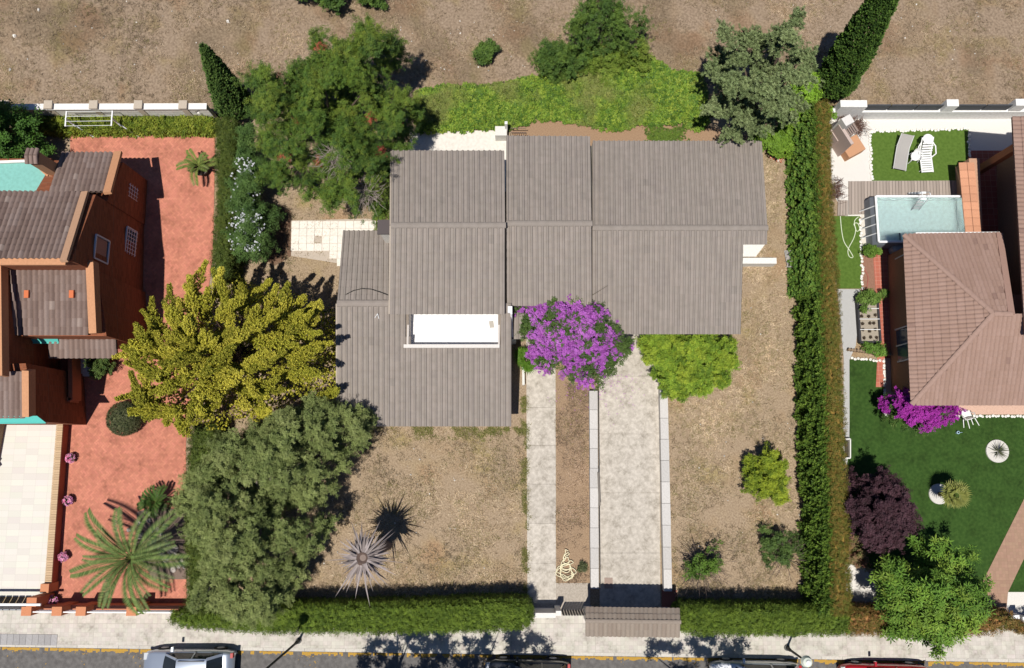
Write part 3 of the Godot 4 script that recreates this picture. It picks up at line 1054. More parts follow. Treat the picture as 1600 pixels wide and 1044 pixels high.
func brick_house() -> void:
	var t := thing("brick_house", "orange brick house with brown barrel tile roofs beside the red patio", "house", Vector3(-22.94, 0.0, -9.43))
	var brick := mat(0.95, 0.95, 0.95, 0.9, "brick", 3.2)
	var render_m := mat(0.56, 0.285, 0.155, 0.85, "mottle", 1.6)
	var w := 0.24; var l := 0.38
	var tones := [Color(0.2, 0.145, 0.125), Color(0.225, 0.163, 0.14), Color(0.24, 0.175, 0.15), Color(0.255, 0.19, 0.165), Color(0.28, 0.215, 0.19), Color(0.33, 0.26, 0.23)]
	var r := roof(t, w, l, 0.085, true, tones, tinted(0.8, "mottle", 1.1))
	var deck := mat(0.09, 0.06, 0.05, 0.9)
	var b := MB.new()
	# north lean-to, its terrace, the main block, the south block, the west block and the south wing
	block(b, pts([-22.34, -14.21, -18.96, -14.11, -18.93, -11.73, -22.54, -11.73]), 0.0, [2.7, 2.7, 3.95, 3.95])
	block(b, pts([-35, -14.14, -22.34, -14.21, -22.54, -11.73, -34.7, -11.73]), 0.0, [2.95, 2.95, 2.95, 2.95])
	block(b, pts([-34.7, -11.73, -18.97, -11.73, -18.79, -8.19, -34.25, -8.19]), 0.0, [4.9, 4.9, 6.75, 6.75])
	block(b, pts([-22.83, -8.19, -18.66, -8.19, -18.27, -5.3, -22.59, -5.3]), 0.0, [4.75, 4.75, 4.35, 4.35])
	block(b, pts([-34.25, -8.19, -22.57, -8.19, -22.06, -3.52, -33.66, -3.52]), 0.0, [5.3, 5.3, 5.3, 5.3])
	block(b, pts([-33.66, -3.52, -21.46, -4, -21.13, -1.48, -33.41, -1.48]), 0.0, [4.9, 4.9, 4.3, 4.3])
	part(t, "wall", b, brick)
	# tiles
	var a1 := Vector3(-21.85, 2.95, -14.45); var a2 := Vector3(-19.34, 2.95, -14.45); var a3 := Vector3(-19.01, 4.1, -12.13); var a4 := Vector3(-21.6, 4.1, -12.07)
	var b1 := Vector3(-25.24, 5.1, -11.79); var b2 := Vector3(-19.52, 5.1, -11.73); var b3 := Vector3(-19.15, 6.9, -8.22); var b4 := Vector3(-24.72, 6.9, -8.22)
	var c1 := Vector3(-22.46, 4.5, -5.34); var c2 := Vector3(-19.01, 4.5, -5.34); var c3 := Vector3(-19.05, 4.95, -8.38); var c4 := Vector3(-22.52, 4.95, -8.38)
	var d1 := Vector3(-21.64, 2.9, -4.52); var d2 := Vector3(-18.44, 2.9, -4.52); var d3 := Vector3(-18.37, 3.4, -5.72); var d4 := Vector3(-21.46, 3.4, -5.72)
	var e1 := Vector3(-24.64, 4.45, -1.65); var e2 := Vector3(-21.52, 4.45, -1.65); var e3 := Vector3(-21.4, 5, -3.64); var e4 := Vector3(-24.47, 5, -3.64)
	for s in [[a1, a2, a3, a4], [b1, b2, b3, b4], [c1, c2, c3, c4], [d1, d2, d3, d4], [e1, e2, e3, e4]]:
		slope(r, s[0], s[1], s[2], s[3], w, l)
		deck_sheet(t, "roof_deck", s, deck, 0.04, 0.08)
	lay(r, 300)
	# two vent tiles of fresh clay on the south block
	for p in [Vector3(-21.69, 4.86, -7.11), Vector3(-19.68, 4.86, -7.11)]:
		var vt := MB.new()
		vt.tint = Color(0.55, 0.16, 0.07)
		vt.box(p + Vector3(0, 0.05, 0), Vector3(0.2, 0.1, 0.34), Basis(Vector3.RIGHT, 0.1))
		part(t, "vent_tile", vt, tinted(0.8))
	# rendered verges and parapets
	var v := MB.new()
	v.bar(Vector3(-19.07, 3, -14.5), Vector3(-18.81, 4.2, -12.04), 0.36, 0.16)
	part(t, "verge", v, render_m)
	v = MB.new()
	v.bar(Vector3(-19.32, 5.15, -11.75), Vector3(-18.95, 7, -8.11), 0.3, 0.16)
	part(t, "verge", v, mat(0.5, 0.3, 0.19, 0.85, "mottle", 1.2))
	v = MB.new()
	v.bar(Vector3(-24.78, 6.8, -8.13), Vector3(-18.96, 6.8, -8.13), 0.3, 0.14)
	part(t, "verge", v, render_m)
	for s in [[Vector3(-18.72, 5.2, -8.47), Vector3(-18.54, 4.8, -5.35), 0.34], [Vector3(-19.69, 5.1, -8.43), Vector3(-18.63, 5.1, -8.46), 0.2], [Vector3(-22.45, 5.6, -8.34), Vector3(-21.92, 5.6, -3.36), 0.16], [Vector3(-21.12, 5.2, -3.68), Vector3(-21.23, 4.7, -1.7), 0.3]]:
		v = MB.new()
		v.bar(s[0], s[1], s[2], 0.5)
		part(t, "parapet", v, render_m)
	# rooftop terrace with its teal floor
	var fl := MB.new()
	fl.prism(pts([-26.59, -13.85, -23.39, -13.98, -22.41, -13.4, -22.51, -12.44, -26.45, -12.44]), 2.96, 3.0)
	var tf := part(t, "roof_terrace", fl, mat(0.22, 0.5, 0.45, 0.7, "mottle", 2.5))
	var pw := MB.new()
	for s in [[Vector3(-22.85, 3.05, -13.83), Vector3(-22.19, 3.05, -13.25)], [Vector3(-22.15, 3.05, -13.25), Vector3(-22.38, 3.05, -12.36)]]:
		pw.bar(s[0], s[1], 0.22, 0.3)
	part(tf, "parapet", pw, render_m)
	pw = MB.new()
	pw.bar(Vector3(-26.53, 3.1, -13.88), Vector3(-23.33, 3.1, -14.01), 0.12, 0.12)
	part(tf, "white_kerb", pw, mat(0.8, 0.78, 0.74))
	# chimney
	var base := Vector3(-21.99, 3, -13.53)
	var ch := MB.new()
	ch.box(base + Vector3(0, 0.9, 0), Vector3(0.5, 1.9, 0.5))
	var chp := part(t, "chimney", ch, mat(0.42, 0.25, 0.15, 0.9, "mottle", 1.0))
	for k in 3:
		var cm := MB.new()
		cm.tint = tones[k]
		var x := (k - 1) * 0.2
		for z in [-1, 1]:
			cm.tube([base + Vector3(x, 2.06, 0), base + Vector3(x, 1.95, z * 0.36)], [0.1, 0.1], 8)
		part(chp, "cap_tile", cm, tinted(0.8))
	# east windows
	var o := Vector3.RIGHT
	var wx := func(p: Vector3, x: float) -> Vector3: return Vector3(x + 0.02, 0, p.z)
	var xa: float = Vector3(-18.96, 0.0, -14.11).x; var xb: float = Vector3(-18.9, 0.0, -10.78).x
	var z1: float = Vector3(-19, 2, -13.4).z
	grille_window(t, Vector3(xa - 0.06, 0, Vector3(-19.07, 1.7, -13.34).z), Vector3(xa - 0.12, 0, Vector3(-19.17, 1.7, -12.02).z), 1.0, 2.0, o, 7)
	grille_window(t, Vector3(xb + 0.01, 0, Vector3(-19.04, 1.7, -11.07).z), Vector3(xb - 0.04, 0, Vector3(-19.13, 1.7, -9.77).z), 1.0, 2.0, o, 7)
	grille_window(t, Vector3(xb + 0.07, 0, Vector3(-19.12, 4.3, -9.86).z), Vector3(xb + 0.05, 0, Vector3(-19.15, 4.3, -8.78).z), 3.7, 4.9, o, 0)
	# teal awnings
	for s in [[Vector3(-22.2, 3.7, -5.49), Vector3(-20.91, 3.7, -5.49), Vector3(-21.04, 3.2, -5.14), Vector3(-22.23, 3.2, -5.14)], [Vector3(-24.31, 4.52, -1.68), Vector3(-20.98, 4.52, -1.71), Vector3(-20.68, 4.3, -1.41), Vector3(-24.43, 4.3, -1.38)], [Vector3(-24.77, 3.3, -3.88), Vector3(-23.65, 3.3, -3.88), Vector3(-23.55, 3, -3.26), Vector3(-24.91, 3, -3.26)]]:
		var aw := MB.new()
		aw.quad(s[0], s[1], s[2], s[3])
		aw.bar(s[3], s[2], 0.05, 0.08)
		part(t, "awning", aw, mat(0.1, 0.47, 0.42, 0.7))
	# walled balcony with a round end
	var bf := MB.new()
	bf.prism(pts([-22.99, -4.7, -21.68, -4.83, -21.46, -2.63, -22.38, -2.75, -22.77, -3.25]), 0.0, 0.9)
	var bal := part(t, "balcony", bf, mat(0.2, 0.14, 0.12, 0.85, "flag", 2.0))
	var ring := [Vector3(-22.25, 1.7, -4.73), Vector3(-22.36, 1.7, -4.23), Vector3(-22.38, 1.7, -3.74), Vector3(-22.25, 1.7, -3.25), Vector3(-21.97, 1.7, -2.88), Vector3(-21.52, 1.7, -2.7), Vector3(-21.12, 1.7, -2.6), Vector3(-21.18, 1.7, -3.37), Vector3(-21.32, 1.7, -4.67)]
	var pa := MB.new()
	for k in ring.size() - 1:
		pa.bar(ring[k] - Vector3(0, 0.4, 0), ring[k + 1] - Vector3(0, 0.4, 0), 0.2, 0.8)
	part(bal, "parapet", pa, mat(0.44, 0.17, 0.09, 0.9, "mottle", 1.1))
	var ow := MB.new()
	ow.prism(pts([-22.23, -4.81, -21.78, -4.81, -21.66, -2.62, -22.11, -2.56]), 0.0, 1.0)
	part(bal, "plinth", ow, mat(0.36, 0.13, 0.08, 0.9, "mottle", 1.1))
	# front steps
	for k in 3:
		var s := MB.new()
		s.prism(pts([-21.81, -4.81, -20.75, -4.81, -20.72, -4.49, -21.78, -4.49]), 0.0, 0.5)
		var st := part(t, "step", s, mat(0.82, 0.8, 0.76, 0.8, "mottle", 1.5))
		st.position += Vector3(0, -0.16 * k, 0.3 * k)


func east_house() -> void:
	var t := thing("hip_roof_house", "house with pinkish brown hipped tile roof beside the above-ground pool", "house", Vector3(22.72, 0.0, -6.77))
	var w := 0.2; var l := 0.33
	var tones := [Color(0.325, 0.212, 0.172), Color(0.335, 0.22, 0.18), Color(0.345, 0.228, 0.187), Color(0.36, 0.24, 0.198), Color(0.27, 0.175, 0.145)]
	var r := roof(t, w, l, 0.045, true, tones, tinted(0.8, "mottle", 1.7))
	var deck := mat(0.22, 0.13, 0.1, 0.9)
	var nw := Vector3(18.52, 3.3, -10.29); var sw := Vector3(18.29, 3.3, -2.29); var ne := Vector3(23.06, 3.3, -10.36); var ap := Vector3(21.44, 4.9, -6.23); var rr := Vector3(22.26, 4.9, -6.2); var se := Vector3(28.13, 3.3, -2.29); var re := Vector3(27.35, 4.9, -6.09)
	var flat := func(ps: Array) -> PackedVector2Array:
		var q := PackedVector2Array()
		for p in ps: q.append(Vector2(p.x, p.z))
		return q
	# the plane of each slope goes on to a full rectangle and is cut at the hips
	var nt := Vector3(nw.x, ap.y, ap.z)
	slope(r, nw, ne, Vector3(ne.x, ap.y, ap.z), nt, w, l, flat.call([nw, ne, rr, ap]))
	slope(r, sw, se, Vector3(se.x, ap.y, ap.z), Vector3(sw.x, ap.y, ap.z), w, l, flat.call([sw, se, re, ap]))
	slope(r, sw, nw, Vector3(ap.x, ap.y, nw.z), Vector3(ap.x, ap.y, sw.z), w, l, flat.call([sw, nw, ap]))
	deck_sheet(t, "roof_deck", [nw, ne, rr, ap], deck, 0.03, 0.05)
	deck_sheet(t, "roof_deck", [sw, se, re, ap], deck, 0.03, 0.05)
	deck_sheet(t, "roof_deck", [sw, nw, ap], deck, 0.03, 0.05)
	var vg := MB.new()
	vg.bar(ne + Vector3(-0.05, 0.02, 0), rr + Vector3(-0.05, 0.02, 0), 0.3, 0.12)
	part(t, "verge", vg, mat(0.36, 0.228, 0.185, 0.85, "mottle", 1.0))
	for s in [[nw, ap], [sw, ap], [ap, rr]]:
		caps(r, s[0] + Vector3(0, 0.02, 0), s[1] + Vector3(0, 0.02, 0), 0.13, 0.4, tones[3])
	# porch block with its own higher roof
	var p1 := Vector3(23.12, 5, -15.45); var p2 := Vector3(22.73, 5, -5.24); var p3 := Vector3(24.61, 6.2, -5.06); var p4 := Vector3(25.1, 6.2, -14.92)
	slope(r, p2, p1, p4, p3, w, l)
	deck_sheet(t, "porch_deck", [p2, p1, p4, p3], deck, 0.03, 0.12)
	lay(r, 300)
	var wall_m := mat(0.36, 0.21, 0.13, 0.9, "mottle", 1.8)
	var b := MB.new()
	b.prism(pts([19.25, -10.1, 22.99, -10.1, 22.93, -7.43, 27.32, -7.43, 26.89, -3.14, 18.95, -3.14]), 0.0, 3.2)
	b.prism(pts([25.31, -15.4, 30.13, -15.4, 29.06, -5.46, 24.61, -5.46]), 0.0, 4.9)
	part(t, "wall", b, wall_m)
	for x in [[Vector3(19.29, 0.0, -9.7), 0.0], [Vector3(19.03, 0.0, -6.11), 0.1]]:
		var wn := MB.new()
		wn.box(x[0] + Vector3(-0.02, 1.5, 0.8), Vector3(0.05, 1.2, 1.5))
		var win := part(t, "window", wn, mat(0.05, 0.07, 0.11, 0.1))
		var wf := MB.new()
		for z in [-0.02, 0.8, 1.58]:
			wf.box(x[0] + Vector3(-0.04, 1.5, z), Vector3(0.07, 1.3, 0.06))
		part(win, "frame", wf, mat(0.65, 0.65, 0.66, 0.5))
	for q in [Vector3(25.19, 0.0, -14.04), Vector3(25.05, 0.0, -11.8)]:
		var wn := MB.new()
		wn.box(q + Vector3(-0.02, 2.4, 0), Vector3(0.06, 1.2, 0.8))
		part(t, "window", wn, mat(0.04, 0.045, 0.05, 0.15))
	var pil := MB.new()
	var f0 := Vector3(24.27, 0.0, -14.63)
	pil.box(f0 + Vector3(0, 2.45, 0), Vector3(0.35, 4.9, 0.35))
	part(t, "porch_pillar", pil, mat(0.4, 0.18, 0.09, 0.9, "mottle", 1.0))
	var ef := MB.new()
	ef.bar(Vector3(19.1, 3.25, -10.37), Vector3(23.07, 3.25, -10.4), 0.08, 0.12)
	part(t, "gutter", ef, mat(0.85, 0.85, 0.84, 0.5))
	# terrace wall beside the pool, capped with clay tiles
	var tw := MB.new()
	tw.prism(pts([23.12, -14.84, 23.66, -14.84, 23.47, -11.05, 22.97, -11.05]), 0.0, 1.3)
	var wl := thing("terrace_wall", "rendered terrace wall capped with orange clay tiles along the pool", "wall", Vector3(23.25, 0.0, -13.17))
	part(wl, "wall", tw, mat(0.5, 0.3, 0.2, 0.9, "mottle", 1.3))
	var ca := Vector3(22.94, 1.36, -14.6); var cbv := Vector3(22.97, 1.36, -10.87)
	var n := 9
	for k in n:
		for s in [-1, 1]:
			var cm := MB.new()
			var d := (cbv - ca) / n
			cm.box(ca + d * (k + 0.5) + Vector3(s * 0.2, 0, 0), Vector3(0.38, 0.06, d.length() - 0.015), Basis(Vector3.FORWARD, s * 0.08))
			part(wl, "cap_tile", cm, shade_of(k, 0.62, 0.31, 0.19, 0.85, "mottle", 0.9))


func boundaries() -> void:
	gain = 1.3
	# white garden wall on the north side of the west plot, with pilasters
	var t := thing("garden_wall", "white block wall with buff pilasters behind the low yellow hedge", "wall", Vector3(-20.24, 0.0, -17.51))
	var a: Vector2 = Vector2(-26.48, -17.44); var e: Vector2 = Vector2(-15.48, -17.48)
	var d := (e - a).normalized()
	var nb := 19
	var rows := 6
	var seg := a.distance_to(e) / nb
	var bm := MB.new()
	bm.box(Vector3.ZERO, Vector3(seg - 0.012, 0.245, 0.22))
	var mesh := bm.mesh()
	for j in rows:
		for i in nb:
			var o := local_part(t, "block", mesh, shade_of(i * 3 + j, 0.83, 0.8, 0.75, 0.9, "mottle", 1.4, 0.03))
			var p := a + d * seg * (i + 0.5 + (0.25 if j % 2 else -0.25) * (1.0 if i > 0 and i < nb - 1 else 0.0))
			o.position = Vector3(p.x, 0.13 + j * 0.255, p.y) - t.position
			o.rotation.y = -d.angle()
	var cp := MB.new()
	cp.bar(v3(a, 1.6), v3(e, 1.6), 0.32, 0.08)
	part(t, "coping", cp, mat(0.82, 0.8, 0.77, 0.85, "mottle", 2.0))
	for x in [Vector3(-25.64, 0.0, -17.48), Vector3(-23.44, 0.0, -17.48), Vector3(-21.15, 0.0, -17.48), Vector3(-18.89, 0.0, -17.48), Vector3(-16.63, 0.0, -17.48)]:
		var pm := MB.new()
		pm.box(x + Vector3(0, 0.86, -0.02), Vector3(0.3, 1.72, 0.36))
		var pil := part(t, "pilaster", pm, mat(0.62, 0.54, 0.44, 0.9, "mottle", 1.0))
		var cm := MB.new()
		cm.box(x + Vector3(0, 1.76, -0.02), Vector3(0.42, 0.08, 0.44))
		part(pil, "cap", cm, mat(0.5, 0.43, 0.35, 0.9, "mottle", 1.0))
	# white wall with dark metal panels on the north side of the east plot
	t = thing("panel_wall", "low white wall with dark metal panels between white posts", "wall", Vector3(21.93, 0.0, -17.58))
	a = Vector2(16.53, -17.58); e = Vector2(28.35, -17.62)
	var wm := MB.new()
	wm.bar(v3(a, 0.45), v3(e, 0.45), 0.22, 0.9)
	part(t, "wall", wm, mat(0.82, 0.82, 0.81, 0.85, "mottle", 2.2))
	for k in 3:
		var x: Vector3 = [Vector3(17.35, 0.0, -17.62), Vector3(22.38, 0.0, -17.66), Vector3(25.89, 0.0, -17.69)][k]
		var pm := MB.new()
		pm.box(x + Vector3(0, 0.8, -0.02), Vector3([1.35, 0.6, 0.6][k], 1.6, 0.36))
		part(t, "post", pm, mat(0.83, 0.83, 0.82, 0.85, "mottle", 2.2))
	var zz := v3(a).lerp(v3(e), 0.5).z
	for s in [[Vector3(18.12, 0.0, -17.62).x, Vector3(19.3, 0.0, -17.62).x], [Vector3(19.34, 0.0, -17.62).x, Vector3(20.69, 0.0, -17.62).x], [Vector3(20.72, 0.0, -17.62).x, Vector3(22, 0.0, -17.62).x], [Vector3(22.78, 0.0, -17.62).x, Vector3(24.16, 0.0, -17.62).x], [Vector3(24.2, 0.0, -17.62).x, Vector3(25.51, 0.0, -17.62).x]]:
		var pm := MB.new()
		pm.box(Vector3((s[0] + s[1]) / 2, 1.18, zz - 0.02), Vector3(s[1] - s[0] - 0.03, 0.62, 0.06))
		part(t, "panel", pm, mat(0.07, 0.075, 0.085, 0.6))
	# low walls along the sunk driveway
	for k in 2:
		var p0: Vector3 = [Vector3(4.03, 0.0, -3.14), Vector3(7.51, 0.0, -3.84)][k]
		var p1: Vector3 = [Vector3(3.95, 0.0, 6.32), Vector3(7.44, 0.0, 6.44)][k]
		var lw := thing("kerb_wall", ["low pale wall between soil bed and driveway, with a black strip standing in for its shadow", "low pale wall between driveway and the dry lawn with small trees"][k], "wall", (p0 + p1) / 2)
		var n := 10
		for i in n:
			var s := MB.new()
			var q0 := p0.lerp(p1, float(i) / n); var q1 := p0.lerp(p1, (i + 0.985) / n)
			s.bar(q0 + Vector3(0, 0.2, 0), q1 + Vector3(0, 0.2, 0), 0.4 + rng.randf_range(-0.02, 0.01), 0.5)
			part(lw, "wall_section", s, shade_of(i, 0.56, 0.54, 0.52, 0.9, "mottle", 1.2))
		if k == 0:
			var shade_bar := MB.new()
			shade_bar.bar(p0 + Vector3(0.24, 0.5, 0), p1 + Vector3(0.24, 0.5, 0), 0.035, 0.05)
			part(lw, "rail", shade_bar, mat(0.03, 0.03, 0.03, 0.6))  # black bar stands in for the narrow shadow the wall casts on the driveway
			var gs := MB.new()
			gs.bar(Vector3(4.2, 0.5, 0.83), Vector3(4.24, 0.5, 2.42), 0.09, 0.07)
			part(lw, "gate_stop", gs, mat(0.16, 0.14, 0.12, 0.7))
	# divider between the west driveway and the red patio
	t = thing("divider_wall", "low red wall with a pale brick coping between driveway and patio", "wall", Vector3(-22.13, 0.0, 2.14))
	var w0 := Vector3(-21.98, 0.0, -2.24); var w1 := Vector3(-21.89, 0.0, 6.02)
	var dm := MB.new()
	dm.bar(w0 + Vector3(-0.14, 0.3, 0), w1 + Vector3(-0.14, 0.3, 0), 0.24, 0.6)
	part(t, "wall", dm, mat(0.4, 0.13, 0.08, 0.9, "mottle", 1.1))
	var nbk := 70
	for i in nbk:
		var s := MB.new()
		s.bar(w0.lerp(w1, float(i) / nbk) + Vector3(-0.14, 0.64, 0), w0.lerp(w1, (i + 0.9) / nbk) + Vector3(-0.14, 0.64, 0), 0.32, 0.08)
		part(t, "brick", s, shade_of(i, 0.56, 0.4, 0.25, 0.9, "mottle", 0.8))
	var ep := MB.new()
	ep.box(w1 + Vector3(-0.16, 0.45, 0.2), Vector3(0.4, 0.9, 0.4))
	part(t, "end_pier", ep, mat(0.58, 0.26, 0.14, 0.9, "mottle", 0.8))
	# crazy stone wall on the far side of the west driveway
	t = thing("stone_wall", "buff crazy stone retaining wall at the driveway edge", "wall", Vector3(-25.29, 0.0, 0.28))
	for i in 60:
		var s := MB.new()
		var q: Vector2 = Vector2(-25.26, -1.48).lerp(Vector2(-25.87, 5.18), rng.randf()) + Vector2(rng.randf_range(-1.3, 0), 0)
		s.box(Vector3(q.x, 0.75 + rng.randf_range(0, 0.03), q.y), Vector3(rng.randf_range(0.25, 0.45), 0.12, rng.randf_range(0.25, 0.5)), Basis(Vector3.UP, rng.randf() * 3))
		part(t, "stone", s, shade_of(i, 0.42, 0.3, 0.18, 0.9, "mottle", 0.9, 0.1))
	var sm := MB.new()
	sm.prism(pts([-30.24, -1.61, -25.15, -1.61, -25.73, 5.3, -29.46, 5.3]), 0.0, 0.74)
	part(t, "core", sm, mat(0.34, 0.24, 0.16, 0.9, "mottle", 0.9))
	# street front of the west plot: gate, piers, rails
	t = thing("front_fence", "white rail fence with orange piers in front of the palm", "fence", Vector3(-19.08, 0.0, 7.27))
	for x in [Vector3(-22.47, 0.0, 7.15), Vector3(-22.26, 0.0, 6.74), Vector3(-21.06, 0.0, 7.15), Vector3(-19.95, 0.0, 7.15), Vector3(-17.61, 0.0, 7.15)]:
		var pm := MB.new()
		pm.box(x + Vector3(0, 0.75, 0), Vector3(0.46, 1.5, 0.4))
		part(t, "pier", pm, mat(0.6, 0.25, 0.13, 0.9, "mottle", 0.8))
	var lowm := MB.new()
	lowm.bar(Vector3(-22.12, 0.35, 7.12), Vector3(-15.44, 0.35, 7.15), 0.22, 0.7)
	part(t, "low_wall", lowm, mat(0.6, 0.25, 0.15, 0.9, "mottle", 1.0))
	for y in [0.95, 1.15, 1.35]:
		var rm := MB.new()
		rm.bar(Vector3(-22.32, 0.0, 7.15) + Vector3(0, y, 0.05), Vector3(-15.58, 0.0, 7.18) + Vector3(0, y, 0.05), 0.05, 0.08)
		part(t, "rail", rm, mat(0.84, 0.84, 0.84, 0.5))
	t = thing("sliding_gate", "white topped dark driveway gate at the west pavement", "gate", Vector3(-24.63, 0.0, 7.09))
	var gm := MB.new()
	for k in 26:
		gm = MB.new()
		gm.box(Vector3(-30.79, 0.0, 7.09).lerp(Vector3(-22.66, 0.0, 7.09), (k + 0.5) / 26) + Vector3(0, 0.75, 0), Vector3(0.26, 1.4, 0.04))
		part(t, "slat", gm, mat(0.3, 0.32, 0.35, 0.5))
	gm = MB.new()
	gm.bar(Vector3(-29.64, 1.5, 6.83), Vector3(-21.81, 1.5, 6.83) + Vector3(0, 0, 0.02), 0.1, 0.1)
	part(t, "top_rail", gm, mat(0.84, 0.84, 0.83, 0.5))
	# entrance canopy of the villa plot with its tiles
	t = thing("gate_canopy", "small two-sided tiled canopy over the villa's driveway gate", "canopy", Vector3(5.68, 0.0, 7.71))
	var tones := [Color(0.29, 0.24, 0.2), Color(0.305, 0.252, 0.21), Color(0.275, 0.226, 0.186), Color(0.23, 0.19, 0.16)]
	var r := roof(t, 0.2, 0.36, 0.045, true, tones, tinted(0.8, "mottle", 1.4))
	var ca := Vector3(3.33, 2.35, 6.84); var cb := Vector3(7.59, 2.35, 6.9); var cc := Vector3(7.52, 2.72, 7.38); var cd := Vector3(3.29, 2.72, 7.33); var ce := Vector3(3.31, 2.35, 8.01); var cf := Vector3(7.55, 2.35, 8.06)
	slope(r, ca, cb, cc, cd, 0.2, 0.36)
	slope(r, ce, cf, cc, cd, 0.2, 0.36)
	deck_sheet(t, "roof_deck", [ca, cb, cc, cd], mat(0.25, 0.2, 0.16, 0.9), 0.03, 0.06)
	deck_sheet(t, "roof_deck", [ce, cf, cc, cd], mat(0.25, 0.2, 0.16, 0.9), 0.03, 0.06)
	caps(r, cd, cc, 0.1, 0.36, tones[0])
	lay(r, 300)
	for k in 2:
		var pm := MB.new()
		var mid: Vector3 = [(ca + ce) / 2, (cb + cf) / 2][k]
		pm.box(Vector3(mid.x + [0.3, -0.3][k], 1.15, mid.z), Vector3(0.4, 2.3, 0.5))
		part(t, "pillar", pm, mat(0.75, 0.72, 0.67, 0.9, "mottle", 1.0))
	for k in 22:
		var pm := MB.new()
		var q := ca.lerp(cb, 0.1 + 0.8 * k / 21.0)
		pm.box(Vector3(q.x, 0.95, (ca.z + ce.z) / 2), Vector3(0.16, 1.8, 0.04))
		part(t, "gate_slat", pm, mat(0.1, 0.085, 0.075, 0.6))
	# pedestrian gate with two white wall stubs
	t = thing("entrance_gate", "dark garden gate between white wall stubs beside the canopy", "gate", Vector3(2.21, 0.0, 7.45))
	for s in [[Vector3(1.05, 0.0, 7.36), Vector3(2.03, 0.0, 7.36), 1.35], [Vector3(2.03, 0.0, 7.24), Vector3(2.28, 0.0, 7.24), 1.5]]:
		var pm := MB.new()
		pm.bar(s[0] + Vector3(0, s[2] / 2, 0), s[1] + Vector3(0, s[2] / 2, 0), 0.22, s[2])
		part(t, "wall", pm, mat(0.76, 0.74, 0.7, 0.9, "mottle", 1.0))
	for k in 9:
		var pm := MB.new()
		pm.box(Vector3(2.34, 0.0, 7.36).lerp(Vector3(3.51, 0.0, 7.36), (k + 0.5) / 9) + Vector3(0, 0.7, 0), Vector3(0.1, 1.3, 0.03))
		part(t, "slat", pm, mat(0.12, 0.11, 0.1, 0.6))

	# hedges
	var leaf := sprig(9, 0.12, 0.085, 0.04)
	var shag := feather(12, 0.36, 0.05, 0.9)
	var m := leafy()
	var green := [Color(0.05, 0.085, 0.013), Color(0.085, 0.13, 0.017), Color(0.13, 0.185, 0.025)]
	t = thing("front_hedge", "long clipped green hedge along the pavement before the brown lawn", "hedge", Vector3(-4.92, 0.0, 7.42))
	hedge(t, pts([-15.63, 7.27, -10.94, 6.97, -4.93, 6.86, 0.0, 6.71, 0.77, 6.8, 0.8, 7.62, 0.0, 7.8, -6.14, 7.92, -11.66, 7.89, -15.36, 7.62]), 2.0, 190, leaf, m, green, 0.95, 0.09)
	t = thing("front_hedge", "clipped green hedge beside the tiled canopy, before the lawn with small trees", "hedge", Vector3(11.68, 0.0, 7.57))
	hedge(t, pts([7.86, 6.97, 15.28, 7.03, 15.34, 7.98, 12.27, 8.01, 8.13, 7.98, 7.74, 7.74]), 2.0, 190, leaf, m, green, 0.95, 0.09)
	t = thing("front_hedge", "browned clipped hedge under the ash tree at the pavement", "hedge", Vector3(16.9, 0.0, 7.62))
	var rusty := [Color(0.08, 0.085, 0.015), Color(0.17, 0.1, 0.03), Color(0.26, 0.13, 0.05), Color(0.07, 0.09, 0.016)]
	hedge(t, pts([15.39, 7.12, 18.47, 7.18, 22.3, 7.33, 23.02, 7.27, 23.04, 7.74, 21.48, 8.01, 18.41, 8.04, 15.34, 7.98]), 1.9, 170, leaf, m, rusty, 0.9, 0.09)
	t = thing("front_hedge", "short end of browned hedge beyond the pink garden path", "hedge", Vector3(24.57, 0.0, 7.8))
	hedge(t, pts([23.53, 7.74, 27.64, 7.74, 27.59, 8.21, 23.92, 8.15, 23.41, 7.98]), 1.5, 150, leaf, m, rusty, 0.9, 0.09)
	# tall shaggy hedge on the east boundary: loose face to the west, clipped brownish top
	t = thing("boundary_hedge", "tall shaggy cypress hedge with browned clipped top on the villa's boundary", "hedge", Vector3(14.91, 0.0, -3.52))
	var poly := pts([14.32, -17.16, 15.57, -17.16, 15.4, -13.52, 15.41, -8.43, 15.21, -0.35, 14.97, 6.97, 14.23, 6.97, 14.34, 2.75, 14.33, -3.52, 14.39, -10.1, 14.23, -13.52])
	var olive := [Color(0.07, 0.085, 0.014), Color(0.11, 0.11, 0.02), Color(0.19, 0.12, 0.03), Color(0.08, 0.09, 0.016)]
	hedge(t, pts([15.03, -17.16, 15.57, -17.16, 15.4, -13.52, 15.41, -8.43, 15.27, -0.35, 15.09, 6.97, 14.36, 6.97, 14.53, 2.75, 14.68, -3.52, 14.85, -10.1, 14.9, -13.52]), 2.9, 230, leaf, m, olive, 0.85, 0.07)
	var sp := Spray.new()
	var wg := [Color(0.04, 0.075, 0.014), Color(0.07, 0.125, 0.02), Color(0.11, 0.175, 0.026), Color(0.14, 0.21, 0.035)]
	var f := FastNoiseLite.new()
	f.seed = 77
	f.frequency = 0.55
	for k in 15000:
		var s := rng.randf()
		var p: Vector2 = Vector2(15.06, -17.16).lerp(Vector2(14.84, -9.43), s / 0.3) if s < 0.3 else Vector2(14.84, -9.43).lerp(Vector2(14.39, 6.97), (s - 0.3) / 0.7)
		var y := rng.randf_range(0.1, 2.75)
		var bulge := 0.6 + 1.0 * f.get_noise_2d(p.y * 2.4, y * 1.8)
		p.x -= (2.95 - y) * 0.12 * bulge + 0.18 * bulge + rng.randf_range(-0.25, 0.1)
		sp.add(Vector3(p.x, y, p.y), aim(Vector3(-0.55, 0.75, rng.randf_range(-0.5, 0.5)) + any_dir() * 0.4, rng.randf_range(0.6, 1.2)), hue(wg))
	spread(t, "shaggy_face", sp, shag, m)
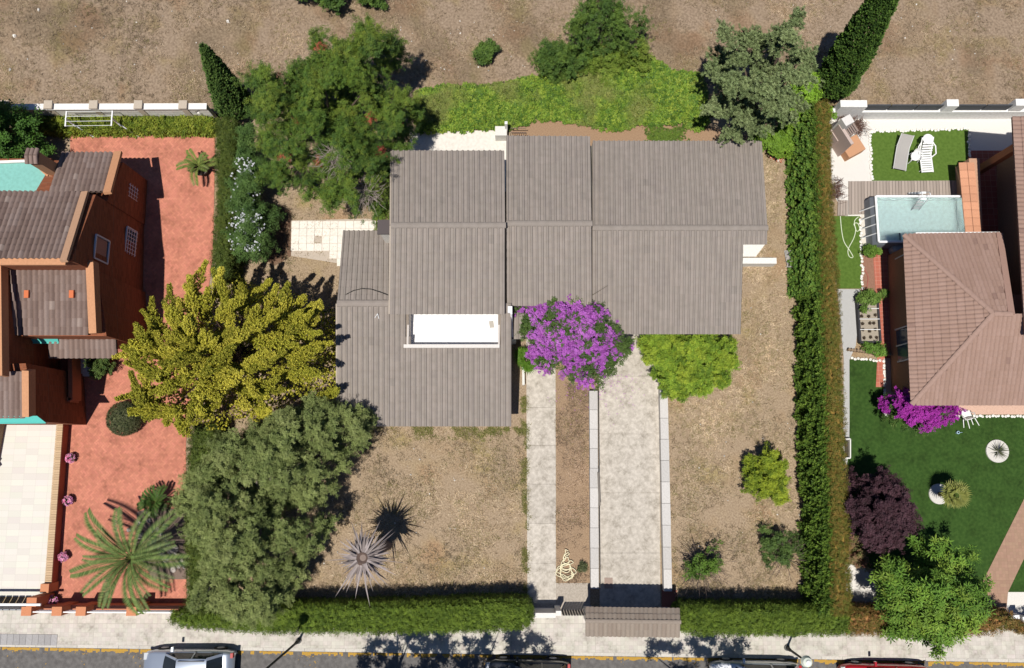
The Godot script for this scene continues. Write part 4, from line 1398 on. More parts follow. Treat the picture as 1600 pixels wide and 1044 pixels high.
	# ivy strands with broader leaves over the north end of that hedge
	t = thing("ivy", "bright ivy climbing over the north end of the boundary hedge", "ivy", Vector3(15.39, 0.0, -15.26))
	var iv := sprig(8, 0.1, 0.12, 0.09)
	sp = Spray.new()
	for k in 2600:
		var q: Vector2 = Vector2(15.01, -16.84).lerp(Vector2(14.79, -7.76), sqrt(rng.randf()) if rng.randf() < 0.4 else rng.randf())
		var y := rng.randf_range(0.0, 2.6)
		if f.get_noise_2d(q.y * 2, y * 2 + 40) < -0.1: continue
		sp.add(Vector3(q.x - 0.2 - 0.35 * (1 - y / 3) - rng.randf() * 0.2, y, q.y), aim(Vector3(-0.5, 0.7, 0) + any_dir() * 0.5, rng.randf_range(0.6, 1.0)), hue([Color(0.04, 0.09, 0.014), Color(0.08, 0.15, 0.024), Color(0.12, 0.18, 0.03)]))
	spread(t, "foliage", sp, iv, m)
	# hedge between the red patio and the villa
	t = thing("boundary_hedge", "flat clipped olive hedge between red patio and white oleanders", "hedge", Vector3(-14.82, 0.0, -13.86))
	var old := [Color(0.04, 0.06, 0.012), Color(0.06, 0.085, 0.016), Color(0.085, 0.105, 0.02)]
	hedge(t, pts([-14.81, -16.67, -13.91, -16.67, -13.84, -12.84, -13.79, -9.6, -13.93, -8.64, -14.61, -8.64, -14.58, -10.24, -14.53, -12.84]), 2.0, 200, leaf, m, old, 0.85, 0.05)
	t = thing("boundary_hedge", "clipped dark hedge between red patio and the grey-green tree", "hedge", Vector3(-15.49, 0.0, 0.28))
	hedge(t, pts([-15.11, -1.38, -14.05, -1.38, -14.26, 0.27, -14.34, 2.62, -14.07, 7.19, -14.83, 7.19, -15.17, 2.62, -15.25, 0.27]), 2.0, 170, leaf, m, old, 0.85, 0.06)
	# low yellow-green hedge before the white wall
	t = thing("low_hedge", "low yellow-green hedge at the foot of the white block wall", "hedge", Vector3(-20.22, 0.0, -17.16))
	hedge(t, pts([-24.95, -17.3, -15.54, -17.26, -15.51, -16.77, -24.9, -16.77]), 0.75, 230, sprig(8, 0.12, 0.13, 0.06), m, [Color(0.06, 0.1, 0.012), Color(0.14, 0.18, 0.02), Color(0.2, 0.22, 0.03)], 0.95, 0.14)


func trees() -> void:
	gain = 1.6
	var m := leafy()
	var bark := mat(0.16, 0.12, 0.09, 0.95, "grain", 0.5)
	var grey_bark := mat(0.26, 0.22, 0.19, 0.95, "grain", 0.5)
	var fine := sprig(12, 0.2, 0.11, 0.034)
	var broad := sprig(9, 0.2, 0.15, 0.06)
	var ash := sprig(12, 0.3, 0.2, 0.06)
	# the large dark tree north-west of the villa
	var t := thing("mastic_tree", "large dark green tree with reddish tufts and dead branches beside the villa roof", "tree", v3(Vector2(-8.92, -15.85)))
	var cols := [Color(0.022, 0.045, 0.012), Color(0.045, 0.085, 0.016), Color(0.075, 0.125, 0.018), Color(0.12, 0.145, 0.02)]
	var tips := crown(t, "crown", pts([-12.64, -16.54, -11.98, -17.56, -10.64, -17.75, -9.68, -18.61, -9.69, -20.39, -9.09, -20.65, -8.31, -19.81, -7.4, -20.65, -6.3, -20.46, -5.48, -19.03, -4.79, -17.65, -4.52, -15.91, -4.29, -14.35, -4.72, -13.73, -5.54, -13.42, -5.5, -11.89, -6.27, -10.93, -7.87, -11.05, -9.07, -11.74, -10.55, -12.2, -11.47, -13.06, -12.29, -14.2, -12.7, -15.29]), 2.2, 6.4, 0.74, 0.58, 225, fine, m, cols, 0.14, 0.82, 1.0, true, 0.4)
	trunk_of(t, t.position, t.position + Vector3(0, 4.2, 0), 0.28, limb_ends(tips, 26), bark)
	for k in 9:
		var q: Vector3 = [Vector3(-10.82, 4.6, -17.24), Vector3(-10.35, 4.6, -16.8), Vector3(-9.65, 5.3, -14.98), Vector3(-10.37, 4.6, -13.56), Vector3(-8.96, 4.7, -18.83), Vector3(-6.44, 5.3, -15.16), Vector3(-5.22, 4.6, -15.31), Vector3(-8.76, 4.7, -13.25), Vector3(-6.04, 4.8, -13.67)][k]
		var sp := Spray.new()
		for i in 46:
			sp.add(q + any_dir() * rng.randf() * 0.34 + Vector3(0, 0.3, 0), aim(Vector3.UP + any_dir(), rng.randf_range(0.5, 0.9)), hue([Color(0.22, 0.07, 0.035), Color(0.32, 0.06, 0.05)]))
		spread(t, "red_tuft", sp, fine, m)
	for q in [Vector3(-7.99, 4.9, -13.39), Vector3(-6.84, 3.9, -12.14)]:
		var tw := MB.new()
		for i in 110:
			var d := (Vector3(rng.randf_range(-0.9, 0.9), rng.randf_range(-0.1, 0.5), rng.randf_range(-0.6, 0.9))).normalized()
			var s: Vector3 = q + Vector3(rng.randf_range(-0.4, 0.4), rng.randf_range(0.1, 0.4), rng.randf_range(-0.4, 0.4))
			tw.tube([s, s + d * 0.5, s + d * 0.9 + any_dir() * 0.2], [0.016, 0.011, 0.005], 4, false)
		part(t, "dead_branches", tw, mat(0.34, 0.29, 0.26, 0.9))
	# golden cypress
	golden(t)
	# grey-green tree on the villa's lawn
	t = thing("evergreen_oak", "wide grey-green tree beside the brown lawn and the palm", "tree", v3(Vector2(-11.46, 2.29)))
	cols = [Color(0.06, 0.078, 0.024), Color(0.1, 0.13, 0.04), Color(0.15, 0.18, 0.058), Color(0.2, 0.222, 0.085)]
	tips = crown(t, "crown", pts([-15.32, 1.78, -14.1, 1.03, -13.55, -0.31, -12.39, -1.38, -10.99, -2.01, -9.87, -2.35, -8.01, -2.52, -6.85, -1.78, -5.93, -1.58, -6.3, -0.59, -7.3, 0.14, -7.89, 1.22, -8.47, 2.19, -8.04, 3.42, -8.67, 4.31, -9.14, 5.31, -9.6, 6.11, -9.89, 6.98, -10.98, 7.19, -12.62, 7.35, -13.67, 6.77, -13.96, 5.18, -13.93, 3.83, -14.87, 3.07]), 2.0, 5.4, 0.55, 0.46, 190, sprig(13, 0.15, 0.08, 0.03), m, cols, 0.16, 0.9, 0.9, true, 0.35)
	trunk_of(t, t.position, t.position + Vector3(0, 4.2, 0), 0.25, limb_ends(tips, 22), grey_bark)
	# grey-green cedar in the north-east corner
	t = thing("cedar_tree", "grey-green cedar with dark gaps behind the villa's north corner", "tree", v3(Vector2(11.93, -17.72)))
	cols = [Color(0.07, 0.095, 0.04), Color(0.115, 0.15, 0.062), Color(0.165, 0.195, 0.09)]
	tips = crown(t, "crown", pts([8.76, -17.65, 9.24, -19.24, 9.86, -19.89, 10, -18.73, 10.81, -19.69, 12.03, -19.95, 13.73, -20.34, 13.84, -18.99, 14, -17.65, 13.68, -16.14, 12.97, -15.04, 11.76, -14.33, 10.3, -14.52, 9.2, -15.01, 8.66, -16.45]), 2.4, 7.0, 0.9, 0.56, 190, feather(16, 0.26, 0.04, 1.5), m, cols, 0.2, 1.0, 0.55, true, 0.3)
	trunk_of(t, t.position, t.position + Vector3(0.3, 5.5, -0.3), 0.26, limb_ends(tips, 24), bark)
	# tall leaning column cypress and the small one
	column("column_cypress", "tall dark column cypress leaning over the dry field", Vector3(16.71, 0.0, -18.87), Vector3(15.92, 8.6, -19.42), 0.98, 0.42, 9000, [Color(0.03, 0.065, 0.018), Color(0.06, 0.11, 0.024), Color(0.1, 0.17, 0.034)])
	column("column_cypress", "small pointed cypress at the end of the white block wall", Vector3(-14.39, 0.0, -17.8), Vector3(-14.06, 5.6, -18.35), 0.95, 0.04, 5200, [Color(0.03, 0.06, 0.018), Color(0.06, 0.105, 0.026), Color(0.1, 0.15, 0.04)])
	# tree half out of the frame in the west
	t = thing("fig_tree", "dark leafy tree at the west end of the white block wall", "tree", v3(Vector2(-25.11, -16.12)))
	tips = crown(t, "crown", pts([-26.28, -16.89, -25.06, -17.22, -24.07, -16.66, -23.55, -16.07, -23.69, -15.25, -24.19, -14.6, -26.02, -14.27]), 1.2, 4.0, 0.5, 0.5, 90, broad, m, [Color(0.025, 0.06, 0.012), Color(0.06, 0.13, 0.02)], 0.1)
	trunk_of(t, t.position, t.position + Vector3(0, 2.6, 0), 0.16, limb_ends(tips, 8), bark)
	# ash tree by the pavement
	t = thing("ash_tree", "bright green tree with long leaves overhanging the east pavement", "tree", v3(Vector2(18.5, 6.21)))
	cols = [Color(0.035, 0.075, 0.012), Color(0.065, 0.13, 0.018), Color(0.1, 0.18, 0.025), Color(0.16, 0.2, 0.03)]
	tips = crown(t, "crown", pts([16, 4.55, 16.61, 3.99, 17.22, 4.27, 17.89, 3.99, 18.64, 3.6, 19.16, 4.27, 19.95, 4.44, 20.78, 4.71, 20.49, 5.46, 20.65, 6.2, 20.82, 6.82, 20.2, 7.18, 20.35, 7.72, 19.61, 7.45, 18.84, 7.61, 18.61, 8.36, 18.03, 7.83, 17.29, 7.99, 17, 7.29, 16.43, 6.55, 16.2, 5.81, 15.73, 5.1]), 1.8, 4.6, 0.72, 0.5, 82, ash, m, cols, 0.16, 1.0, 1.0, true, 0.4)
	trunk_of(t, t.position, t.position + Vector3(0, 3.6, 0), 0.17, limb_ends(tips, 18), grey_bark)
	# purple-leaved plum
	t = thing("purple_plum_tree", "round dark purple tree at the edge of the green lawn", "tree", v3(Vector2(17.02, 2.47)))
	tips = crown(t, "crown", pts([15.15, 1.56, 15.97, 0.98, 17.15, 0.9, 17.9, 1.47, 18.3, 2.42, 18.1, 3.47, 17.08, 4.03, 15.93, 3.92, 15.15, 3.41, 14.98, 2.42]), 1.2, 3.8, 0.42, 0.42, 105, sprig(10, 0.16, 0.09, 0.045), m, [Color(0.018, 0.01, 0.012), Color(0.04, 0.018, 0.024), Color(0.065, 0.032, 0.04)], 0.1)
	trunk_of(t, t.position, t.position + Vector3(0, 2.5, 0), 0.12, limb_ends(tips, 12), bark)
	# street trees: their shade falls on the pavement
	for k in 3:
		t = thing("street_tree", ["street tree with a small crown beyond the silver car", "street tree shading the pavement beyond the black car", "street tree shading the pavement beyond the light grey car"][k], "tree", [Vector3(-6.0, -0.12, 11.1), Vector3(-1.8, -0.12, 11.2), Vector3(8.0, -0.12, 11.5)][k], "street trees beside the parked cars")
		var c := PackedVector2Array()
		for i in 12:
			var a := TAU * i / 12
			c.append(Vector2(t.position.x, t.position.z) + Vector2(cos(a) * [2.3, 3.1, 2.9][k], sin(a) * 1.8) * rng.randf_range(0.85, 1.12))
		tips = crown(t, "crown", c, 5.2, 6.8, 0.66, 0.42, 52, broad, m, [Color(0.04, 0.09, 0.015), Color(0.08, 0.15, 0.02)], 0.25, 1.0, 1.0, false)
		trunk_of(t, t.position, t.position + Vector3(0, 4.8, 0), 0.14, limb_ends(tips, 10), bark)


func column(called: String, label: String, base: Vector3, tip: Vector3, rad: float, blunt: float, n: int, cols: Array) -> void:
	var t := thing(called, label, "tree", base)
	var b := MB.new()
	b.tube([base, base.lerp(tip, 0.5), base.lerp(tip, 0.9)], [0.14, 0.1, 0.03], 7)
	part(t, "trunk", b, mat(0.16, 0.12, 0.09, 0.95, "grain", 0.5))
	var sp := Spray.new()
	var ax := (tip - base).normalized()
	var x := ax.cross(Vector3.FORWARD).normalized()
	var z := ax.cross(x)
	var f := FastNoiseLite.new()
	f.frequency = 0.9
	for k in n:
		var s := pow(rng.randf(), 1.2)
		var a := rng.randf() * TAU
		var prof: float = (minf(1.0, s * 6 + 0.35)) * lerpf(1.0, blunt, pow(s, 1.3)) if blunt < 0.3 else minf(1.0, s * 5 + 0.4) * (1.0 - (1 - blunt) * pow(s, 2.2))
		var o := x * cos(a) + z * sin(a)
		var c := base.lerp(tip, s)
		var r := rad * prof * (0.93 + 0.22 * f.get_noise_3d(cos(a) * 1.5, s * 9, sin(a) * 1.5)) * (1.0 - 0.25 * rng.randf() * rng.randf())
		sp.add(c + o * r + Vector3(0, 0.2, 0), aim(ax * 1.1 + o * 0.55 + any_dir() * 0.25, rng.randf_range(0.7, 1.2)), hue(cols))
	spread(t, "crown", sp, feather(13, 0.28, 0.045, 0.7), leafy())


func golden(_before: Node3D) -> void:
	var c: Vector2 = Vector2(-12.57, -4.69)
	var t := thing("golden_cypress", "huge golden yellow cypress spreading over the boundary beside the villa", "tree", v3(c))
	var poly := pts([-17.84, -2.78, -17.1, -3.55, -17.73, -4.27, -16.8, -5.28, -17.28, -6.01, -16.42, -6.89, -16.63, -8.31, -15.6, -7.63, -14.52, -8.07, -13.68, -8.61, -13.08, -9.33, -12.64, -8.67, -11.85, -8.13, -11.41, -8.61, -10.8, -7.89, -9.59, -8.25, -9.78, -7.24, -8.4, -7.33, -7.87, -7.12, -8.07, -6.3, -7.33, -5.43, -7.44, -4.5, -7.07, -3.7, -7.67, -2.84, -8.81, -2.78, -9.35, -2.22, -10.21, -2.33, -10.75, -1.71, -11.61, -1.99, -12.28, -1.2, -12.94, -1.37, -13.47, -0.87, -14.36, -0.64, -14.82, -1.29, -15.48, -1.37, -16.25, -1.57, -16.97, -1.76, -17.63, -2.22])
	var sp := Spray.new()
	var box := bounds(poly)
	var base := t.position
	var limbs := []
	var cols := [Color(0.11, 0.125, 0.014), Color(0.21, 0.205, 0.023), Color(0.315, 0.29, 0.036), Color(0.4, 0.355, 0.058)]
	# plumes of foliage reaching out and up from the trunk
	var step := 0.68
	var far := 4.2
	var p := box.position
	while p.y < box.end.y:
		p.x = box.position.x
		while p.x < box.end.x:
			var q := p + Vector2(rng.randf_range(-0.5, 0.5), rng.randf_range(-0.5, 0.5)) * step
			p.x += step
			if not Geometry2D.is_point_in_polygon(q, poly): continue
			if rng.randf() < 0.24: continue
			var rel := q - c
			var k := clampf(edge_gap(q, poly) / 3.6, 0, 1)
			var y := lerpf(4.0, 7.4, sqrt(k * (2 - k))) + rng.randf_range(-0.8, 0.4)
			var tip := Vector3(q.x, y, q.y)
			var out := Vector3(rel.x, 0, rel.y).normalized()
			var dir := (out * lerpf(0.9, 0.6, k) + Vector3(0.25, lerpf(0.45, 0.7, k), -0.45) + any_dir() * 0.62).normalized()
			var len := rng.randf_range(1.2, 2.4)
			if rng.randf() < 0.12: limbs.append(tip - dir * len)
			var tone := hue(cols)
			for i in int(len * 250):
				var s := pow(rng.randf(), 0.8)
				var r := 0.3 * sin(PI * (0.2 + 0.78 * s)) * sqrt(rng.randf()) * (0.75 + 0.35 * sin(s * 11.0 + len * 9.0))
				var a := any_dir()
				a = (a - dir * a.dot(dir)).normalized()
				var at := tip - dir * len * (1 - s) + a * r
				sp.add(at, aim(dir * 1.0 + a * 0.75 + Vector3.UP * 0.2, rng.randf_range(0.65, 1.15)), hue(cols).lerp(tone, 0.5))
		p.y += step
	# thinner foliage inside
	for k in 11000:
		var q := box.position + Vector2(rng.randf(), rng.randf()) * box.size
		if not Geometry2D.is_point_in_polygon(q, poly): continue
		var g := clampf(edge_gap(q, poly) / 3.6, 0, 1)
		if g < 0.1: continue
		sp.add(Vector3(q.x, rng.randf_range(1.2, lerpf(2.0, 4.6, sqrt(g))), q.y), aim(any_dir() + Vector3.UP, rng.randf_range(0.8, 1.4)), hue(cols))
	spread(t, "crown", sp, feather(9, 0.16, 0.048, 1.0), leafy(0.6, 0.3))
	trunk_of(t, base, base + Vector3(0, 6.4, 0), 0.32, limbs, mat(0.17, 0.11, 0.08, 0.95, "grain", 0.5))


func bush(called: String, label: String, cat: String, poly: PackedVector2Array, h0: float, h1: float, step: float, lobe: float, per: int, mesh: Mesh, cols: Array, gap := 0.1, part_name := "foliage", group := "") -> Node3D:
	var c := middle(poly)
	var t := thing(called, label, cat, v3(c), group)
	var tips := crown(t, part_name, poly, h0, h1, step, lobe, per, mesh, leafy(), cols, gap, 1.0, 1.0, true, 0.3 if gap > 0.0 else 0.04)
	var b := MB.new()
	for k in 7:
		var e: Vector3 = tips[rng.randi() % tips.size()] if tips.size() else v3(c, h1)
		b.tube([v3(c), v3(c).lerp(e, 0.5) + Vector3(0, 0.1, 0), e], [0.035, 0.022, 0.008], 5, false)
	part(t, "stems", b, mat(0.2, 0.15, 0.11, 0.95))
	return t


func plants() -> void:
	gain = 1.45
	var m := leafy()
	var small := sprig(9, 0.12, 0.09, 0.042)
	var mid := sprig(9, 0.16, 0.12, 0.06)
	var ivy := sprig(8, 0.1, 0.13, 0.09)
	# bougainvilleas
	var bract := sprig(10, 0.1, 0.075, 0.062, 0.2)
	var pink := [Color(0.34, 0.08, 0.4), Color(0.48, 0.13, 0.56), Color(0.6, 0.22, 0.68)]
	var vine := [Color(0.03, 0.06, 0.015), Color(0.07, 0.11, 0.025)]
	var poly := pts([0.18, -6.88, 0.9, -6.94, 2.27, -7.3, 3.14, -7.06, 3.74, -7.37, 4.47, -6.58, 4.93, -5.76, 4.75, -5.31, 5.63, -5.19, 5.47, -4.65, 4.67, -4.24, 4.36, -3.52, 3.94, -3.05, 3.09, -3.17, 2.59, -3.58, 2.3, -4.06, 1.62, -3.82, 0.95, -4.77, 0.65, -5.76, 0.24, -6.27])
	var t := bush("bougainvillea", "large magenta bougainvillea hanging over the villa's porch", "bougainvillea", poly, 2.2, 4.35, 0.4, 0.38, 44, small, vine, 0.0)
	gain = 0.92
	crown(t, "blossom", poly, 2.3, 4.45, 0.34, 0.34, 56, bract, leafy(0.7, 0.5), pink, 0.1, 0.9, 1.0, false, 0.04)
	var petals := Spray.new()
	for k in 260:
		var q: Vector2 = Vector2(3.21, -3.52).lerp(Vector2(5.95, -4.16), rng.randf()) + Vector2(rng.randfn(0, 0.6), absf(rng.randfn(0, 0.8)))
		petals.add(v3(q, 0.045), aim(Vector3.UP + any_dir() * 0.3, rng.randf_range(0.4, 0.7)), hue(pink))
	spread(t, "fallen_petals", petals, sprig(2, 0.02, 0.06, 0.05), leafy(0.7, 0.3))
	gain = 1.45
	var shoots := MB.new()
	for s in [[Vector3(3.11, 3.6, -6.91), Vector3(4.4, 4.1, -7.68)], [Vector3(2.52, 3.6, -7.06), Vector3(2.15, 3.9, -7.55)], [Vector3(2.96, 3.6, -7.06), Vector3(2.5, 4, -7.43)]]:
		shoots.tube([s[0], s[0].lerp(s[1], 0.5) + Vector3(0, 0.1, 0), s[1]], [0.014, 0.01, 0.005], 5, false)
	part(t, "shoots", shoots, mat(0.12, 0.1, 0.06))
	poly = pts([18.04, -2.61, 18.75, -3.07, 19.33, -2.52, 21, -2.34, 21.06, -2, 20.29, -1.54, 19.84, -1.24, 18.78, -1.3, 18.04, -1.69])
	t = bush("bougainvillea", "magenta bougainvillea at the corner of the hipped roof on green lawn", "bougainvillea", poly, 0.8, 2.3, 0.36, 0.34, 26, small, vine, 0.0)
	gain = 0.92
	crown(t, "blossom", poly, 1.0, 2.5, 0.28, 0.32, 76, bract, leafy(0.7, 0.5), [Color(0.36, 0.035, 0.36), Color(0.45, 0.05, 0.42)], 0.03, 0.9, 1.0, false, 0.04)
	gain = 1.45
	# bright bush by the driveway
	bush("jasmine_bush", "broad yellow-green bush under the villa's east eave", "shrub", pts([6.24, -5.71, 7.42, -5.9, 9.28, -5.9, 10.57, -5.78, 10.72, -4.84, 10.74, -3.82, 10.04, -3.36, 9.54, -3.12, 8.86, -2.69, 7.94, -2.81, 7.19, -3.12, 7.06, -3.98, 6.52, -4.59]), 0.7, 2.5, 0.42, 0.34, 150, small, [Color(0.05, 0.09, 0.012), Color(0.1, 0.17, 0.018), Color(0.17, 0.25, 0.025), Color(0.25, 0.3, 0.03)], 0.06)
	# oleanders with white flowers
	poly = pts([-13.83, -16.48, -13.18, -16.21, -12.73, -14.75, -12.35, -13.43, -12.09, -11.8, -11.89, -10.35, -12.25, -9.39, -13.27, -9.29, -13.77, -10.44, -13.64, -12.77])
	t = bush("oleander", "tall oleander with white flowers beside the flat clipped hedge", "shrub", poly, 0.8, 2.7, 0.45, 0.42, 70, sprig(10, 0.2, 0.15, 0.034), [Color(0.025, 0.055, 0.014), Color(0.055, 0.1, 0.025), Color(0.085, 0.14, 0.035)], 0.14)
	var sp := Spray.new()
	for k in 620:
		var q: Vector2 = Vector2(-13.05, -14.34).lerp(Vector2(-12.73, -9.65), rng.randf() if rng.randf() < 0.5 else 0.6 + 0.4 * rng.randf()) + Vector2(rng.randfn(0, 0.35), 0)
		if not Geometry2D.is_point_in_polygon(q, poly): continue
		sp.add(Vector3(q.x, rng.randf_range(2.2, 2.85), q.y), aim(Vector3.UP + any_dir() * 0.5, rng.randf_range(0.5, 0.9)), Color(0.72, 0.74, 0.78) * rng.randf_range(0.85, 1.1))
	spread(t, "blossom", sp, sprig(6, 0.05, 0.06, 0.06), leafy(0.7, 0.3))
	# bushes in the undergrowth behind the villa
	var und := [Color(0.03, 0.06, 0.014), Color(0.055, 0.1, 0.02), Color(0.09, 0.14, 0.022)]
	bush("wild_olive", "tall dark wild shrub rising from the ivy into the field", "shrub", pts([2.53, -20.85, 3.42, -22.25, 3.46, -23.23, 5.39, -23.23, 5.59, -21.9, 6.51, -21.97, 6.81, -21.03, 6.14, -20.33, 5.23, -20.16, 4.21, -20.51, 3.39, -19.99]), 0.6, 3.2, 0.5, 0.48, 66, small, und, 0.14)
	bush("wild_shrub", "rounded dark shrub at the edge of the ivy and the dry field", "shrub", pts([1.19, -20.87, 2.06, -21.33, 2.99, -21.19, 3.71, -20.52, 3.64, -19.71, 2.64, -19.21, 1.65, -19.21, 1.26, -19.99]), 0.4, 1.9, 0.42, 0.42, 66, small, und, 0.12)
	bush("wild_shrub", "low mixed shrub in front of the tall wild one, with red berries", "shrub", pts([3.81, -20.52, 5.64, -20.77, 7.04, -20.98, 7.28, -20.16, 6.61, -19.64, 4.95, -19.35, 3.8, -19.56]), 0.3, 1.4, 0.45, 0.4, 60, small, [Color(0.06, 0.1, 0.016), Color(0.1, 0.15, 0.02), Color(0.14, 0.17, 0.03)], 0.1)
	bush("field_shrub", "small lone green shrub on the dry field behind the ivy", "shrub", pts([-1.85, -21.19, -1.35, -21.56, -0.81, -21.19, -0.87, -20.65, -1.34, -20.4, -1.75, -20.58]), 0.2, 0.8, 0.26, 0.24, 48, mid, und, 0.1)
	bush("field_shrub", "dark shrub at the far edge of the field above the mastic tree", "shrub", pts([-12.22, -24.53, -11.17, -23.73, -10.14, -23.44, -9.29, -23.29, -8.8, -23.73, -8.67, -24.9, -12.24, -24.9]), 0.3, 1.5, 0.4, 0.36, 60, mid, und, 0.1)
	bush("field_shrub", "half seen shrub on the field with a drooping twig", "shrub", pts([-8.14, -24.24, -7.58, -23.58, -7.04, -23.69, -6.96, -24.53, -8.15, -24.72]), 0.3, 1.0, 0.35, 0.3, 50, mid, und, 0.1)
	bush("ivy_bush", "bright ivy mound between the cedar and the column cypress", "shrub", pts([14.17, -17.75, 15.14, -19.31, 15.51, -18.96, 15.56, -17.58, 16.27, -17.47, 16.31, -16.99, 15.41, -16.55, 14.44, -16.72, 13.8, -16.89]), 0.5, 2.0, 0.36, 0.34, 66, ivy, [Color(0.07, 0.14, 0.015), Color(0.13, 0.24, 0.02), Color(0.17, 0.28, 0.03)], 0.06)
	bush("ivy_bush", "low green shrub mass at the villa's north-east roof corner", "shrub", pts([12.26, -16.26, 13.19, -16.5, 14.36, -16.68, 14.65, -15.98, 14.38, -15.29, 13.3, -15.29, 13, -15.91]), 0.2, 1.1, 0.36, 0.34, 60, ivy, [Color(0.06, 0.12, 0.015), Color(0.12, 0.2, 0.02)], 0.1)
	# lawn shrubs
	bush("lemon_tree", "small yellow-green lemon tree on the dry lawn", "tree", pts([11.25, 0.33, 11.82, -0.15, 12.51, -0.28, 12.97, 0.27, 13.24, 1.03, 13.18, 2.23, 12.35, 2.26, 11.8, 1.78, 11.33, 1.33]), 0.5, 1.9, 0.34, 0.28, 90, small, [Color(0.06, 0.1, 0.012), Color(0.15, 0.2, 0.018), Color(0.26, 0.3, 0.025)], 0.3)
	t = bush("sapling", "half bare young tree with long twigs beside the driveway wall", "tree", pts([7.57, 5.46, 8.27, 5.03, 9.05, 4.38, 9.67, 3.91, 10.01, 4.5, 9.86, 5.26, 9.3, 5.75, 8.4, 5.84]), 0.5, 1.3, 0.36, 0.24, 15, mid, [Color(0.04, 0.08, 0.015), Color(0.08, 0.14, 0.02)], 0.5)
	bare_twigs(t, Vector3(9.06, 0.0, 5.18), 1.7, 46, 0.3)
	t = bush("sapling", "low round sapling with bare twigs by the boundary hedge", "tree", pts([11.68, 4.18, 12.2, 3.53, 12.88, 3.41, 13.59, 3.74, 13.87, 4.33, 13.59, 4.92, 12.73, 5.24, 12.01, 5.01]), 0.3, 1.3, 0.32, 0.28, 34, small, [Color(0.04, 0.07, 0.02), Color(0.08, 0.13, 0.03)], 0.25)
	bare_twigs(t, Vector3(13.05, 0.0, 4.82), 1.5, 40, 0.5)
	bush("weed_clump", "small dark weed clump next to the coiled hose", "weed", pts([3.19, 5.17, 3.41, 5.05, 3.56, 5.29, 3.49, 5.59, 3.21, 5.53]), 0.04, 0.15, 0.12, 0.08, 9, small, [Color(0.05, 0.06, 0.03), Color(0.08, 0.09, 0.04)], 0.0)
	# west plot
	t = thing("topiary_ball", "dark clipped shrub ball on the red patio under the golden cypress", "shrub", Vector3(-19.02, 0.0, -1.77))
	var ts := Spray.new()
	var cc := t.position + Vector3(0, 0.55, 0)
	for k in 2600:
		var d := any_dir()
		if d.y < -0.4: continue
		ts.add(cc + Vector3(d.x * 0.8, d.y * 0.62, d.z * 0.8) * rng.randf_range(0.9, 1.02), aim(d + any_dir() * 0.5, 0.55), hue([Color(0.03, 0.04, 0.018), Color(0.065, 0.075, 0.03), Color(0.09, 0.09, 0.05)]))
	spread(t, "foliage", ts, small, m)
	var co := MB.new()
	co.lathe([Vector2(0.05, -0.55), Vector2(0.5, -0.4), Vector2(0.7, 0.0), Vector2(0.5, 0.4), Vector2(0.0, 0.52)], cc, 14)
	part(t, "core", co, mat(0.1, 0.11, 0.05))
	bush("patio_bush", "small flowering bush beside the white front steps", "shrub", pts([-20.83, -4.69, -19.98, -4.75, -19.73, -3.98, -20.68, -3.92]), 0.2, 0.8, 0.25, 0.25, 50, small, [Color(0.04, 0.08, 0.02), Color(0.09, 0.12, 0.03)], 0.05)
	bush("oleander", "small shrub below the dark tree at the west wall end", "shrub", pts([-25.92, -17.25, -25.53, -17.32, -25.34, -16.76, -25.72, -16.55]), 0.2, 0.8, 0.22, 0.22, 50, mid, [Color(0.05, 0.11, 0.015), Color(0.11, 0.2, 0.02)], 0.05)
	# east plot odds
	bush("rose_bush", "sprawling bush with pinkish shoots beside the purple tree", "shrub", pts([15.87, 3.6, 16.63, 4.19, 16.91, 4.93, 16.55, 5.31, 16.05, 5.08, 15.78, 4.49]), 0.3, 1.1, 0.3, 0.28, 48, small, [Color(0.06, 0.1, 0.02), Color(0.16, 0.13, 0.06), Color(0.3, 0.12, 0.1)], 0.15)
	bush("potted_shrub", "small green shrub between the pool and the red terrace", "shrub", pts([17.93, -10.38, 18.41, -10.64, 18.71, -10.38, 18.49, -10.04, 18.04, -10.04]), 0.15, 0.6, 0.24, 0.15, 15, mid, [Color(0.05, 0.1, 0.015), Color(0.12, 0.2, 0.03)], 0.1)
	bush("potted_shrub", "leggy shrub over the planter of the east terrace", "shrub", pts([17.34, -7.91, 18.06, -8.1, 18.83, -8.1, 18.74, -7.78, 18.02, -7.52, 17.67, -6.99, 17.35, -7.12]), 0.2, 0.7, 0.26, 0.15, 13, mid, [Color(0.05, 0.1, 0.015), Color(0.12, 0.18, 0.04)], 0.15)
	bush("potted_shrub", "low shrub at the log edging of the east terrace", "shrub", pts([17.58, -5.41, 18.07, -5.57, 18.6, -5.34, 18.45, -5.02, 17.75, -5.02]), 0.1, 0.45, 0.22, 0.15, 20, mid, [Color(0.05, 0.1, 0.015), Color(0.1, 0.18, 0.03)], 0.1)
	# dry brush by the barbecue
	for q in [[Vector3(17.41, 0.2, -17.71), "dry brown brush pile behind the barbecue"], [Vector3(18.07, 0.1, -16.97), "dry brown brush beside the barbecue hearth"], [Vector3(16.65, 0.1, -13.48), "withered reddish shrub between gravel and hedge"]]:
		t = thing("dry_brush", q[1], "shrub", q[0])
		var tw := MB.new()
		for i in 160:
			var s := Vector3(rng.randfn(0, 0.22), 0.1, rng.randfn(0, 0.26))
			tw.tube([s, s + any_dir() * 0.2 + Vector3(0, 0.15, 0), s + any_dir() * 0.3 + Vector3(0, 0.22, 0)], [0.012, 0.009, 0.004], 4, false)
		local_part(t, "twigs", tw, mat(0.22, 0.13, 0.1, 0.95))
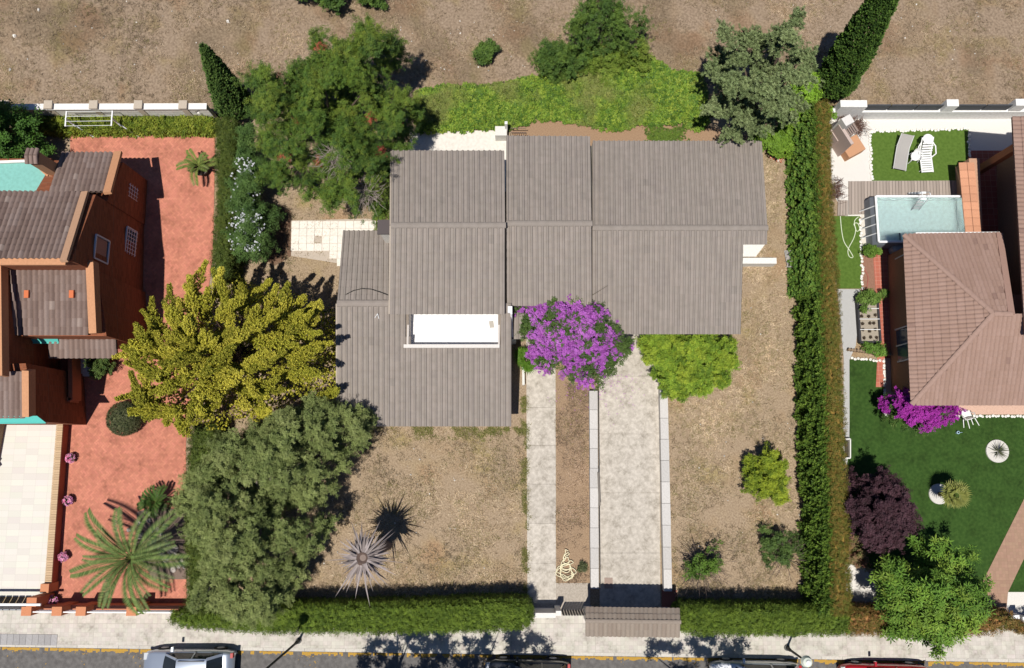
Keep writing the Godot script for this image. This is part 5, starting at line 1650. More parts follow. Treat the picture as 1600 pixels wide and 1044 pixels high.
	# ivy carpet behind the villa
	var carpet := pts([-5.21, -18.97, -3.36, -19.4, -1.35, -19.32, 0.0, -19.61, 1.69, -19.97, 2.71, -21.05, 3.9, -21.77, 5.94, -21.7, 7.38, -20.98, 8.43, -20.18, 10.11, -19.97, 10.33, -18.61, 10.35, -17.2, 9.83, -16.67, 8.68, -17.13, 6.67, -16.99, 5.33, -16.71, 3.34, -17.2, 1.34, -17.34, 0.0, -16.85, -1.33, -16.85, -3.33, -16.71, -5, -16.67])
	sp = Spray.new()
	var box := bounds(carpet)
	var f := FastNoiseLite.new()
	f.seed = 5
	f.frequency = 0.55
	var g := FastNoiseLite.new()
	g.seed = 15
	g.frequency = 0.28
	var zone := [Color(0.035, 0.075, 0.012), Color(0.07, 0.125, 0.016), Color(0.115, 0.18, 0.022), Color(0.17, 0.215, 0.03)]
	for k in 24000:
		var q := box.position + Vector2(rng.randf(), rng.randf()) * box.size
		if not Geometry2D.is_point_in_polygon(q, carpet): continue
		var n := f.get_noise_2d(q.x, q.y)
		var e := edge_gap(q, carpet)
		if e < 0.5 and rng.randf() > e / 0.5 + 0.25: continue
		var c := hue(zone).lerp(hue([Color(0.1, 0.12, 0.03), Color(0.14, 0.14, 0.045)]), clampf(g.get_noise_2d(q.x, q.y) * 2.2 + 0.1, 0, 0.8))
		sp.add(Vector3(q.x, 0.05 + minf(e, 0.8) * (0.45 + 0.6 * n) + rng.randf_range(0, 0.16), q.y), aim(Vector3.UP + any_dir() * 0.7, rng.randf_range(0.7, 1.25)), c)
	t = thing("ivy_carpet", "broad bright green ivy carpet behind the villa's north eaves", "ivy", Vector3(2.71, 0.0, -18.44))
	t.set_meta("kind", "stuff")
	spread(t, "foliage", sp, ivy, m, "stuff")
	var under := MB.new()
	under.prism(Geometry2D.offset_polygon(carpet, -0.35)[0], 0.0, 0.06)
	part(t, "soil", under, mat(0.05, 0.055, 0.025, 0.95))
	# weeds by the eaves
	sp = Spray.new()
	for k in 900:
		var q: Vector2 = Vector2(7.13, -16.84).lerp(Vector2(8.8, -16.24), rng.randf()) + Vector2(rng.randfn(0, 0.2), rng.randfn(0, 0.2))
		if rng.randf() < 0.5: q = Vector2(7.22, -16.24).lerp(Vector2(8.92, -16.8), rng.randf()) + Vector2(rng.randfn(0, 0.15), rng.randfn(0, 0.2))
		sp.add(v3(q, rng.randf() * 0.15), aim(Vector3.UP + any_dir() * 0.5, rng.randf_range(0.5, 0.9)), hue([Color(0.06, 0.1, 0.02), Color(0.1, 0.15, 0.02)]))
	t = thing("weeds", "green weeds on the soil strip under the north eaves", "weeds", Vector3(7.9, 0.0, -16.59))
	t.set_meta("kind", "stuff")
	spread(t, "foliage", sp, small, m, "stuff")


func bare_twigs(t: Node3D, base: Vector3, r: float, n: int, up: float) -> void:
	var tw := MB.new()
	for i in n:
		var d := Vector3(rng.randf_range(-1, 1), rng.randf_range(0.15, 0.4 + up), rng.randf_range(-1, 1)).normalized()
		var l := r * rng.randf_range(0.5, 1.0)
		var s := base + Vector3(0, rng.randf_range(0.2, 0.5), 0)
		var e := s + d * l
		tw.tube([s, s + d * l * 0.5 + Vector3(0, 0.1, 0), e], [0.022, 0.012, 0.005], 4, false)
		for k in 3:
			var q := s.lerp(e, rng.randf_range(0.5, 0.95))
			tw.tube([q, q + (d + any_dir() * 0.9).normalized() * 0.35], [0.008, 0.004], 4, false)
	part(t, "bare_twigs", tw, mat(0.15, 0.115, 0.1, 0.95))


# a feather palm leaf along +x, arching over
func frond(length: float, n: int, leaf: float, w: float, rise: float, fall: float, col: Color, tip: Color) -> MB:
	var b := MB.new()
	var at := func(t: float) -> Vector3: return Vector3(length * t * (1.0 - 0.12 * t), rise * sin(t * 1.9) - fall * t * t, 0.04 * sin(t * 5.0))
	b.tint = col.lerp(Color(0.2, 0.2, 0.06), 0.5)
	b.tube([at.call(0.0), at.call(0.33), at.call(0.66), at.call(1.0)], [0.028, 0.02, 0.012, 0.004], 5, false)
	for k in n:
		var t := 0.12 + 0.88 * k / n
		var p: Vector3 = at.call(t)
		var fwd: Vector3 = (at.call(minf(t + 0.05, 1.05)) - p).normalized()
		for s in [-1.0, 1.0]:
			var d := (fwd * 0.75 + Vector3(0, 0.28, s * 0.95)).normalized()
			b.tint = col.lerp(tip, rng.randf())
			b.blade(p, p + d * leaf * (0.45 + sin(PI * (0.1 + 0.85 * t)) * 0.6), d.cross(Vector3.UP).normalized(), w)
	return b


# a fan palm leaf along +x: stalk and pleated blade
func fan(stalk: float, r: float, n: int, col: Color, tip: Color) -> MB:
	var b := MB.new()
	b.tint = col
	var e := Vector3(stalk, stalk * 0.25, 0)
	b.tube([Vector3.ZERO, e * 0.5 + Vector3(0, 0.06, 0), e], [0.014, 0.012, 0.01], 5, false)
	for k in n:
		var a := lerpf(-2.1, 2.1, k / (n - 1.0))
		var d := Vector3(cos(a), 0.12 - 0.25 * absf(a) * 0.3 + rng.randf_range(-0.06, 0.06), sin(a)).normalized()
		b.tint = col.lerp(tip, rng.randf())
		b.blade(e, e + d * r * rng.randf_range(0.85, 1.05), d.cross(Vector3.UP).normalized(), r * 0.14)
	return b


func palm(t: Node3D, shapes: Array, n: int, top: Vector3, lift: float, part_name := "frond", s0 := 0.85, s1 := 1.1) -> void:
	var meshes := shapes.map(func(q): return q.mesh())
	for k in n:
		var o := local_part(t, part_name, meshes[k % meshes.size()], tinted_leaf())
		var up := lift * pow(float(k) / n, 1.2) + rng.randf_range(-0.1, 0.1)
		o.transform = Transform3D(Basis(Vector3.UP, k * 2.399 + rng.randf_range(-0.2, 0.2)) * Basis(Vector3.BACK, up) * Basis.IDENTITY.scaled(Vector3.ONE * rng.randf_range(s0, s1) * (1.0 - 0.25 * float(k) / n)), top)


func tinted_leaf() -> StandardMaterial3D:
	return leafy(0.5, 0.3)


func pot(t: Node3D, r: float, h: float, m: Material) -> void:
	var b := MB.new()
	b.lathe([Vector2(0, 0), Vector2(r * 0.7, 0), Vector2(r * 0.98, h * 0.86), Vector2(r * 1.08, h * 0.88), Vector2(r * 1.08, h), Vector2(r * 0.95, h), Vector2(r * 0.92, h * 0.9)], Vector3.ZERO, 18)
	local_part(t, "pot", b, m)
	var s := MB.new()
	s.lathe([Vector2(0.0, h * 0.9), Vector2(r * 0.93, h * 0.9)], Vector3.ZERO, 18)
	local_part(t, "soil", s, mat(0.06, 0.04, 0.03))


func rock(r: float) -> MB:
	var b := MB.new()
	var f := FastNoiseLite.new()
	f.seed = rng.randi() % 999
	f.frequency = 1.2
	var rows := []
	for i in 7:
		var line := []
		for j in 11:
			var a := TAU * (j % 10) / 10
			var e := PI * i / 6
			var d := Vector3(sin(e) * cos(a), cos(e) * 0.65, sin(e) * sin(a))
			line.append(d * r * (1.0 + 0.45 * f.get_noise_3dv(d)))
		rows.append(line)
	b.grid(rows)
	return b


func west_things() -> void:
	# feather palm by the fence
	var t := thing("date_palm", "large feather palm beside the red patio and white rail fence", "palm", v3(Vector2(-17.57, 4.71)))
	var tk := MB.new()
	tk.tube([Vector3(0, -0.1, 0), Vector3(0, 0.9, 0), Vector3(0, 1.9, 0)], [0.24, 0.26, 0.3], 10)
	local_part(t, "trunk", tk, mat(0.2, 0.15, 0.1, 0.95, "grain", 0.4))
	gain = 1.4
	var g0 := Color(0.06, 0.115, 0.03); var g1 := Color(0.19, 0.25, 0.08)
	palm(t, [frond(3.2, 50, 0.4, 0.045, 0.9, 1.25, g0, g1), frond(3.4, 52, 0.42, 0.045, 0.75, 1.35, g0, Color(0.2, 0.23, 0.08)), frond(2.8, 46, 0.38, 0.045, 1.1, 1.1, g0, g1)], 22, Vector3(0, 1.95, 0), 0.7, "frond", 0.9, 1.12)
	# cycad
	t = thing("sago_cycad", "small dark feather cycad between patio and grey-green tree", "palm", v3(Vector2(-17.21, 2.23)))
	palm(t, [frond(1.0, 30, 0.22, 0.026, 0.4, 0.4, Color(0.045, 0.09, 0.02), Color(0.09, 0.16, 0.035))], 20, Vector3(0, 0.6, 0), 0.6)
	var ct := MB.new()
	ct.tube([Vector3(0, -0.05, 0), Vector3(0, 0.6, 0)], [0.13, 0.15], 8)
	local_part(t, "trunk", ct, mat(0.16, 0.11, 0.08, 0.95))
	# rockery
	t = thing("rockery", "grey rocks around the feet of the palm and cycad", "rockery", Vector3(-16.96, 0.0, 4.43))
	var bed := MB.new()
	bed.prism(pts([-18.32, 2.75, -17.24, 2.45, -15.91, 2.75, -15.71, 5.93, -17.32, 5.93, -18.28, 4.58]), 0.0, 0.06)
	part(t, "soil", bed, mat(0.28, 0.21, 0.18, 0.95, "gravel", 0.8))
	for k in 26:
		var q: Vector2 = Vector2(-18.09, 2.91).lerp(Vector2(-15.91, 5.72), rng.randf()) + Vector2(rng.randfn(0, 0.5), rng.randfn(0, 0.3))
		var o := part(t, "rock", rock(rng.randf_range(0.1, 0.22)), shade_of(k, 0.42, 0.38, 0.35, 0.95, "mottle", 0.6, 0.1))
		o.position += v3(q, 0.08)
	# potted fan palm
	t = thing("potted_palm", "young fan palm in a dark pot on the red patio by the hedge", "palm", v3(Vector2(-16.07, -14.62)))
	pot(t, 0.36, 0.5, mat(0.09, 0.08, 0.075, 0.7))
	palm(t, [frond(1.25, 22, 0.32, 0.05, 0.45, 0.35, Color(0.09, 0.14, 0.03), Color(0.24, 0.27, 0.07)), frond(1.0, 20, 0.3, 0.05, 0.5, 0.3, Color(0.08, 0.13, 0.03), Color(0.2, 0.24, 0.06))], 9, Vector3(0, 0.75, 0), 0.7, "leaf", 0.8, 1.1)
	# flower pots along the divider
	var spots := [Vector3(-21.67, 0.0, -1.86), Vector3(-21.66, 0.0, 0.15), Vector3(-21.62, 0.0, 2.2), Vector3(-21.62, 0.0, 4.85)]
	var names := ["first flower pot on the patio, next to the brick house", "flower pot at the divider wall, second from the brick house", "flower pot at the divider wall, third from the brick house", "flower pot at the divider wall close to its end pier"]
	var bl := sprig(7, 0.05, 0.05, 0.05)
	for k in 4:
		t = thing("flower_pot", names[k], "flower pot", spots[k], "flower pots along the divider wall")
		pot(t, 0.17, 0.28, mat(0.3, 0.12, 0.08, 0.85))
		flowers(t, Vector3(0, 0.3, 0), 0.2, bl)
	for q in [[Vector3(-22.08, 0.6, -2.4), "flower pot on the wall top under the teal awning"], [Vector3(-21.94, 0.0, 6.86), "flower pot in the corner behind the orange piers"]]:
		t = thing("flower_pot", q[1], "flower pot", q[0], "flower pots along the divider wall")
		pot(t, 0.18, 0.3, mat(0.3, 0.12, 0.08, 0.85))
		flowers(t, Vector3(0, 0.32, 0), 0.22, bl)
	# clothes line
	t = thing("clothes_line", "white clothes line frame on the red patio by the low hedge", "clothes line", Vector3(-21.37, 0.0, -16.8))
	var a := Vector3(-22.51, 0.0, -16.77); var b := Vector3(-20.19, 0.0, -16.8)
	for q in [a, b]:
		var pm := MB.new()
		pm.bar(q, q + Vector3(0, 1.75, 0), 0.06, 0.06)
		part(t, "post", pm, mat(0.82, 0.82, 0.82, 0.5))
		pm = MB.new()
		pm.bar(q + Vector3(0, 1.1, 0), q + Vector3(0.6, 0.05, 0.3), 0.05, 0.05)
		part(t, "strut", pm, mat(0.82, 0.82, 0.82, 0.5))
		pm = MB.new()
		pm.bar(q + Vector3(0, 1.7, -0.4), q + Vector3(0, 1.7, 0.4), 0.06, 0.06)
		part(t, "arm", pm, mat(0.82, 0.82, 0.82, 0.5))
	for z in [-0.38, -0.12, 0.14, 0.38]:
		var lm := MB.new()
		lm.bar(a + Vector3(0, 1.72, z), b + Vector3(0, 1.72, z), 0.018, 0.018)
		part(t, "line", lm, mat(0.7, 0.72, 0.7, 0.6))


func flowers(t: Node3D, at: Vector3, r: float, bl: Mesh) -> void:
	var sp := Spray.new()
	var lf := Spray.new()
	for k in 60:
		var d := any_dir()
		d.y = absf(d.y)
		sp.add(base_of(t) + at + Vector3(d.x, d.y * 0.6, d.z) * r, aim(d + Vector3.UP * 0.4, rng.randf_range(0.7, 1.2)), hue([Color(0.5, 0.1, 0.22), Color(0.6, 0.28, 0.4), Color(0.35, 0.12, 0.3)]))
		lf.add(base_of(t) + at + Vector3(d.x, d.y * 0.5, d.z) * r * 0.9, aim(d, rng.randf_range(0.7, 1.3)), hue([Color(0.04, 0.07, 0.02), Color(0.09, 0.13, 0.04)]))
	spread(t, "blossom", sp, bl, leafy(0.7, 0.3))
	spread(t, "leaves", lf, bl, leafy())


func east_things() -> void:
	# timber deck, board by board
	var t := thing("pool_deck", "weathered timber boards beside the pool and the small lawn", "deck", Vector3(20.45, 0.0, -13.52))
	t.set_meta("kind", "structure")
	var n := 36
	for k in n:
		var u := (k + 0.5) / n
		var short := u < 0.1
		var hi: Vector2 = Vector2(17.49, -14.07).lerp(Vector2(23.33, -14.11), u)
		var lo: Vector2 = Vector2(17.38, -12.28).lerp(Vector2(23.29, -12.48), u)
		var s := MB.new()
		s.bar(v3(hi, 0.05), v3(lo, 0.05), Vector2(17.49, -14.07).distance_to(Vector2(23.33, -14.11)) / n - 0.018, 0.06)
		part(t, "board", s, shade_of(k, 0.4, 0.335, 0.29, 0.9, "grain", 1.1, 0.07))
	for k in 4:
		var s := MB.new()
		s.bar(Vector3(16.88, 0.04, -13.05).lerp(Vector3(17.41, 0.04, -13.05), (k + 0.5) / 4), Vector3(16.8, 0.04, -12.23).lerp(Vector3(17.36, 0.04, -12.23), (k + 0.5) / 4), 0.115, 0.06)
		part(t, "board", s, shade_of(k, 0.4, 0.335, 0.29, 0.9, "grain", 1.1, 0.07))
	# frame pool
	t = thing("frame_pool", "rectangular above-ground pool with white rim and pale turquoise water", "pool", Vector3(20.84, 0.0, -12.07))
	var c := [Vector3(18.35, 1.1, -12.88), Vector3(22.75, 1.1, -12.94), Vector3(22.82, 1.1, -11.04), Vector3(18.35, 1.1, -10.55)]
	# squared up
	var z0: float = (c[0].z + c[1].z) / 2; var z1: float = c[3].z; var x0: float = c[0].x; var x1: float = (c[1].x + c[2].x) / 2
	var body := MB.new()
	var sh := [Vector3(x0, 0, z0), Vector3(x1, 0, z0), Vector3(x1, 0, z1), Vector3(x0, 0, z1)]
	for k in 4:
		var p: Vector3 = sh[k]; var q: Vector3 = sh[(k + 1) % 4]
		var mid: Vector3 = (sh[0] + sh[2]) / 2
		var op: Vector3 = (p - mid).normalized() * 0.16; var oq: Vector3 = (q - mid).normalized() * 0.16
		body.quad(p + op, q + oq, q + oq * 0.9 + Vector3(0, 0.7, 0), p + op * 0.9 + Vector3(0, 0.7, 0))
		body.quad(p + op * 0.9 + Vector3(0, 0.7, 0), q + oq * 0.9 + Vector3(0, 0.7, 0), q + Vector3(0, 1.1, 0), p + Vector3(0, 1.1, 0))
	part(t, "side_wall", body, mat(0.2, 0.22, 0.26, 0.5))
	var liner := MB.new()
	liner.quad(sh[0] + Vector3(0, 0.14, 0), sh[1] + Vector3(0, 0.14, 0), sh[2] + Vector3(0, 0.14, 0), sh[3] + Vector3(0, 0.14, 0))
	for k in 4:
		var e := (k + 1) % 4
		liner.quad(sh[k] + Vector3(0, 0.06, 0), sh[k] + Vector3(0, 1.08, 0), sh[e] + Vector3(0, 1.08, 0), sh[e] + Vector3(0, 0.06, 0))
	part(t, "liner", liner, mat(0.8, 0.96, 0.94, 0.5, "mottle", 3.0))
	var wat := MB.new()
	wat.box((sh[0] + sh[2]) / 2 + Vector3(0, 0.58, 0), Vector3(x1 - x0 - 0.02, 0.86, z1 - z0 - 0.02))
	var wm := StandardMaterial3D.new()
	wm.albedo_color = Color(0.965, 0.995, 0.995, 0.05)
	wm.roughness = 0.03
	wm.refraction_enabled = true
	wm.refraction_scale = 0.033
	wm.transparency = BaseMaterial3D.TRANSPARENCY_ALPHA
	part(t, "water", wat, wm)
	for k in 4:
		var rim := MB.new()
		rim.tube([sh[k] + Vector3(0, 1.12, 0), sh[(k + 1) % 4] + Vector3(0, 1.12, 0)], [0.06, 0.06], 8)
		part(t, "rim", rim, mat(0.85, 0.86, 0.87, 0.4))
	for k in 4:
		var leg := MB.new()
		var p := Vector3(x0, 1.1, lerpf(z0, z1, 0.2 + 0.2 * k))
		leg.tube([p, p + Vector3(-0.42, -1.1, 0)], [0.03, 0.03], 6)
		part(t, "leg", leg, mat(0.75, 0.76, 0.78, 0.4))
	# ladder over the north rim
	t = thing("pool_ladder", "white ladder standing over the pool's rim", "ladder", Vector3(lerpf(x0, x1, 0.52), 0, z0))
	for s in [-0.2, 0.2]:
		var ra := MB.new()
		ra.tube([Vector3(s, 0.05, -0.45), Vector3(s, 1.5, -0.1), Vector3(s, 1.62, 0.05), Vector3(s, 1.5, 0.2), Vector3(s, 0.15, 0.5)], [0.022, 0.022, 0.022, 0.022, 0.022], 6)
		local_part(t, "rail", ra, mat(0.75, 0.76, 0.78, 0.4))
	for k in 4:
		for s in [-1, 1]:
			var st := MB.new()
			st.box(Vector3(0, 0.3 + 0.3 * k, s * lerpf(0.42, 0.16, k / 3.0)), Vector3(0.4, 0.03, 0.1))
			local_part(t, "tread", st, mat(0.8, 0.81, 0.82, 0.4))
	# grey lounger
	t = thing("sun_lounger", "plain grey fabric sun lounger on the small lawn", "sun lounger", Vector3(20.27, 0.0, -15.54), "", -0.22)
	var sl := MB.new()
	sl.grid([[Vector3(-0.3, 0.34, 0.95), Vector3(0.3, 0.34, 0.95)], [Vector3(-0.3, 0.32, 0.2), Vector3(0.3, 0.32, 0.2)], [Vector3(-0.3, 0.34, -0.3), Vector3(0.3, 0.34, -0.3)], [Vector3(-0.3, 0.68, -0.85), Vector3(0.3, 0.68, -0.85)]])
	local_part(t, "sling", sl, mat(0.42, 0.4, 0.38, 0.8, "grain", 0.4))
	var fr := MB.new()
	for s in [-0.32, 0.32]:
		fr.tube([Vector3(s, 0.33, 0.97), Vector3(s, 0.31, 0.2), Vector3(s, 0.33, -0.3), Vector3(s, 0.68, -0.87)], [0.02, 0.02, 0.02, 0.02], 6)
	local_part(t, "frame", fr, mat(0.6, 0.6, 0.6, 0.4))
	for s in [[-0.3, 0.8], [0.3, 0.8], [-0.3, -0.4], [0.3, -0.4]]:
		var lg := MB.new()
		lg.tube([Vector3(s[0], 0.32, s[1]), Vector3(s[0], 0, s[1])], [0.018, 0.018], 6)
		local_part(t, "leg", lg, mat(0.6, 0.6, 0.6, 0.4))
	# white slatted lounger
	var white := mat(0.8, 0.8, 0.8, 0.45)
	t = thing("sun_lounger", "white plastic sun lounger with armrests and slatted back", "sun lounger", Vector3(21.47, 0.0, -15.47), "", 0.05)
	for k in 13:
		var y := 0.32; var z := 0.95 - 0.12 * k
		if k > 7:
			y = 0.32 + 0.08 * (k - 7); z += 0.015 * (k - 7)
		var s := MB.new()
		s.box(Vector3(0, y, z), Vector3(0.56, 0.03, 0.085), Basis(Vector3.RIGHT, 0.6 if k > 7 else 0.0))
		local_part(t, "slat", s, white)
	var hd := MB.new()
	hd.lathe([Vector2(0, 0.03), Vector2(0.26, 0.03), Vector2(0.28, 0.0), Vector2(0, 0.0)], Vector3(0, 0.76, -0.62), 18)
	local_part(t, "head_end", hd, white)
	var sf := MB.new()
	for s in [-0.29, 0.29]:
		sf.tube([Vector3(s, 0.3, 1.0), Vector3(s, 0.3, -0.05), Vector3(s, 0.76, -0.72)], [0.03, 0.03, 0.03], 6)
	local_part(t, "frame", sf, white)
	for s in [-1, 1]:
		var ar := MB.new()
		ar.tube([Vector3(s * 0.3, 0.3, 0.2), Vector3(s * 0.42, 0.55, 0.1), Vector3(s * 0.44, 0.56, -0.3), Vector3(s * 0.3, 0.6, -0.5)], [0.035, 0.035, 0.035, 0.03], 6)
		local_part(t, "armrest", ar, white)
		for z in [0.85, -0.2]:
			var lg := MB.new()
			lg.tube([Vector3(s * 0.27, 0.3, z), Vector3(s * 0.29, 0, z)], [0.03, 0.025], 6)
			local_part(t, "leg", lg, white)
	# white chairs
	chair("white plastic chair between the two sun loungers", Vector3(20.88, 0.0, -15.29), 0.1, false)
	chair("white plastic chair lying on its side on the green lawn", Vector3(22.65, 0.0, -1.48), 0.3, true)
	# barbecue
	t = thing("barbecue", "masonry barbecue with chimney in the corner of the white gravel", "barbecue", Vector3(17.3, 0.0, -16.24), "", 0.5)
	var bb := MB.new()
	bb.box(Vector3(-0.1, 0.45, -0.35), Vector3(1.15, 0.9, 0.7))
	bb.box(Vector3(-0.55, 0.85, 0.0), Vector3(0.16, 1.7, 1.2))
	local_part(t, "body", bb, mat(0.52, 0.42, 0.38, 0.9, "mottle", 0.9))
	bb = MB.new()
	bb.box(Vector3(-0.35, 1.55, -0.5), Vector3(0.5, 1.2, 0.45))
	local_part(t, "chimney", bb, mat(0.7, 0.68, 0.66, 0.9, "mottle", 0.9))
	bb = MB.new()
	bb.box(Vector3(0.1, 0.93, -0.3), Vector3(0.9, 0.06, 0.7))
	local_part(t, "hearth", bb, mat(0.3, 0.23, 0.2, 0.9, "mottle", 0.5))
	for k in 6:
		bb = MB.new()
		bb.box(Vector3(-0.2 + 0.12 * k, 1.02, -0.3), Vector3(0.02, 0.02, 0.66))
		local_part(t, "grill_bar", bb, mat(0.08, 0.07, 0.07, 0.5))
	bb = MB.new()
	bb.box(Vector3(0.05, 0.3, 0.55), Vector3(1.0, 0.6, 0.9))
	local_part(t, "worktop", bb, mat(0.55, 0.3, 0.17, 0.85, "mottle", 0.8))
	# garden hoses
	var hp := [Vector3(16.95, 0.07, -12.19), Vector3(16.97, 0.07, -11.44), Vector3(17.06, 0.07, -10.83), Vector3(17.33, 0.07, -10.35), Vector3(17.47, 0.07, -10.02), Vector3(17.28, 0.07, -10.05), Vector3(17.24, 0.07, -10.42), Vector3(17.57, 0.07, -11.03), Vector3(17.7, 0.07, -11.51), Vector3(17.62, 0.07, -11.78), Vector3(17.82, 0.07, -11.81), Vector3(17.9, 0.07, -11.51), Vector3(17.73, 0.07, -11.4), Vector3(17.66, 0.07, -11.91), Vector3(17.87, 0.09, -12.15)]
	single("garden_hose", hose(hp, 0.022), mat(0.62, 0.68, 0.5, 0.6), "pale hose looped on the strip of artificial lawn by the pool", "hose")
	hp = [Vector3(18, 0.06, -9.42), Vector3(18.17, 0.06, -9.01), Vector3(18.1, 0.06, -8.55), Vector3(17.98, 0.06, -8.21), Vector3(18.16, 0.06, -8.02)]
	single("garden_hose", hose(hp, 0.018), mat(0.4, 0.12, 0.1, 0.6), "thin red hose on the pink terrace by the planter", "hose")
	# filter pump drum
	t = thing("pool_pump", "round grey pump drum in the shade between pool and house", "pump", Vector3(19.63, 0.0, -10.37))
	var pd := MB.new()
	pd.lathe([Vector2(0, 0), Vector2(0.3, 0), Vector2(0.32, 0.5), Vector2(0.2, 0.65), Vector2(0, 0.68)], Vector3.ZERO, 18)
	local_part(t, "drum", pd, mat(0.35, 0.4, 0.46, 0.5))
	pd = MB.new()
	pd.tube([Vector3(0.1, 0.3, -0.2), Vector3(0.1, 0.3, -0.8)], [0.04, 0.04], 8)
	local_part(t, "pipe", pd, mat(0.1, 0.1, 0.11, 0.5))
	# planter with rosettes
	t = thing("planter", "black framed planter with dark rosettes on pale gravel", "planter", Vector3(17.97, 0.0, -6.61))
	var q0 := Vector3(17.47, 0.0, -8.03); var q1 := Vector3(18.48, 0.0, -5.59)
	var fb := MB.new()
	fb.box(Vector3((q0.x + q1.x) / 2, 0.12, (q0.z + q1.z) / 2), Vector3(q1.x - q0.x, 0.2, q1.z - q0.z))
	part(t, "soil", fb, mat(0.5, 0.45, 0.38, 0.95, "gravel", 0.7))
	for s in [[q0, Vector3(q0.x, 0, q1.z)], [Vector3(q0.x, 0, q1.z), q1], [q1, Vector3(q1.x, 0, q0.z)], [Vector3(q1.x, 0, q0.z), q0]]:
		var fm := MB.new()
		fm.bar(s[0] + Vector3(0, 0.15, 0), s[1] + Vector3(0, 0.15, 0), 0.1, 0.32)
		part(t, "frame", fm, mat(0.035, 0.035, 0.04, 0.6))
	for k in 3:
		var fm := MB.new()
		var z := lerpf(q0.z, q1.z, 0.3 + 0.22 * k)
		fm.bar(Vector3(q0.x, 0.34, z), Vector3(q1.x, 0.34, z), 0.03, 0.03)
		part(t, "cross_bar", fm, mat(0.75, 0.75, 0.75, 0.5))
	var rosette := MB.new()
	for k in 22:
		var a := k * 2.4
		var d := Vector3(cos(a), 0.25 + 0.03 * k, sin(a)).normalized()
		rosette.tint = Color(0.06, 0.025, 0.03).lerp(Color(0.05, 0.08, 0.03), rng.randf() * 0.6)
		rosette.blade(Vector3.ZERO, d * (0.13 - 0.003 * k), d.cross(Vector3.UP).normalized(), 0.05)
	var rmesh := rosette.mesh()
	for k in 12:
		var o := thing("rosette_plant", "small dark rosette plant in the black framed planter", "plant", Vector3(lerpf(q0.x, q1.x, 0.2 + 0.3 * (k % 3)) + rng.randf_range(-0.06, 0.06), 0.23, lerpf(q0.z, q1.z, 0.45 + 0.15 * (k / 3)) + rng.randf_range(-0.05, 0.05)), "dark rosettes in the planter", rng.randf() * 6)
		local_part(o, "leaves", rmesh, leafy())
	# log edging
	t = thing("log_edging", "row of short timber logs edging the green lawn", "edging", Vector3(17.74, 0.0, -5.07))
	for k in 17:
		var s := MB.new()
		var p := Vector3(16.91, 0.0, -5.23).lerp(Vector3(19.21, 0.0, -4.94), k / 16.0)
		s.tube([p, p + Vector3(0, 0.24 + rng.randf() * 0.06, 0)], [0.07, 0.07], 8)
		part(t, "log", s, mat(0.3, 0.22, 0.15, 0.9, "grain", 0.5))
	# white stones edging the lawns
	t = thing("stone_edging", "rows of white stones edging the lawns of the pool garden", "edging", Vector3(19.71, 0.0, -10.1))
	var lines := [[Vector2(17.01, -4.81), Vector2(18.68, -4.71)], [Vector2(18.68, -4.71), Vector2(18.58, -1.92)], [Vector2(18.58, -1.92), Vector2(18.86, -1.86)], [Vector2(21.35, -1.92), Vector2(26.13, -1.92)], [Vector2(18, -12.14), Vector2(17.85, -8.36)], [Vector2(18.81, -16.8), Vector2(18.73, -14.11)], [Vector2(18.81, -16.8), Vector2(23.97, -16.95)], [Vector2(24, -16.87), Vector2(23.89, -15.19)]]
	var st := []
	for k in 5: st.append(rock(0.075).mesh())
	for s in lines:
		var n2 := int(s[0].distance_to(s[1]) / 0.15)
		for k in n2:
			var o := part(t, "stone", st[k % 5], mat(0.8, 0.78, 0.73, 0.9))
			o.position += v3(s[0].lerp(s[1], (k + 0.5) / n2) + Vector2(rng.randfn(0, 0.025), rng.randfn(0, 0.025)), 0.06)
			o.rotation.y = rng.randf() * 6
	# white stone disc with a spiky shrub
	t = thing("stone_circle", "white pebble disc with a spiky shrub on the green lawn", "planting", Vector3(23.97, 0.0, -0.19))
	var dc := MB.new()
	dc.lathe([Vector2(0.57, 0.0), Vector2(0.56, 0.1), Vector2(0.0, 0.11)], Vector3.ZERO, 26)
	local_part(t, "pebble_disc", dc, mat(0.88, 0.87, 0.85, 0.9, "gravel", 0.9))
	var sb := MB.new()
	for k in 60:
		var d := (Vector3(rng.randf_range(-1, 1), rng.randf_range(0.2, 1.2), rng.randf_range(-1, 1))).normalized()
		sb.tint = Color(0.1, 0.11, 0.06)
		sb.blade(Vector3(0, 0.1, 0), Vector3(0, 0.1, 0) + d * rng.randf_range(0.3, 0.75), d.cross(Vector3.UP).normalized(), 0.025)
	local_part(t, "shrub", sb, leafy())
	# palm with its white disc
	t = thing("stone_circle", "white pebble disc half under the small fan palm", "planting", Vector3(20.92, 0.0, 1.89))
	dc = MB.new()
	dc.lathe([Vector2(0.5, 0.0), Vector2(0.49, 0.1), Vector2(0.0, 0.11)], Vector3.ZERO, 26)
	local_part(t, "pebble_disc", dc, mat(0.88, 0.87, 0.85, 0.9, "gravel", 0.9))
	t = thing("fan_palm", "small yellowish fan palm standing in a white disc on green lawn", "palm", Vector3(20.93, 0.1, 1.89))
	var ft := MB.new()
	ft.tube([Vector3.ZERO, Vector3(0, 0.7, 0), Vector3(0, 1.3, 0)], [0.11, 0.09, 0.08], 9)
	local_part(t, "trunk", ft, mat(0.25, 0.19, 0.13, 0.95))
	palm(t, [fan(0.35, 0.55, 19, Color(0.1, 0.13, 0.03), Color(0.24, 0.25, 0.07))], 17, Vector3(0, 1.3, 0), 1.0, "leaf", 0.8, 1.1)
	# stepping edging at the west strip of the lawn
	t = thing("planting_box", "narrow pale box with a dark opening beside the green lawn", "planter", Vector3(16.57, 0.0, -0.35))
	var pbx := MB.new()
	pbx.bar(Vector3(16.41, 0.15, -0.78), Vector3(16.66, 0.15, -0.78), 0.06, 0.3)
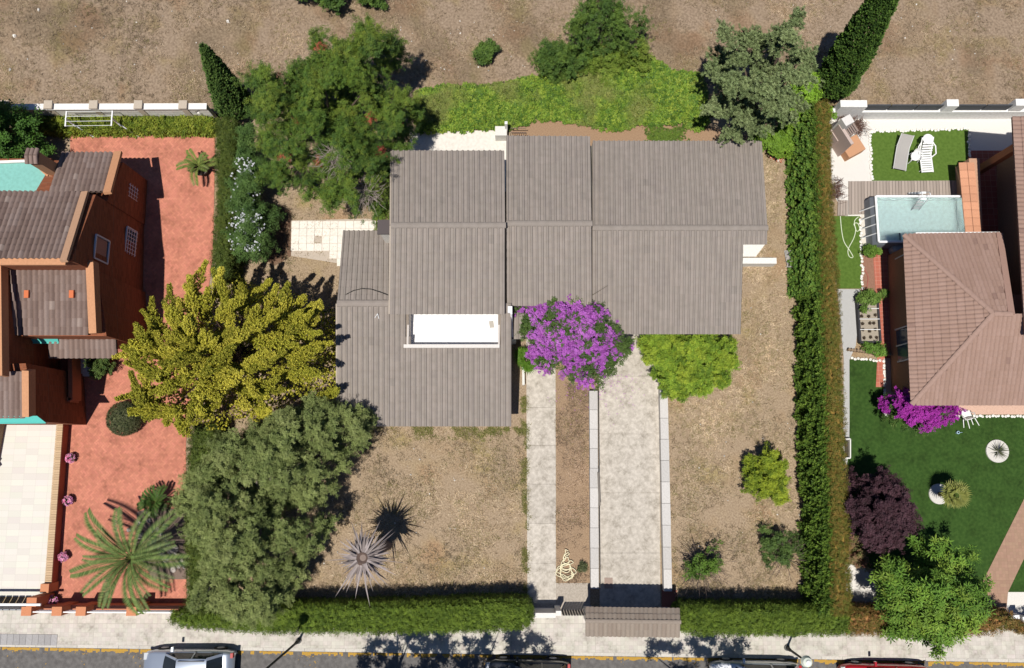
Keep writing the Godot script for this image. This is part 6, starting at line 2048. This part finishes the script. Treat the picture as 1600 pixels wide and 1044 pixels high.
	pbx.bar(Vector3(16.35, 0.15, 0.15), Vector3(16.6, 0.15, 0.15), 0.06, 0.3)
	pbx.bar(Vector3(16.66, 0.15, -0.78), Vector3(16.6, 0.15, 0.15), 0.05, 0.3)
	part(t, "frame", pbx, mat(0.7, 0.69, 0.66, 0.8))
	pbx = MB.new()
	pbx.box(Vector3(16.55, 0.05, -0.31), Vector3(0.2, 0.1, 0.8))
	part(t, "soil", pbx, mat(0.06, 0.05, 0.04))
	# small blue thing by the chair: a watering can
	t = thing("watering_can", "small pale blue watering can on the green lawn near the chair", "watering can", Vector3(22.06, 0.03, -1.1))
	var wc := MB.new()
	wc.lathe([Vector2(0, 0), Vector2(0.07, 0), Vector2(0.08, 0.15), Vector2(0.05, 0.17), Vector2(0.04, 0.16)], Vector3.ZERO, 14)
	local_part(t, "body", wc, mat(0.35, 0.5, 0.62, 0.5))
	wc = MB.new()
	wc.tube([Vector3(0.07, 0.05, 0), Vector3(0.18, 0.18, 0)], [0.015, 0.012], 6)
	local_part(t, "spout", wc, mat(0.35, 0.5, 0.62, 0.5))
	# white gate stub at the garden path
	t = thing("gate_stub", "white topped gate post and lintel at the pink garden path", "gate", Vector3(23.71, 0.0, 7.8))
	var gs := MB.new()
	gs.bar(Vector3(22.71, 1.2, 7.45), Vector3(23.6, 1.2, 7.45), 0.16, 0.1)
	part(t, "lintel", gs, mat(0.8, 0.8, 0.8, 0.7))
	gs = MB.new()
	gs.box(Vector3(23.9, 0.6, 7.63), Vector3(0.25, 1.2, 0.35))
	part(t, "post", gs, mat(0.78, 0.78, 0.77, 0.8))


func hose(path: Array, r: float) -> MB:
	var cv := Curve3D.new()
	for k in path.size():
		var tang: Vector3 = (path[mini(k + 1, path.size() - 1)] - path[maxi(k - 1, 0)]) / 6.0
		cv.add_point(path[k], -tang, tang)
	cv.bake_interval = 0.06
	var ps := Array(cv.get_baked_points())
	var b := MB.new()
	b.tube(ps, ps.map(func(_p): return r), 6)
	return b


func chair(label: String, at: Vector3, turn: float, fallen: bool) -> void:
	var white := mat(0.8, 0.8, 0.8, 0.45)
	var t := thing("garden_chair", label, "chair", at, "", turn)
	var tilt := Transform3D.IDENTITY
	if fallen: tilt = Transform3D(Basis(Vector3.RIGHT, -1.45), Vector3(0, 0.27, 0.1))
	var shapes := []
	var s := MB.new()
	s.lathe([Vector2(0, 0.0), Vector2(0.22, 0.0), Vector2(0.24, 0.025), Vector2(0.22, 0.045), Vector2(0, 0.03)], Vector3(0, 0.4, 0), 18)
	shapes.append(["seat", s])
	s = MB.new()
	var rows := []
	for i in 4:
		var line := []
		for j in 9:
			var a := lerpf(-1.2, 1.2, j / 8.0)
			line.append(Vector3(sin(a) * 0.25, 0.42 + 0.13 * i * (1.0 - 0.12 * absf(a)), -cos(a) * (0.22 + 0.025 * i)))
		rows.append(line)
	s.grid(rows)
	shapes.append(["backrest", s])
	for x in [-1, 1]:
		s = MB.new()
		s.tube([Vector3(x * 0.25, 0.64, -0.14), Vector3(x * 0.29, 0.64, 0.1), Vector3(x * 0.26, 0.42, 0.2)], [0.022, 0.022, 0.02], 6)
		shapes.append(["armrest", s])
		for z in [-1, 1]:
			s = MB.new()
			s.tube([Vector3(x * 0.19, 0.41, z * 0.17), Vector3(x * 0.25, 0.0, z * 0.24)], [0.024, 0.018], 6)
			shapes.append(["leg", s])
	for q in shapes:
		var o := local_part(t, q[0], q[1], white)
		o.transform = tilt


func villa_things() -> void:
	# coiled hose
	var path := []
	for k in 62:
		var a := k * 0.82
		var c: Vector3 = Vector3(2.6, 0.06, 5.62).lerp(Vector3(2.61, 0.06, 4.63), clampf((k - 22) / 40.0, 0, 1))
		var r := Vector2(0.42, 0.42) if k < 26 else Vector2(0.34, 0.26)
		r *= 0.62 + 0.38 * sin(k * 1.7 + 0.4) * sin(k * 0.37)
		path.append(c + Vector3(cos(a) * r.x + 0.12 * sin(k * 0.9), 0.001 * k + 0.03 * absf(sin(k * 2.1)), sin(a) * r.y * 1.15))
	single("garden_hose", hose(path, 0.02), mat(0.78, 0.72, 0.5, 0.6), "cream hose lying in loose coils on the soil bed", "hose")
	# fan palm by the porch
	var t := thing("fan_palm", "green fan palm in the shade beside the villa's porch", "palm", v3(Vector2(0.76, -4.65)))
	var ft := MB.new()
	ft.tube([Vector3.ZERO, Vector3(0, 0.9, 0)], [0.1, 0.09], 9)
	local_part(t, "trunk", ft, mat(0.25, 0.19, 0.13, 0.95))
	palm(t, [fan(0.4, 0.5, 19, Color(0.06, 0.14, 0.015), Color(0.12, 0.22, 0.03))], 13, Vector3(0, 0.9, 0), 0.9, "leaf", 0.8, 1.05)
	# low wall at the porch side
	t = thing("porch_wall", "low white wall beside the path at the villa's porch", "wall", Vector3(0.58, 0.0, -4.49))
	var pw := MB.new()
	pw.bar(Vector3(0.55, 0.2, -5.27), Vector3(0.57, 0.2, -3.44), 0.12, 0.45)
	part(t, "wall", pw, mat(0.75, 0.73, 0.69, 0.9, "mottle", 1.0))
	# dead palm: dry grey leaves round a bare crown, on a thick trunk
	var base := Vector3(-6.04, 0.0, 4.34)
	var top := Vector3(-6.5, 4.2, 4.42)
	t = thing("dead_yucca", "dead grey palm with a spiky dry crown on the brown lawn", "palm", base)
	var tk := MB.new()
	tk.tube([base, base.lerp(top, 0.5), top], [0.24, 0.2, 0.24], 10)
	part(t, "trunk", tk, mat(0.26, 0.2, 0.17, 0.95, "grain", 0.4))
	var heart := MB.new()
	heart.lathe([Vector2(0.3, -0.35), Vector2(0.34, -0.05), Vector2(0.22, 0.05), Vector2(0.1, -0.02), Vector2(0, -0.05)], top, 16)
	part(t, "crown_heart", heart, mat(0.13, 0.09, 0.075, 0.95, "grain", 0.25))
	for k in 230:
		var a := k * 2.399
		var s := MB.new()
		var down := rng.randf_range(-1.1, 0.5)
		var d := Vector3(cos(a) + rng.randfn(0, 0.16), down, sin(a) + rng.randfn(0, 0.16)).normalized()
		var long := rng.randf_range(0.5, 1.05) if k % 8 else rng.randf_range(1.1, 1.9)
		if a - TAU * floorf(a / TAU) > 2.5 and a - TAU * floorf(a / TAU) < 4.2: long *= 0.75
		var w := 0.09 if k % 9 else 0.05
		var from := top + Vector3(cos(a), 0, sin(a)) * 0.25 + Vector3(0, rng.randf_range(-0.35, 0.1), 0)
		var bend := from + d * long * 0.6
		var side := d.cross(Vector3.UP).normalized()
		var end := bend + (d + Vector3(0, -0.35, 0)).normalized() * long * 0.45
		s.tint = Color(0.2, 0.165, 0.155).lerp(Color(0.38, 0.33, 0.32), rng.randf()) * rng.randf_range(0.7, 1.1)
		s.quad(from - side * w * 0.5, from + side * w * 0.5, bend + side * w * 0.35 + Vector3(0, -0.02, 0), bend - side * w * 0.35)
		s.tri(bend - side * w * 0.35, bend + side * w * 0.35 + Vector3(0, -0.02, 0), end)
		part(t, "leaf", s, tinted(0.8))
	# tiled terrace west of the villa
	t = thing("tiled_terrace", "broken pale tiled terrace between the big trees west of the villa", "terrace", Vector3(-9.39, 0.0, -10.85))
	t.set_meta("kind", "structure")
	var bed := MB.new()
	bed.prism(pts([-11.41, -11.97, -7.44, -12.07, -5.28, -11.46, -6.56, -9.7, -8.86, -9.7, -11.33, -10.1]), 0.0, 0.03)
	part(t, "bed", bed, mat(0.5, 0.43, 0.36, 0.95, "mottle", 1.2))
	var o0: Vector2 = Vector2(-11.38, -11.94)
	var tm := MB.new()
	tm.box(Vector3.ZERO, Vector3(0.385, 0.03, 0.385))
	var tmesh := tm.mesh()
	for j in 6:
		for i in 14:
			if (i < 4 and j > 3) or (j == 5 and i < 6) or (i == 3 and j == 2) or (i == 4 and j == 4): continue
			var o := part(t, "tile", tmesh, shade_of(i * 3 + j, 0.8, 0.75, 0.68, 0.8, "mottle", 1.9, 0.02))
			o.position += Vector3(o0.x + 0.22 + i * 0.398 + 0.002 * j, 0.045 + rng.randf() * 0.008, o0.y + 0.2 + j * 0.398)
			o.rotation.y = rng.randfn(0, 0.01)
	t = thing("soil_patch", "reddish bare soil beside the tiled terrace", "soil", Vector3(-12.2, 0.0, -11.12))
	t.set_meta("kind", "structure")
	var so := MB.new()
	so.prism(pts([-12.86, -12.48, -11.94, -12.76, -11.43, -12.48, -11.33, -10.1, -12.13, -9.6, -12.8, -9.93]), 0.0, 0.012)
	part(t, "soil", so, mat(0.62, 0.5, 0.46, 0.95, "heath", 2.0))
	var sb := MB.new()
	sb.prism(pts([2.23, -5.3, 3.87, -5.3, 3.74, 6.11, 2.16, 6.11]), 0.0, 0.012)
	struct("soil_bed", sb, mat(0.95, 0.88, 0.84, 0.95, "straw", 3.1))
	sb = MB.new()
	sb.prism(pts([0.0, -17.44, 3.37, -17.51, 7.08, -17.3, 10.11, -17.16, 12.77, -16.49, 12.7, -14.84, 0.0, -14.84]), 0.0, 0.012)
	struct("soil_strip", sb, mat(0.98, 0.85, 0.78, 0.95, "straw", 2.7))
	# things about the villa's north terrace
	t = thing("garden_tap", "white concrete post and wash stand by the north terrace", "post", Vector3(-0.27, 0.0, -16.59))
	var pm := MB.new()
	pm.box(Vector3(-0.3, 0.0, -16.66) + Vector3(0, 0.75, 0), Vector3(0.14, 1.5, 0.14))
	part(t, "post", pm, mat(0.8, 0.79, 0.77, 0.8))
	pm = MB.new()
	pm.box(Vector3(-0.57, 0.0, -16.52) + Vector3(0, 0.4, 0), Vector3(0.6, 0.8, 0.5))
	part(t, "stand", pm, mat(0.72, 0.7, 0.66, 0.9, "mottle", 0.6))
	t = thing("metal_rack", "small rusty metal rack against the north eaves", "rack", Vector3(0.34, 0.0, -16.52))
	for k in 8:
		pm = MB.new()
		pm.bar(Vector3(-0.07, 0.3, -16.43).lerp(Vector3(0.73, 0.3, -16.43), k / 7.0), Vector3(-0.07, 0.9, -16.36).lerp(Vector3(0.72, 0.9, -16.36), k / 7.0), 0.03, 0.03)
		part(t, "bar", pm, mat(0.2, 0.14, 0.11, 0.7))
	for y in [0.35, 0.88]:
		pm = MB.new()
		pm.bar(Vector3(-0.07, 0.3, -16.43) + Vector3(0, y - 0.3, -0.2), Vector3(0.73, 0.3, -16.43) + Vector3(0, y - 0.3, -0.2), 0.03, 0.03)
		part(t, "rail", pm, mat(0.2, 0.14, 0.11, 0.7))
	# east side: white slab, wall stub, leaning grille, rubble
	t = thing("side_step", "white concrete landing with a low wall at the villa's east side", "landing", Vector3(12.81, 0.0, -10.1))
	var ss := MB.new()
	ss.prism(pts([10.87, -10.85, 13.11, -10.85, 12.48, -10.04, 10.84, -10.04]), 0.0, 0.12)
	part(t, "slab", ss, mat(0.78, 0.76, 0.72, 0.9, "mottle", 1.2))
	ss = MB.new()
	ss.bar(Vector3(11.06, 0.35, -9.68), Vector3(13.33, 0.35, -9.68), 0.3, 0.7)
	part(t, "wall", ss, mat(0.8, 0.78, 0.74, 0.9, "mottle", 1.2))
	t = thing("metal_grille", "grey metal grille leaning by the boundary hedge", "grille", Vector3(14.15, 0.0, -9.93))
	for k in 7:
		ss = MB.new()
		ss.bar(Vector3(13.97, 0.1, -10.35).lerp(Vector3(14.22, 0.5, -10.24), k / 6.0), Vector3(13.97, 0.1, -10.35).lerp(Vector3(14.22, 0.5, -10.24), k / 6.0) + Vector3(0.08, 0.1, 0.85), 0.025, 0.025)
		part(t, "bar", ss, mat(0.55, 0.53, 0.52, 0.6))
	for k in 4:
		ss = MB.new()
		ss.bar(Vector3(13.97, 0.12, -10.34) + Vector3(0.02, 0, 0.28 * k), Vector3(14.21, 0.52, -10.24) + Vector3(0.02, 0, 0.28 * k), 0.03, 0.03)
		part(t, "rail", ss, mat(0.55, 0.53, 0.52, 0.6))
	t = thing("rubble_heap", "small heap of broken red bricks at the villa's north-east corner", "rubble", Vector3(14.13, 0.0, -15.33))
	for k in 34:
		ss = MB.new()
		ss.box(t.position + Vector3(rng.randfn(0, 0.26), 0.04 + rng.randf() * 0.12, rng.randfn(0, 0.15)), Vector3(rng.randf_range(0.08, 0.2), 0.06, 0.1), Basis(any_dir(), rng.randf() * 2))
		part(t, "brick", ss, [mat(0.5, 0.16, 0.09, 0.9), mat(0.58, 0.25, 0.16, 0.9), mat(0.7, 0.62, 0.56, 0.9)][k % 3])
	# drain lid at the end of the driveway
	t = thing("drain_cover", "square brown drain cover at the driveway's street end", "drain cover", Vector3(4.67, 0.0, 6.11))
	ss = MB.new()
	ss.box(Vector3(4.66, 0.03, 6.11), Vector3(0.4, 0.02, 0.5))
	part(t, "lid", ss, mat(0.34, 0.26, 0.22, 0.8, "mottle", 0.5))
	# dark red patch of paving behind the hedge
	sb = MB.new()
	sb.prism(pts([7.22, 6.44, 7.96, 6.44, 7.93, 7.42, 7.2, 7.42]), 0.0, 0.02)
	struct("paved_patch", sb, mat(0.3, 0.12, 0.09, 0.9, "mottle", 0.8))
	# timber sticks at the south-east corner of the lawn
	t = thing("timber_frame", "broken timber frame lying in the corner by the boundary hedge", "timber", Vector3(14.06, 0.0, 6.23))
	for s in [[Vector3(13.75, 0.1, 6.1), Vector3(14.37, 0.1, 6.13)], [Vector3(13.87, 0.1, 6.1), Vector3(13.88, 0.1, 6.48)], [Vector3(14.29, 0.1, 5.86), Vector3(14.19, 0.1, 6.54)]]:
		ss = MB.new()
		ss.bar(s[0], s[1], 0.05, 0.05)
		part(t, "stick", ss, mat(0.5, 0.4, 0.3, 0.9))


# a parked car, nose along -x, about its centre on the road
func car(label: String, at: Vector3, turn: float, len: float, paint: StandardMaterial3D, tall: float, estate: bool) -> void:
	var t := thing("parked_car", label, "car", at, "cars parked along the kerb", turn)
	var h := len / 2
	var w := 0.88
	# lower body: stations from nose to tail: x, half width, deck height
	var st := [[-h, 0.62, 0.55], [-h + 0.12, 0.78, 0.68], [-h + 0.5, 0.86, 0.78], [-h + 1.05, w, 0.9], [-h + 1.3, w, 0.95], [0.0, w, 0.95], [h - 0.9, w, 0.97], [h - 0.35, 0.85, 0.95], [h - 0.08, 0.78, 0.85], [h, 0.66, 0.6]]
	var rows := []
	for s in st:
		var hw: float = s[1]; var y: float = s[2]
		rows.append([Vector3(s[0], 0.22, -hw * 0.94), Vector3(s[0], 0.45, -hw), Vector3(s[0], y - 0.16, -hw), Vector3(s[0], y - 0.04, -hw * 0.95), Vector3(s[0], y, -hw * 0.82), Vector3(s[0], y + 0.03, -hw * 0.4), Vector3(s[0], y + 0.035, 0), Vector3(s[0], y + 0.03, hw * 0.4), Vector3(s[0], y, hw * 0.82), Vector3(s[0], y - 0.04, hw * 0.95), Vector3(s[0], y - 0.16, hw), Vector3(s[0], 0.45, hw), Vector3(s[0], 0.22, hw * 0.94)])
	var b := MB.new()
	rows.reverse()
	b.grid(rows)
	var body := local_part(t, "body", b, paint)
	b = MB.new()
	b.box(Vector3(0, 0.28, 0), Vector3(len - 0.3, 0.16, 1.5))
	local_part(t, "underbody", b, mat(0.02, 0.02, 0.02))
	# cabin
	var glass := mat(0.015, 0.02, 0.026, 0.06, "", 1.0, 0.5)
	var x0 := -h + 1.15; var x1 := -h + 1.85; var x2 := h - (0.55 if estate else 1.05); var x3 := h - (0.25 if estate else 0.5)
	var y0 := 0.96; var y1 := tall
	var g := [[x0, y0, 0.72], [x1, y1 - 0.02, 0.58], [(x1 + x2) / 2, y1 + 0.03, 0.6], [x2, y1 - 0.02, 0.58], [x3, y0, 0.7]]
	var roof_rows := []
	for k in [1, 2, 3]:
		var s = g[k]
		roof_rows.append([Vector3(s[0], s[1] - 0.05, -s[2] - 0.05), Vector3(s[0], s[1] - 0.01, -s[2] + 0.02), Vector3(s[0], s[1] + 0.03, -s[2] * 0.5), Vector3(s[0], s[1] + 0.04, 0), Vector3(s[0], s[1] + 0.03, s[2] * 0.5), Vector3(s[0], s[1] - 0.01, s[2] - 0.02), Vector3(s[0], s[1] - 0.05, s[2] + 0.05)])
	roof_rows.reverse()
	b = MB.new()
	b.grid(roof_rows)
	local_part(t, "roof", b, paint)
	for k in 2:
		var s = g[0] if k == 0 else g[4]
		var e = g[1] if k == 0 else g[3]
		b = MB.new()
		var lo := []; var hi := []
		for j in 7:
			var z := lerpf(-1, 1, j / 6.0)
			var bow := 0.1 * (1 - z * z) * (-1 if k == 0 else 1)
			lo.append(Vector3(s[0] + bow, s[1], z * s[2]))
			hi.append(Vector3(e[0] + bow * 0.7, e[1] - 0.01 + 0.03 * (1 - z * z), z * e[2]))
		b.grid([lo, hi] if k == 0 else [hi, lo])
		local_part(t, "windscreen" if k == 0 else "rear_window", b, glass)
	for s in [-1, 1]:
		b = MB.new()
		var p := [Vector3(x0 + 0.15, y0, s * 0.8), Vector3(x1, y1 - 0.06, s * 0.63), Vector3(x2, y1 - 0.06, s * 0.63), Vector3(x3 - 0.12, y0, s * 0.79)]
		b.quad(p[0], p[1], p[2], p[3])
		local_part(t, "side_window", b, glass)
		b = MB.new()
		b.bar(Vector3(x0, y0, s * 0.74), Vector3(x1, y1 - 0.03, s * 0.62), 0.09, 0.06)
		b.bar(Vector3(x3, y0, s * 0.72), Vector3(x2, y1 - 0.03, s * 0.62), 0.12, 0.06)
		b.bar(Vector3((x1 + x2) / 2, y0, s * 0.815), Vector3((x1 + x2) / 2, y1 - 0.05, s * 0.645), 0.07, 0.04)
		local_part(t, "pillar", b, paint)
		b = MB.new()
		b.box(Vector3(x0 + 0.35, 1.02, s * 0.98), Vector3(0.1, 0.14, 0.2))
		local_part(t, "mirror", b, paint)
		b = MB.new()
		b.box(Vector3(-h + 0.16, 0.66, s * 0.6), Vector3(0.26, 0.1, 0.3), Basis(Vector3.BACK, -0.5))
		local_part(t, "headlight", b, mat(0.6, 0.62, 0.64, 0.15))
		b = MB.new()
		b.box(Vector3(h - 0.08, 0.8, s * 0.66), Vector3(0.12, 0.2, 0.22))
		local_part(t, "tail_light", b, mat(0.35, 0.02, 0.02, 0.3))
		for x in [-h + 0.85, h - 0.8]:
			b = MB.new()
			b.tube([Vector3(x, 0.31, s * 0.7), Vector3(x, 0.31, s * 0.9)], [0.31, 0.31], 18)
			var wh := local_part(t, "wheel", b, mat(0.025, 0.025, 0.025, 0.8))
			b = MB.new()
			b.tube([Vector3(x, 0.31, s * 0.89), Vector3(x, 0.31, s * 0.91)], [0.19, 0.17], 14)
			local_part(wh, "rim", b, mat(0.5, 0.5, 0.52, 0.35))
		b = MB.new()
		b.bar(Vector3(x1 + 0.1, y1 + 0.03, s * 0.55), Vector3(x2 - 0.1, y1 + 0.03, s * 0.55), 0.035, 0.035)
		local_part(t, "roof_rail", b, mat(0.06, 0.06, 0.065, 0.4))
	body.set_meta("label", label.get_slice(" parked", 0) + " bodywork")


func car_paint(r: float, g: float, b: float, metal: float) -> StandardMaterial3D:
	var m := StandardMaterial3D.new()
	m.albedo_color = lin(r, g, b)
	m.metallic = metal
	m.roughness = 0.32
	m.clearcoat_enabled = true
	m.clearcoat = 1.0
	m.clearcoat_roughness = 0.04
	return m


func street_things() -> void:
	car("silver blue car parked before the west hedge", Vector3(-15.18, -0.12, 9.94), 0.0, 4.3, car_paint(0.42, 0.47, 0.55, 0.6), 1.45, false)
	car("black car parked opposite the villa's path", Vector3(0.73, -0.12, 10.4), -0.015, 4.0, car_paint(0.012, 0.014, 0.02, 0.2), 1.45, true)
	car("light grey car parked beside the lamp post with a glass globe", Vector3(11.4, -0.12, 10.46), -0.015, 4.25, car_paint(0.55, 0.57, 0.6, 0.5), 1.48, true)
	car("red car parked before the ash tree", Vector3(17.49, -0.12, 10.6), -0.015, 4.2, car_paint(0.4, 0.012, 0.02, 0.2), 1.45, false)
	# street lamps
	for k in 2:
		var q: Vector3 = [Vector3(-10.19, 0.0, 8.77), Vector3(13.11, 0.0, 9.09)][k]
		var h: float = [6.6, 2.35][k]
		var t := thing("street_lamp", ["tall dark street lamp by the long front hedge", "slim street lamp with a pale round globe by the light grey car"][k], "street lamp", q)
		var b := MB.new()
		b.tube([Vector3.ZERO, Vector3(0, 0.5, 0), Vector3(0, 0.52, 0), Vector3(0, h, 0)], [0.09, 0.08, 0.055, 0.045], 10)
		local_part(t, "pole", b, mat(0.05, 0.05, 0.052, 0.6))
		b = MB.new()
		b.lathe([Vector2(0, 0.12), Vector2(0.14, 0.1), Vector2(0.14, 0.0), Vector2(0, 0)], Vector3(0, 0, 0), 12)
		local_part(t, "base", b, mat(0.1, 0.1, 0.1, 0.6))
		b = MB.new()
		if k == 0:
			b.lathe([Vector2(0.06, h), Vector2(0.2, h + 0.3), Vector2(0.24, h + 0.55), Vector2(0.05, h + 0.72), Vector2(0, h + 0.74)], Vector3.ZERO, 14)
			local_part(t, "lantern", b, mat(0.07, 0.07, 0.075, 0.5))
		else:
			b.lathe([Vector2(0.06, h), Vector2(0.2, h + 0.07), Vector2(0.26, h + 0.24), Vector2(0.2, h + 0.42), Vector2(0.1, h + 0.48), Vector2(0, h + 0.5)], Vector3.ZERO, 18)
			local_part(t, "globe", b, mat(0.62, 0.66, 0.58, 0.25))
			b = MB.new()
			b.lathe([Vector2(0.1, h + 0.48), Vector2(0.11, h + 0.52), Vector2(0, h + 0.55)], Vector3.ZERO, 12)
			local_part(t, "cap", b, mat(0.7, 0.7, 0.68, 0.5))


# dry grass and small litter
func ground_cover() -> void:
	gain = 1.25
	var tuft := MB.new()
	for k in 9:
		var d := Vector3(rng.randf_range(-1, 1), rng.randf_range(0.25, 0.9), rng.randf_range(-1, 1)).normalized()
		var o := Vector3(rng.randf_range(-0.05, 0.05), 0, rng.randf_range(-0.05, 0.05))
		tuft.blade(o, o + d * rng.randf_range(0.06, 0.13), d.cross(Vector3.UP).normalized(), 0.014)
	var tm := tuft.mesh()
	var m := leafy(0.85, 0.15)
	var patches := FastNoiseLite.new()
	patches.seed = 8
	patches.frequency = 0.35
	var straw := [Color(0.2, 0.145, 0.09), Color(0.35, 0.268, 0.175), Color(0.5, 0.41, 0.29)]
	var green := [Color(0.13, 0.125, 0.035), Color(0.2, 0.18, 0.06)]
	var lots := [
		["dry_grass", "dry brown grass of the lawn in front of the tiled front wing", pts([-13.36, -1.35, 0.7, -1.35, 0.68, 6.97, -15.4, 6.97]), 17000, straw, 0.1],
		["dry_grass", "dry straw grass of the lawn with the small fruit trees", pts([8.03, -9.43, 14.75, -9.43, 14.23, 6.97, 7.58, 6.97]), 15000, straw, 0.16],
		["dry_grass", "dry grass on the ground between the trees west of the villa", pts([-15.13, -13.52, -8.98, -13.52, -8.55, -0.35, -14.42, -0.35]), 4000, straw, 0.12],
		["dry_grass", "dead brown grass of the strip between path and driveway", pts([2.21, -3.52, 3.85, -3.52, 3.74, 6.11, 2.16, 6.11]), 3200, [Color(0.16, 0.11, 0.07), Color(0.27, 0.19, 0.13), Color(0.38, 0.29, 0.21)], 0.0],
		["dry_grass", "sparse dry grass along the villa's east wall", pts([12.07, -15.78, 14.95, -15.78, 14.75, -9.43, 11.96, -9.43]), 2200, straw, 0.15],
		["field_grass", "greyish dry grass of the open field behind the walls", pts([-29.86, -25.79, 29.86, -25.79, 29.07, -18.08, 10.14, -18.08, 6.81, -20.24, -5.44, -19.52, -15.55, -18.08, -29.07, -18.08]), 34000, [Color(0.17, 0.125, 0.08), Color(0.27, 0.2, 0.135), Color(0.38, 0.3, 0.21)], 0.06],
	]
	for l in lots:
		var poly: PackedVector2Array = l[2]
		var box := bounds(poly)
		var sp := Spray.new()
		for k in int(l[3]):
			var q := box.position + Vector2(rng.randf(), rng.randf()) * box.size
			if not Geometry2D.is_point_in_polygon(q, poly): continue
			var n := patches.get_noise_2d(q.x, q.y)
			if rng.randf() > 0.62 + n * 1.6: continue
			# worn paler and matted darker patches
			var c := hue(l[4]) * (1.0 + 0.75 * patches.get_noise_2d(q.x * 0.45 + 30, q.y * 0.45) + 0.4 * n)
			if rng.randf() < l[5] + n * 0.35: c = c.lerp(hue(green), 0.7)
			sp.add(v3(q, 0.0), aim(Vector3.UP + any_dir() * 0.2, rng.randf_range(0.7, 1.5)), c)
		var t := thing(l[0], l[1], "grass", v3(middle(poly)))
		t.set_meta("kind", "stuff")
		spread(t, "blades", sp, tm, m, "stuff")
	# greener fringe below the eaves and along the path
	var sp := Spray.new()
	for k in 2600:
		var q: Vector2
		if k % 2: q = Vector2(-8.27, -1.35).lerp(Vector2(0.48, -1.35), rng.randf()) + Vector2(0, absf(rng.randfn(0, 0.25)))
		else: q = Vector2(0.64, -2.88).lerp(Vector2(0.68, 6.68), rng.randf()) + Vector2(rng.randfn(0, 0.1), 0)
		if patches.get_noise_2d(q.x * 2, q.y * 2) < -0.1: continue
		sp.add(v3(q), aim(Vector3.UP + any_dir() * 0.3, rng.randf_range(0.8, 1.5)), hue([Color(0.09, 0.12, 0.025), Color(0.17, 0.17, 0.05), Color(0.25, 0.21, 0.09)]))
	var t := thing("green_fringe", "greener grass fringe below the front eave and along the path", "grass", Vector3(-3.18, 0.0, -1.23))
	t.set_meta("kind", "stuff")
	spread(t, "blades", sp, tm, m, "stuff")
	# pale stones and scraps strewn over the field and the lawns
	sp = Spray.new()
	var chip := rock(0.05)
	for k in 240:
		var q: Vector2 = [Vector2(-28.4, -25.04), Vector2(10.39, -25.04), Vector2(-8.26, -23.17), Vector2(-11.09, -0.35), Vector2(8.18, -9.09)][k % 5] + Vector2(rng.randf() * [14, 16, 9, 10, 6][k % 5], rng.randf() * [5, 5, 3, 6.5, 14][k % 5])
		sp.add(v3(q, 0.02), aim(Vector3.UP + any_dir(), rng.randf_range(0.3, 1.0) if k % 40 else 2.0), Color(0.7, 0.66, 0.6) * rng.randf_range(0.5, 1.05))
	t = thing("pebbles", "pale pebbles and scraps strewn over the dry ground", "pebbles", Vector3(13.75, 0.0, -22.8))
	t.set_meta("kind", "stuff")
	spread(t, "pebbles", sp, chip.mesh(), leafy(0.9, 0.0), "stuff")
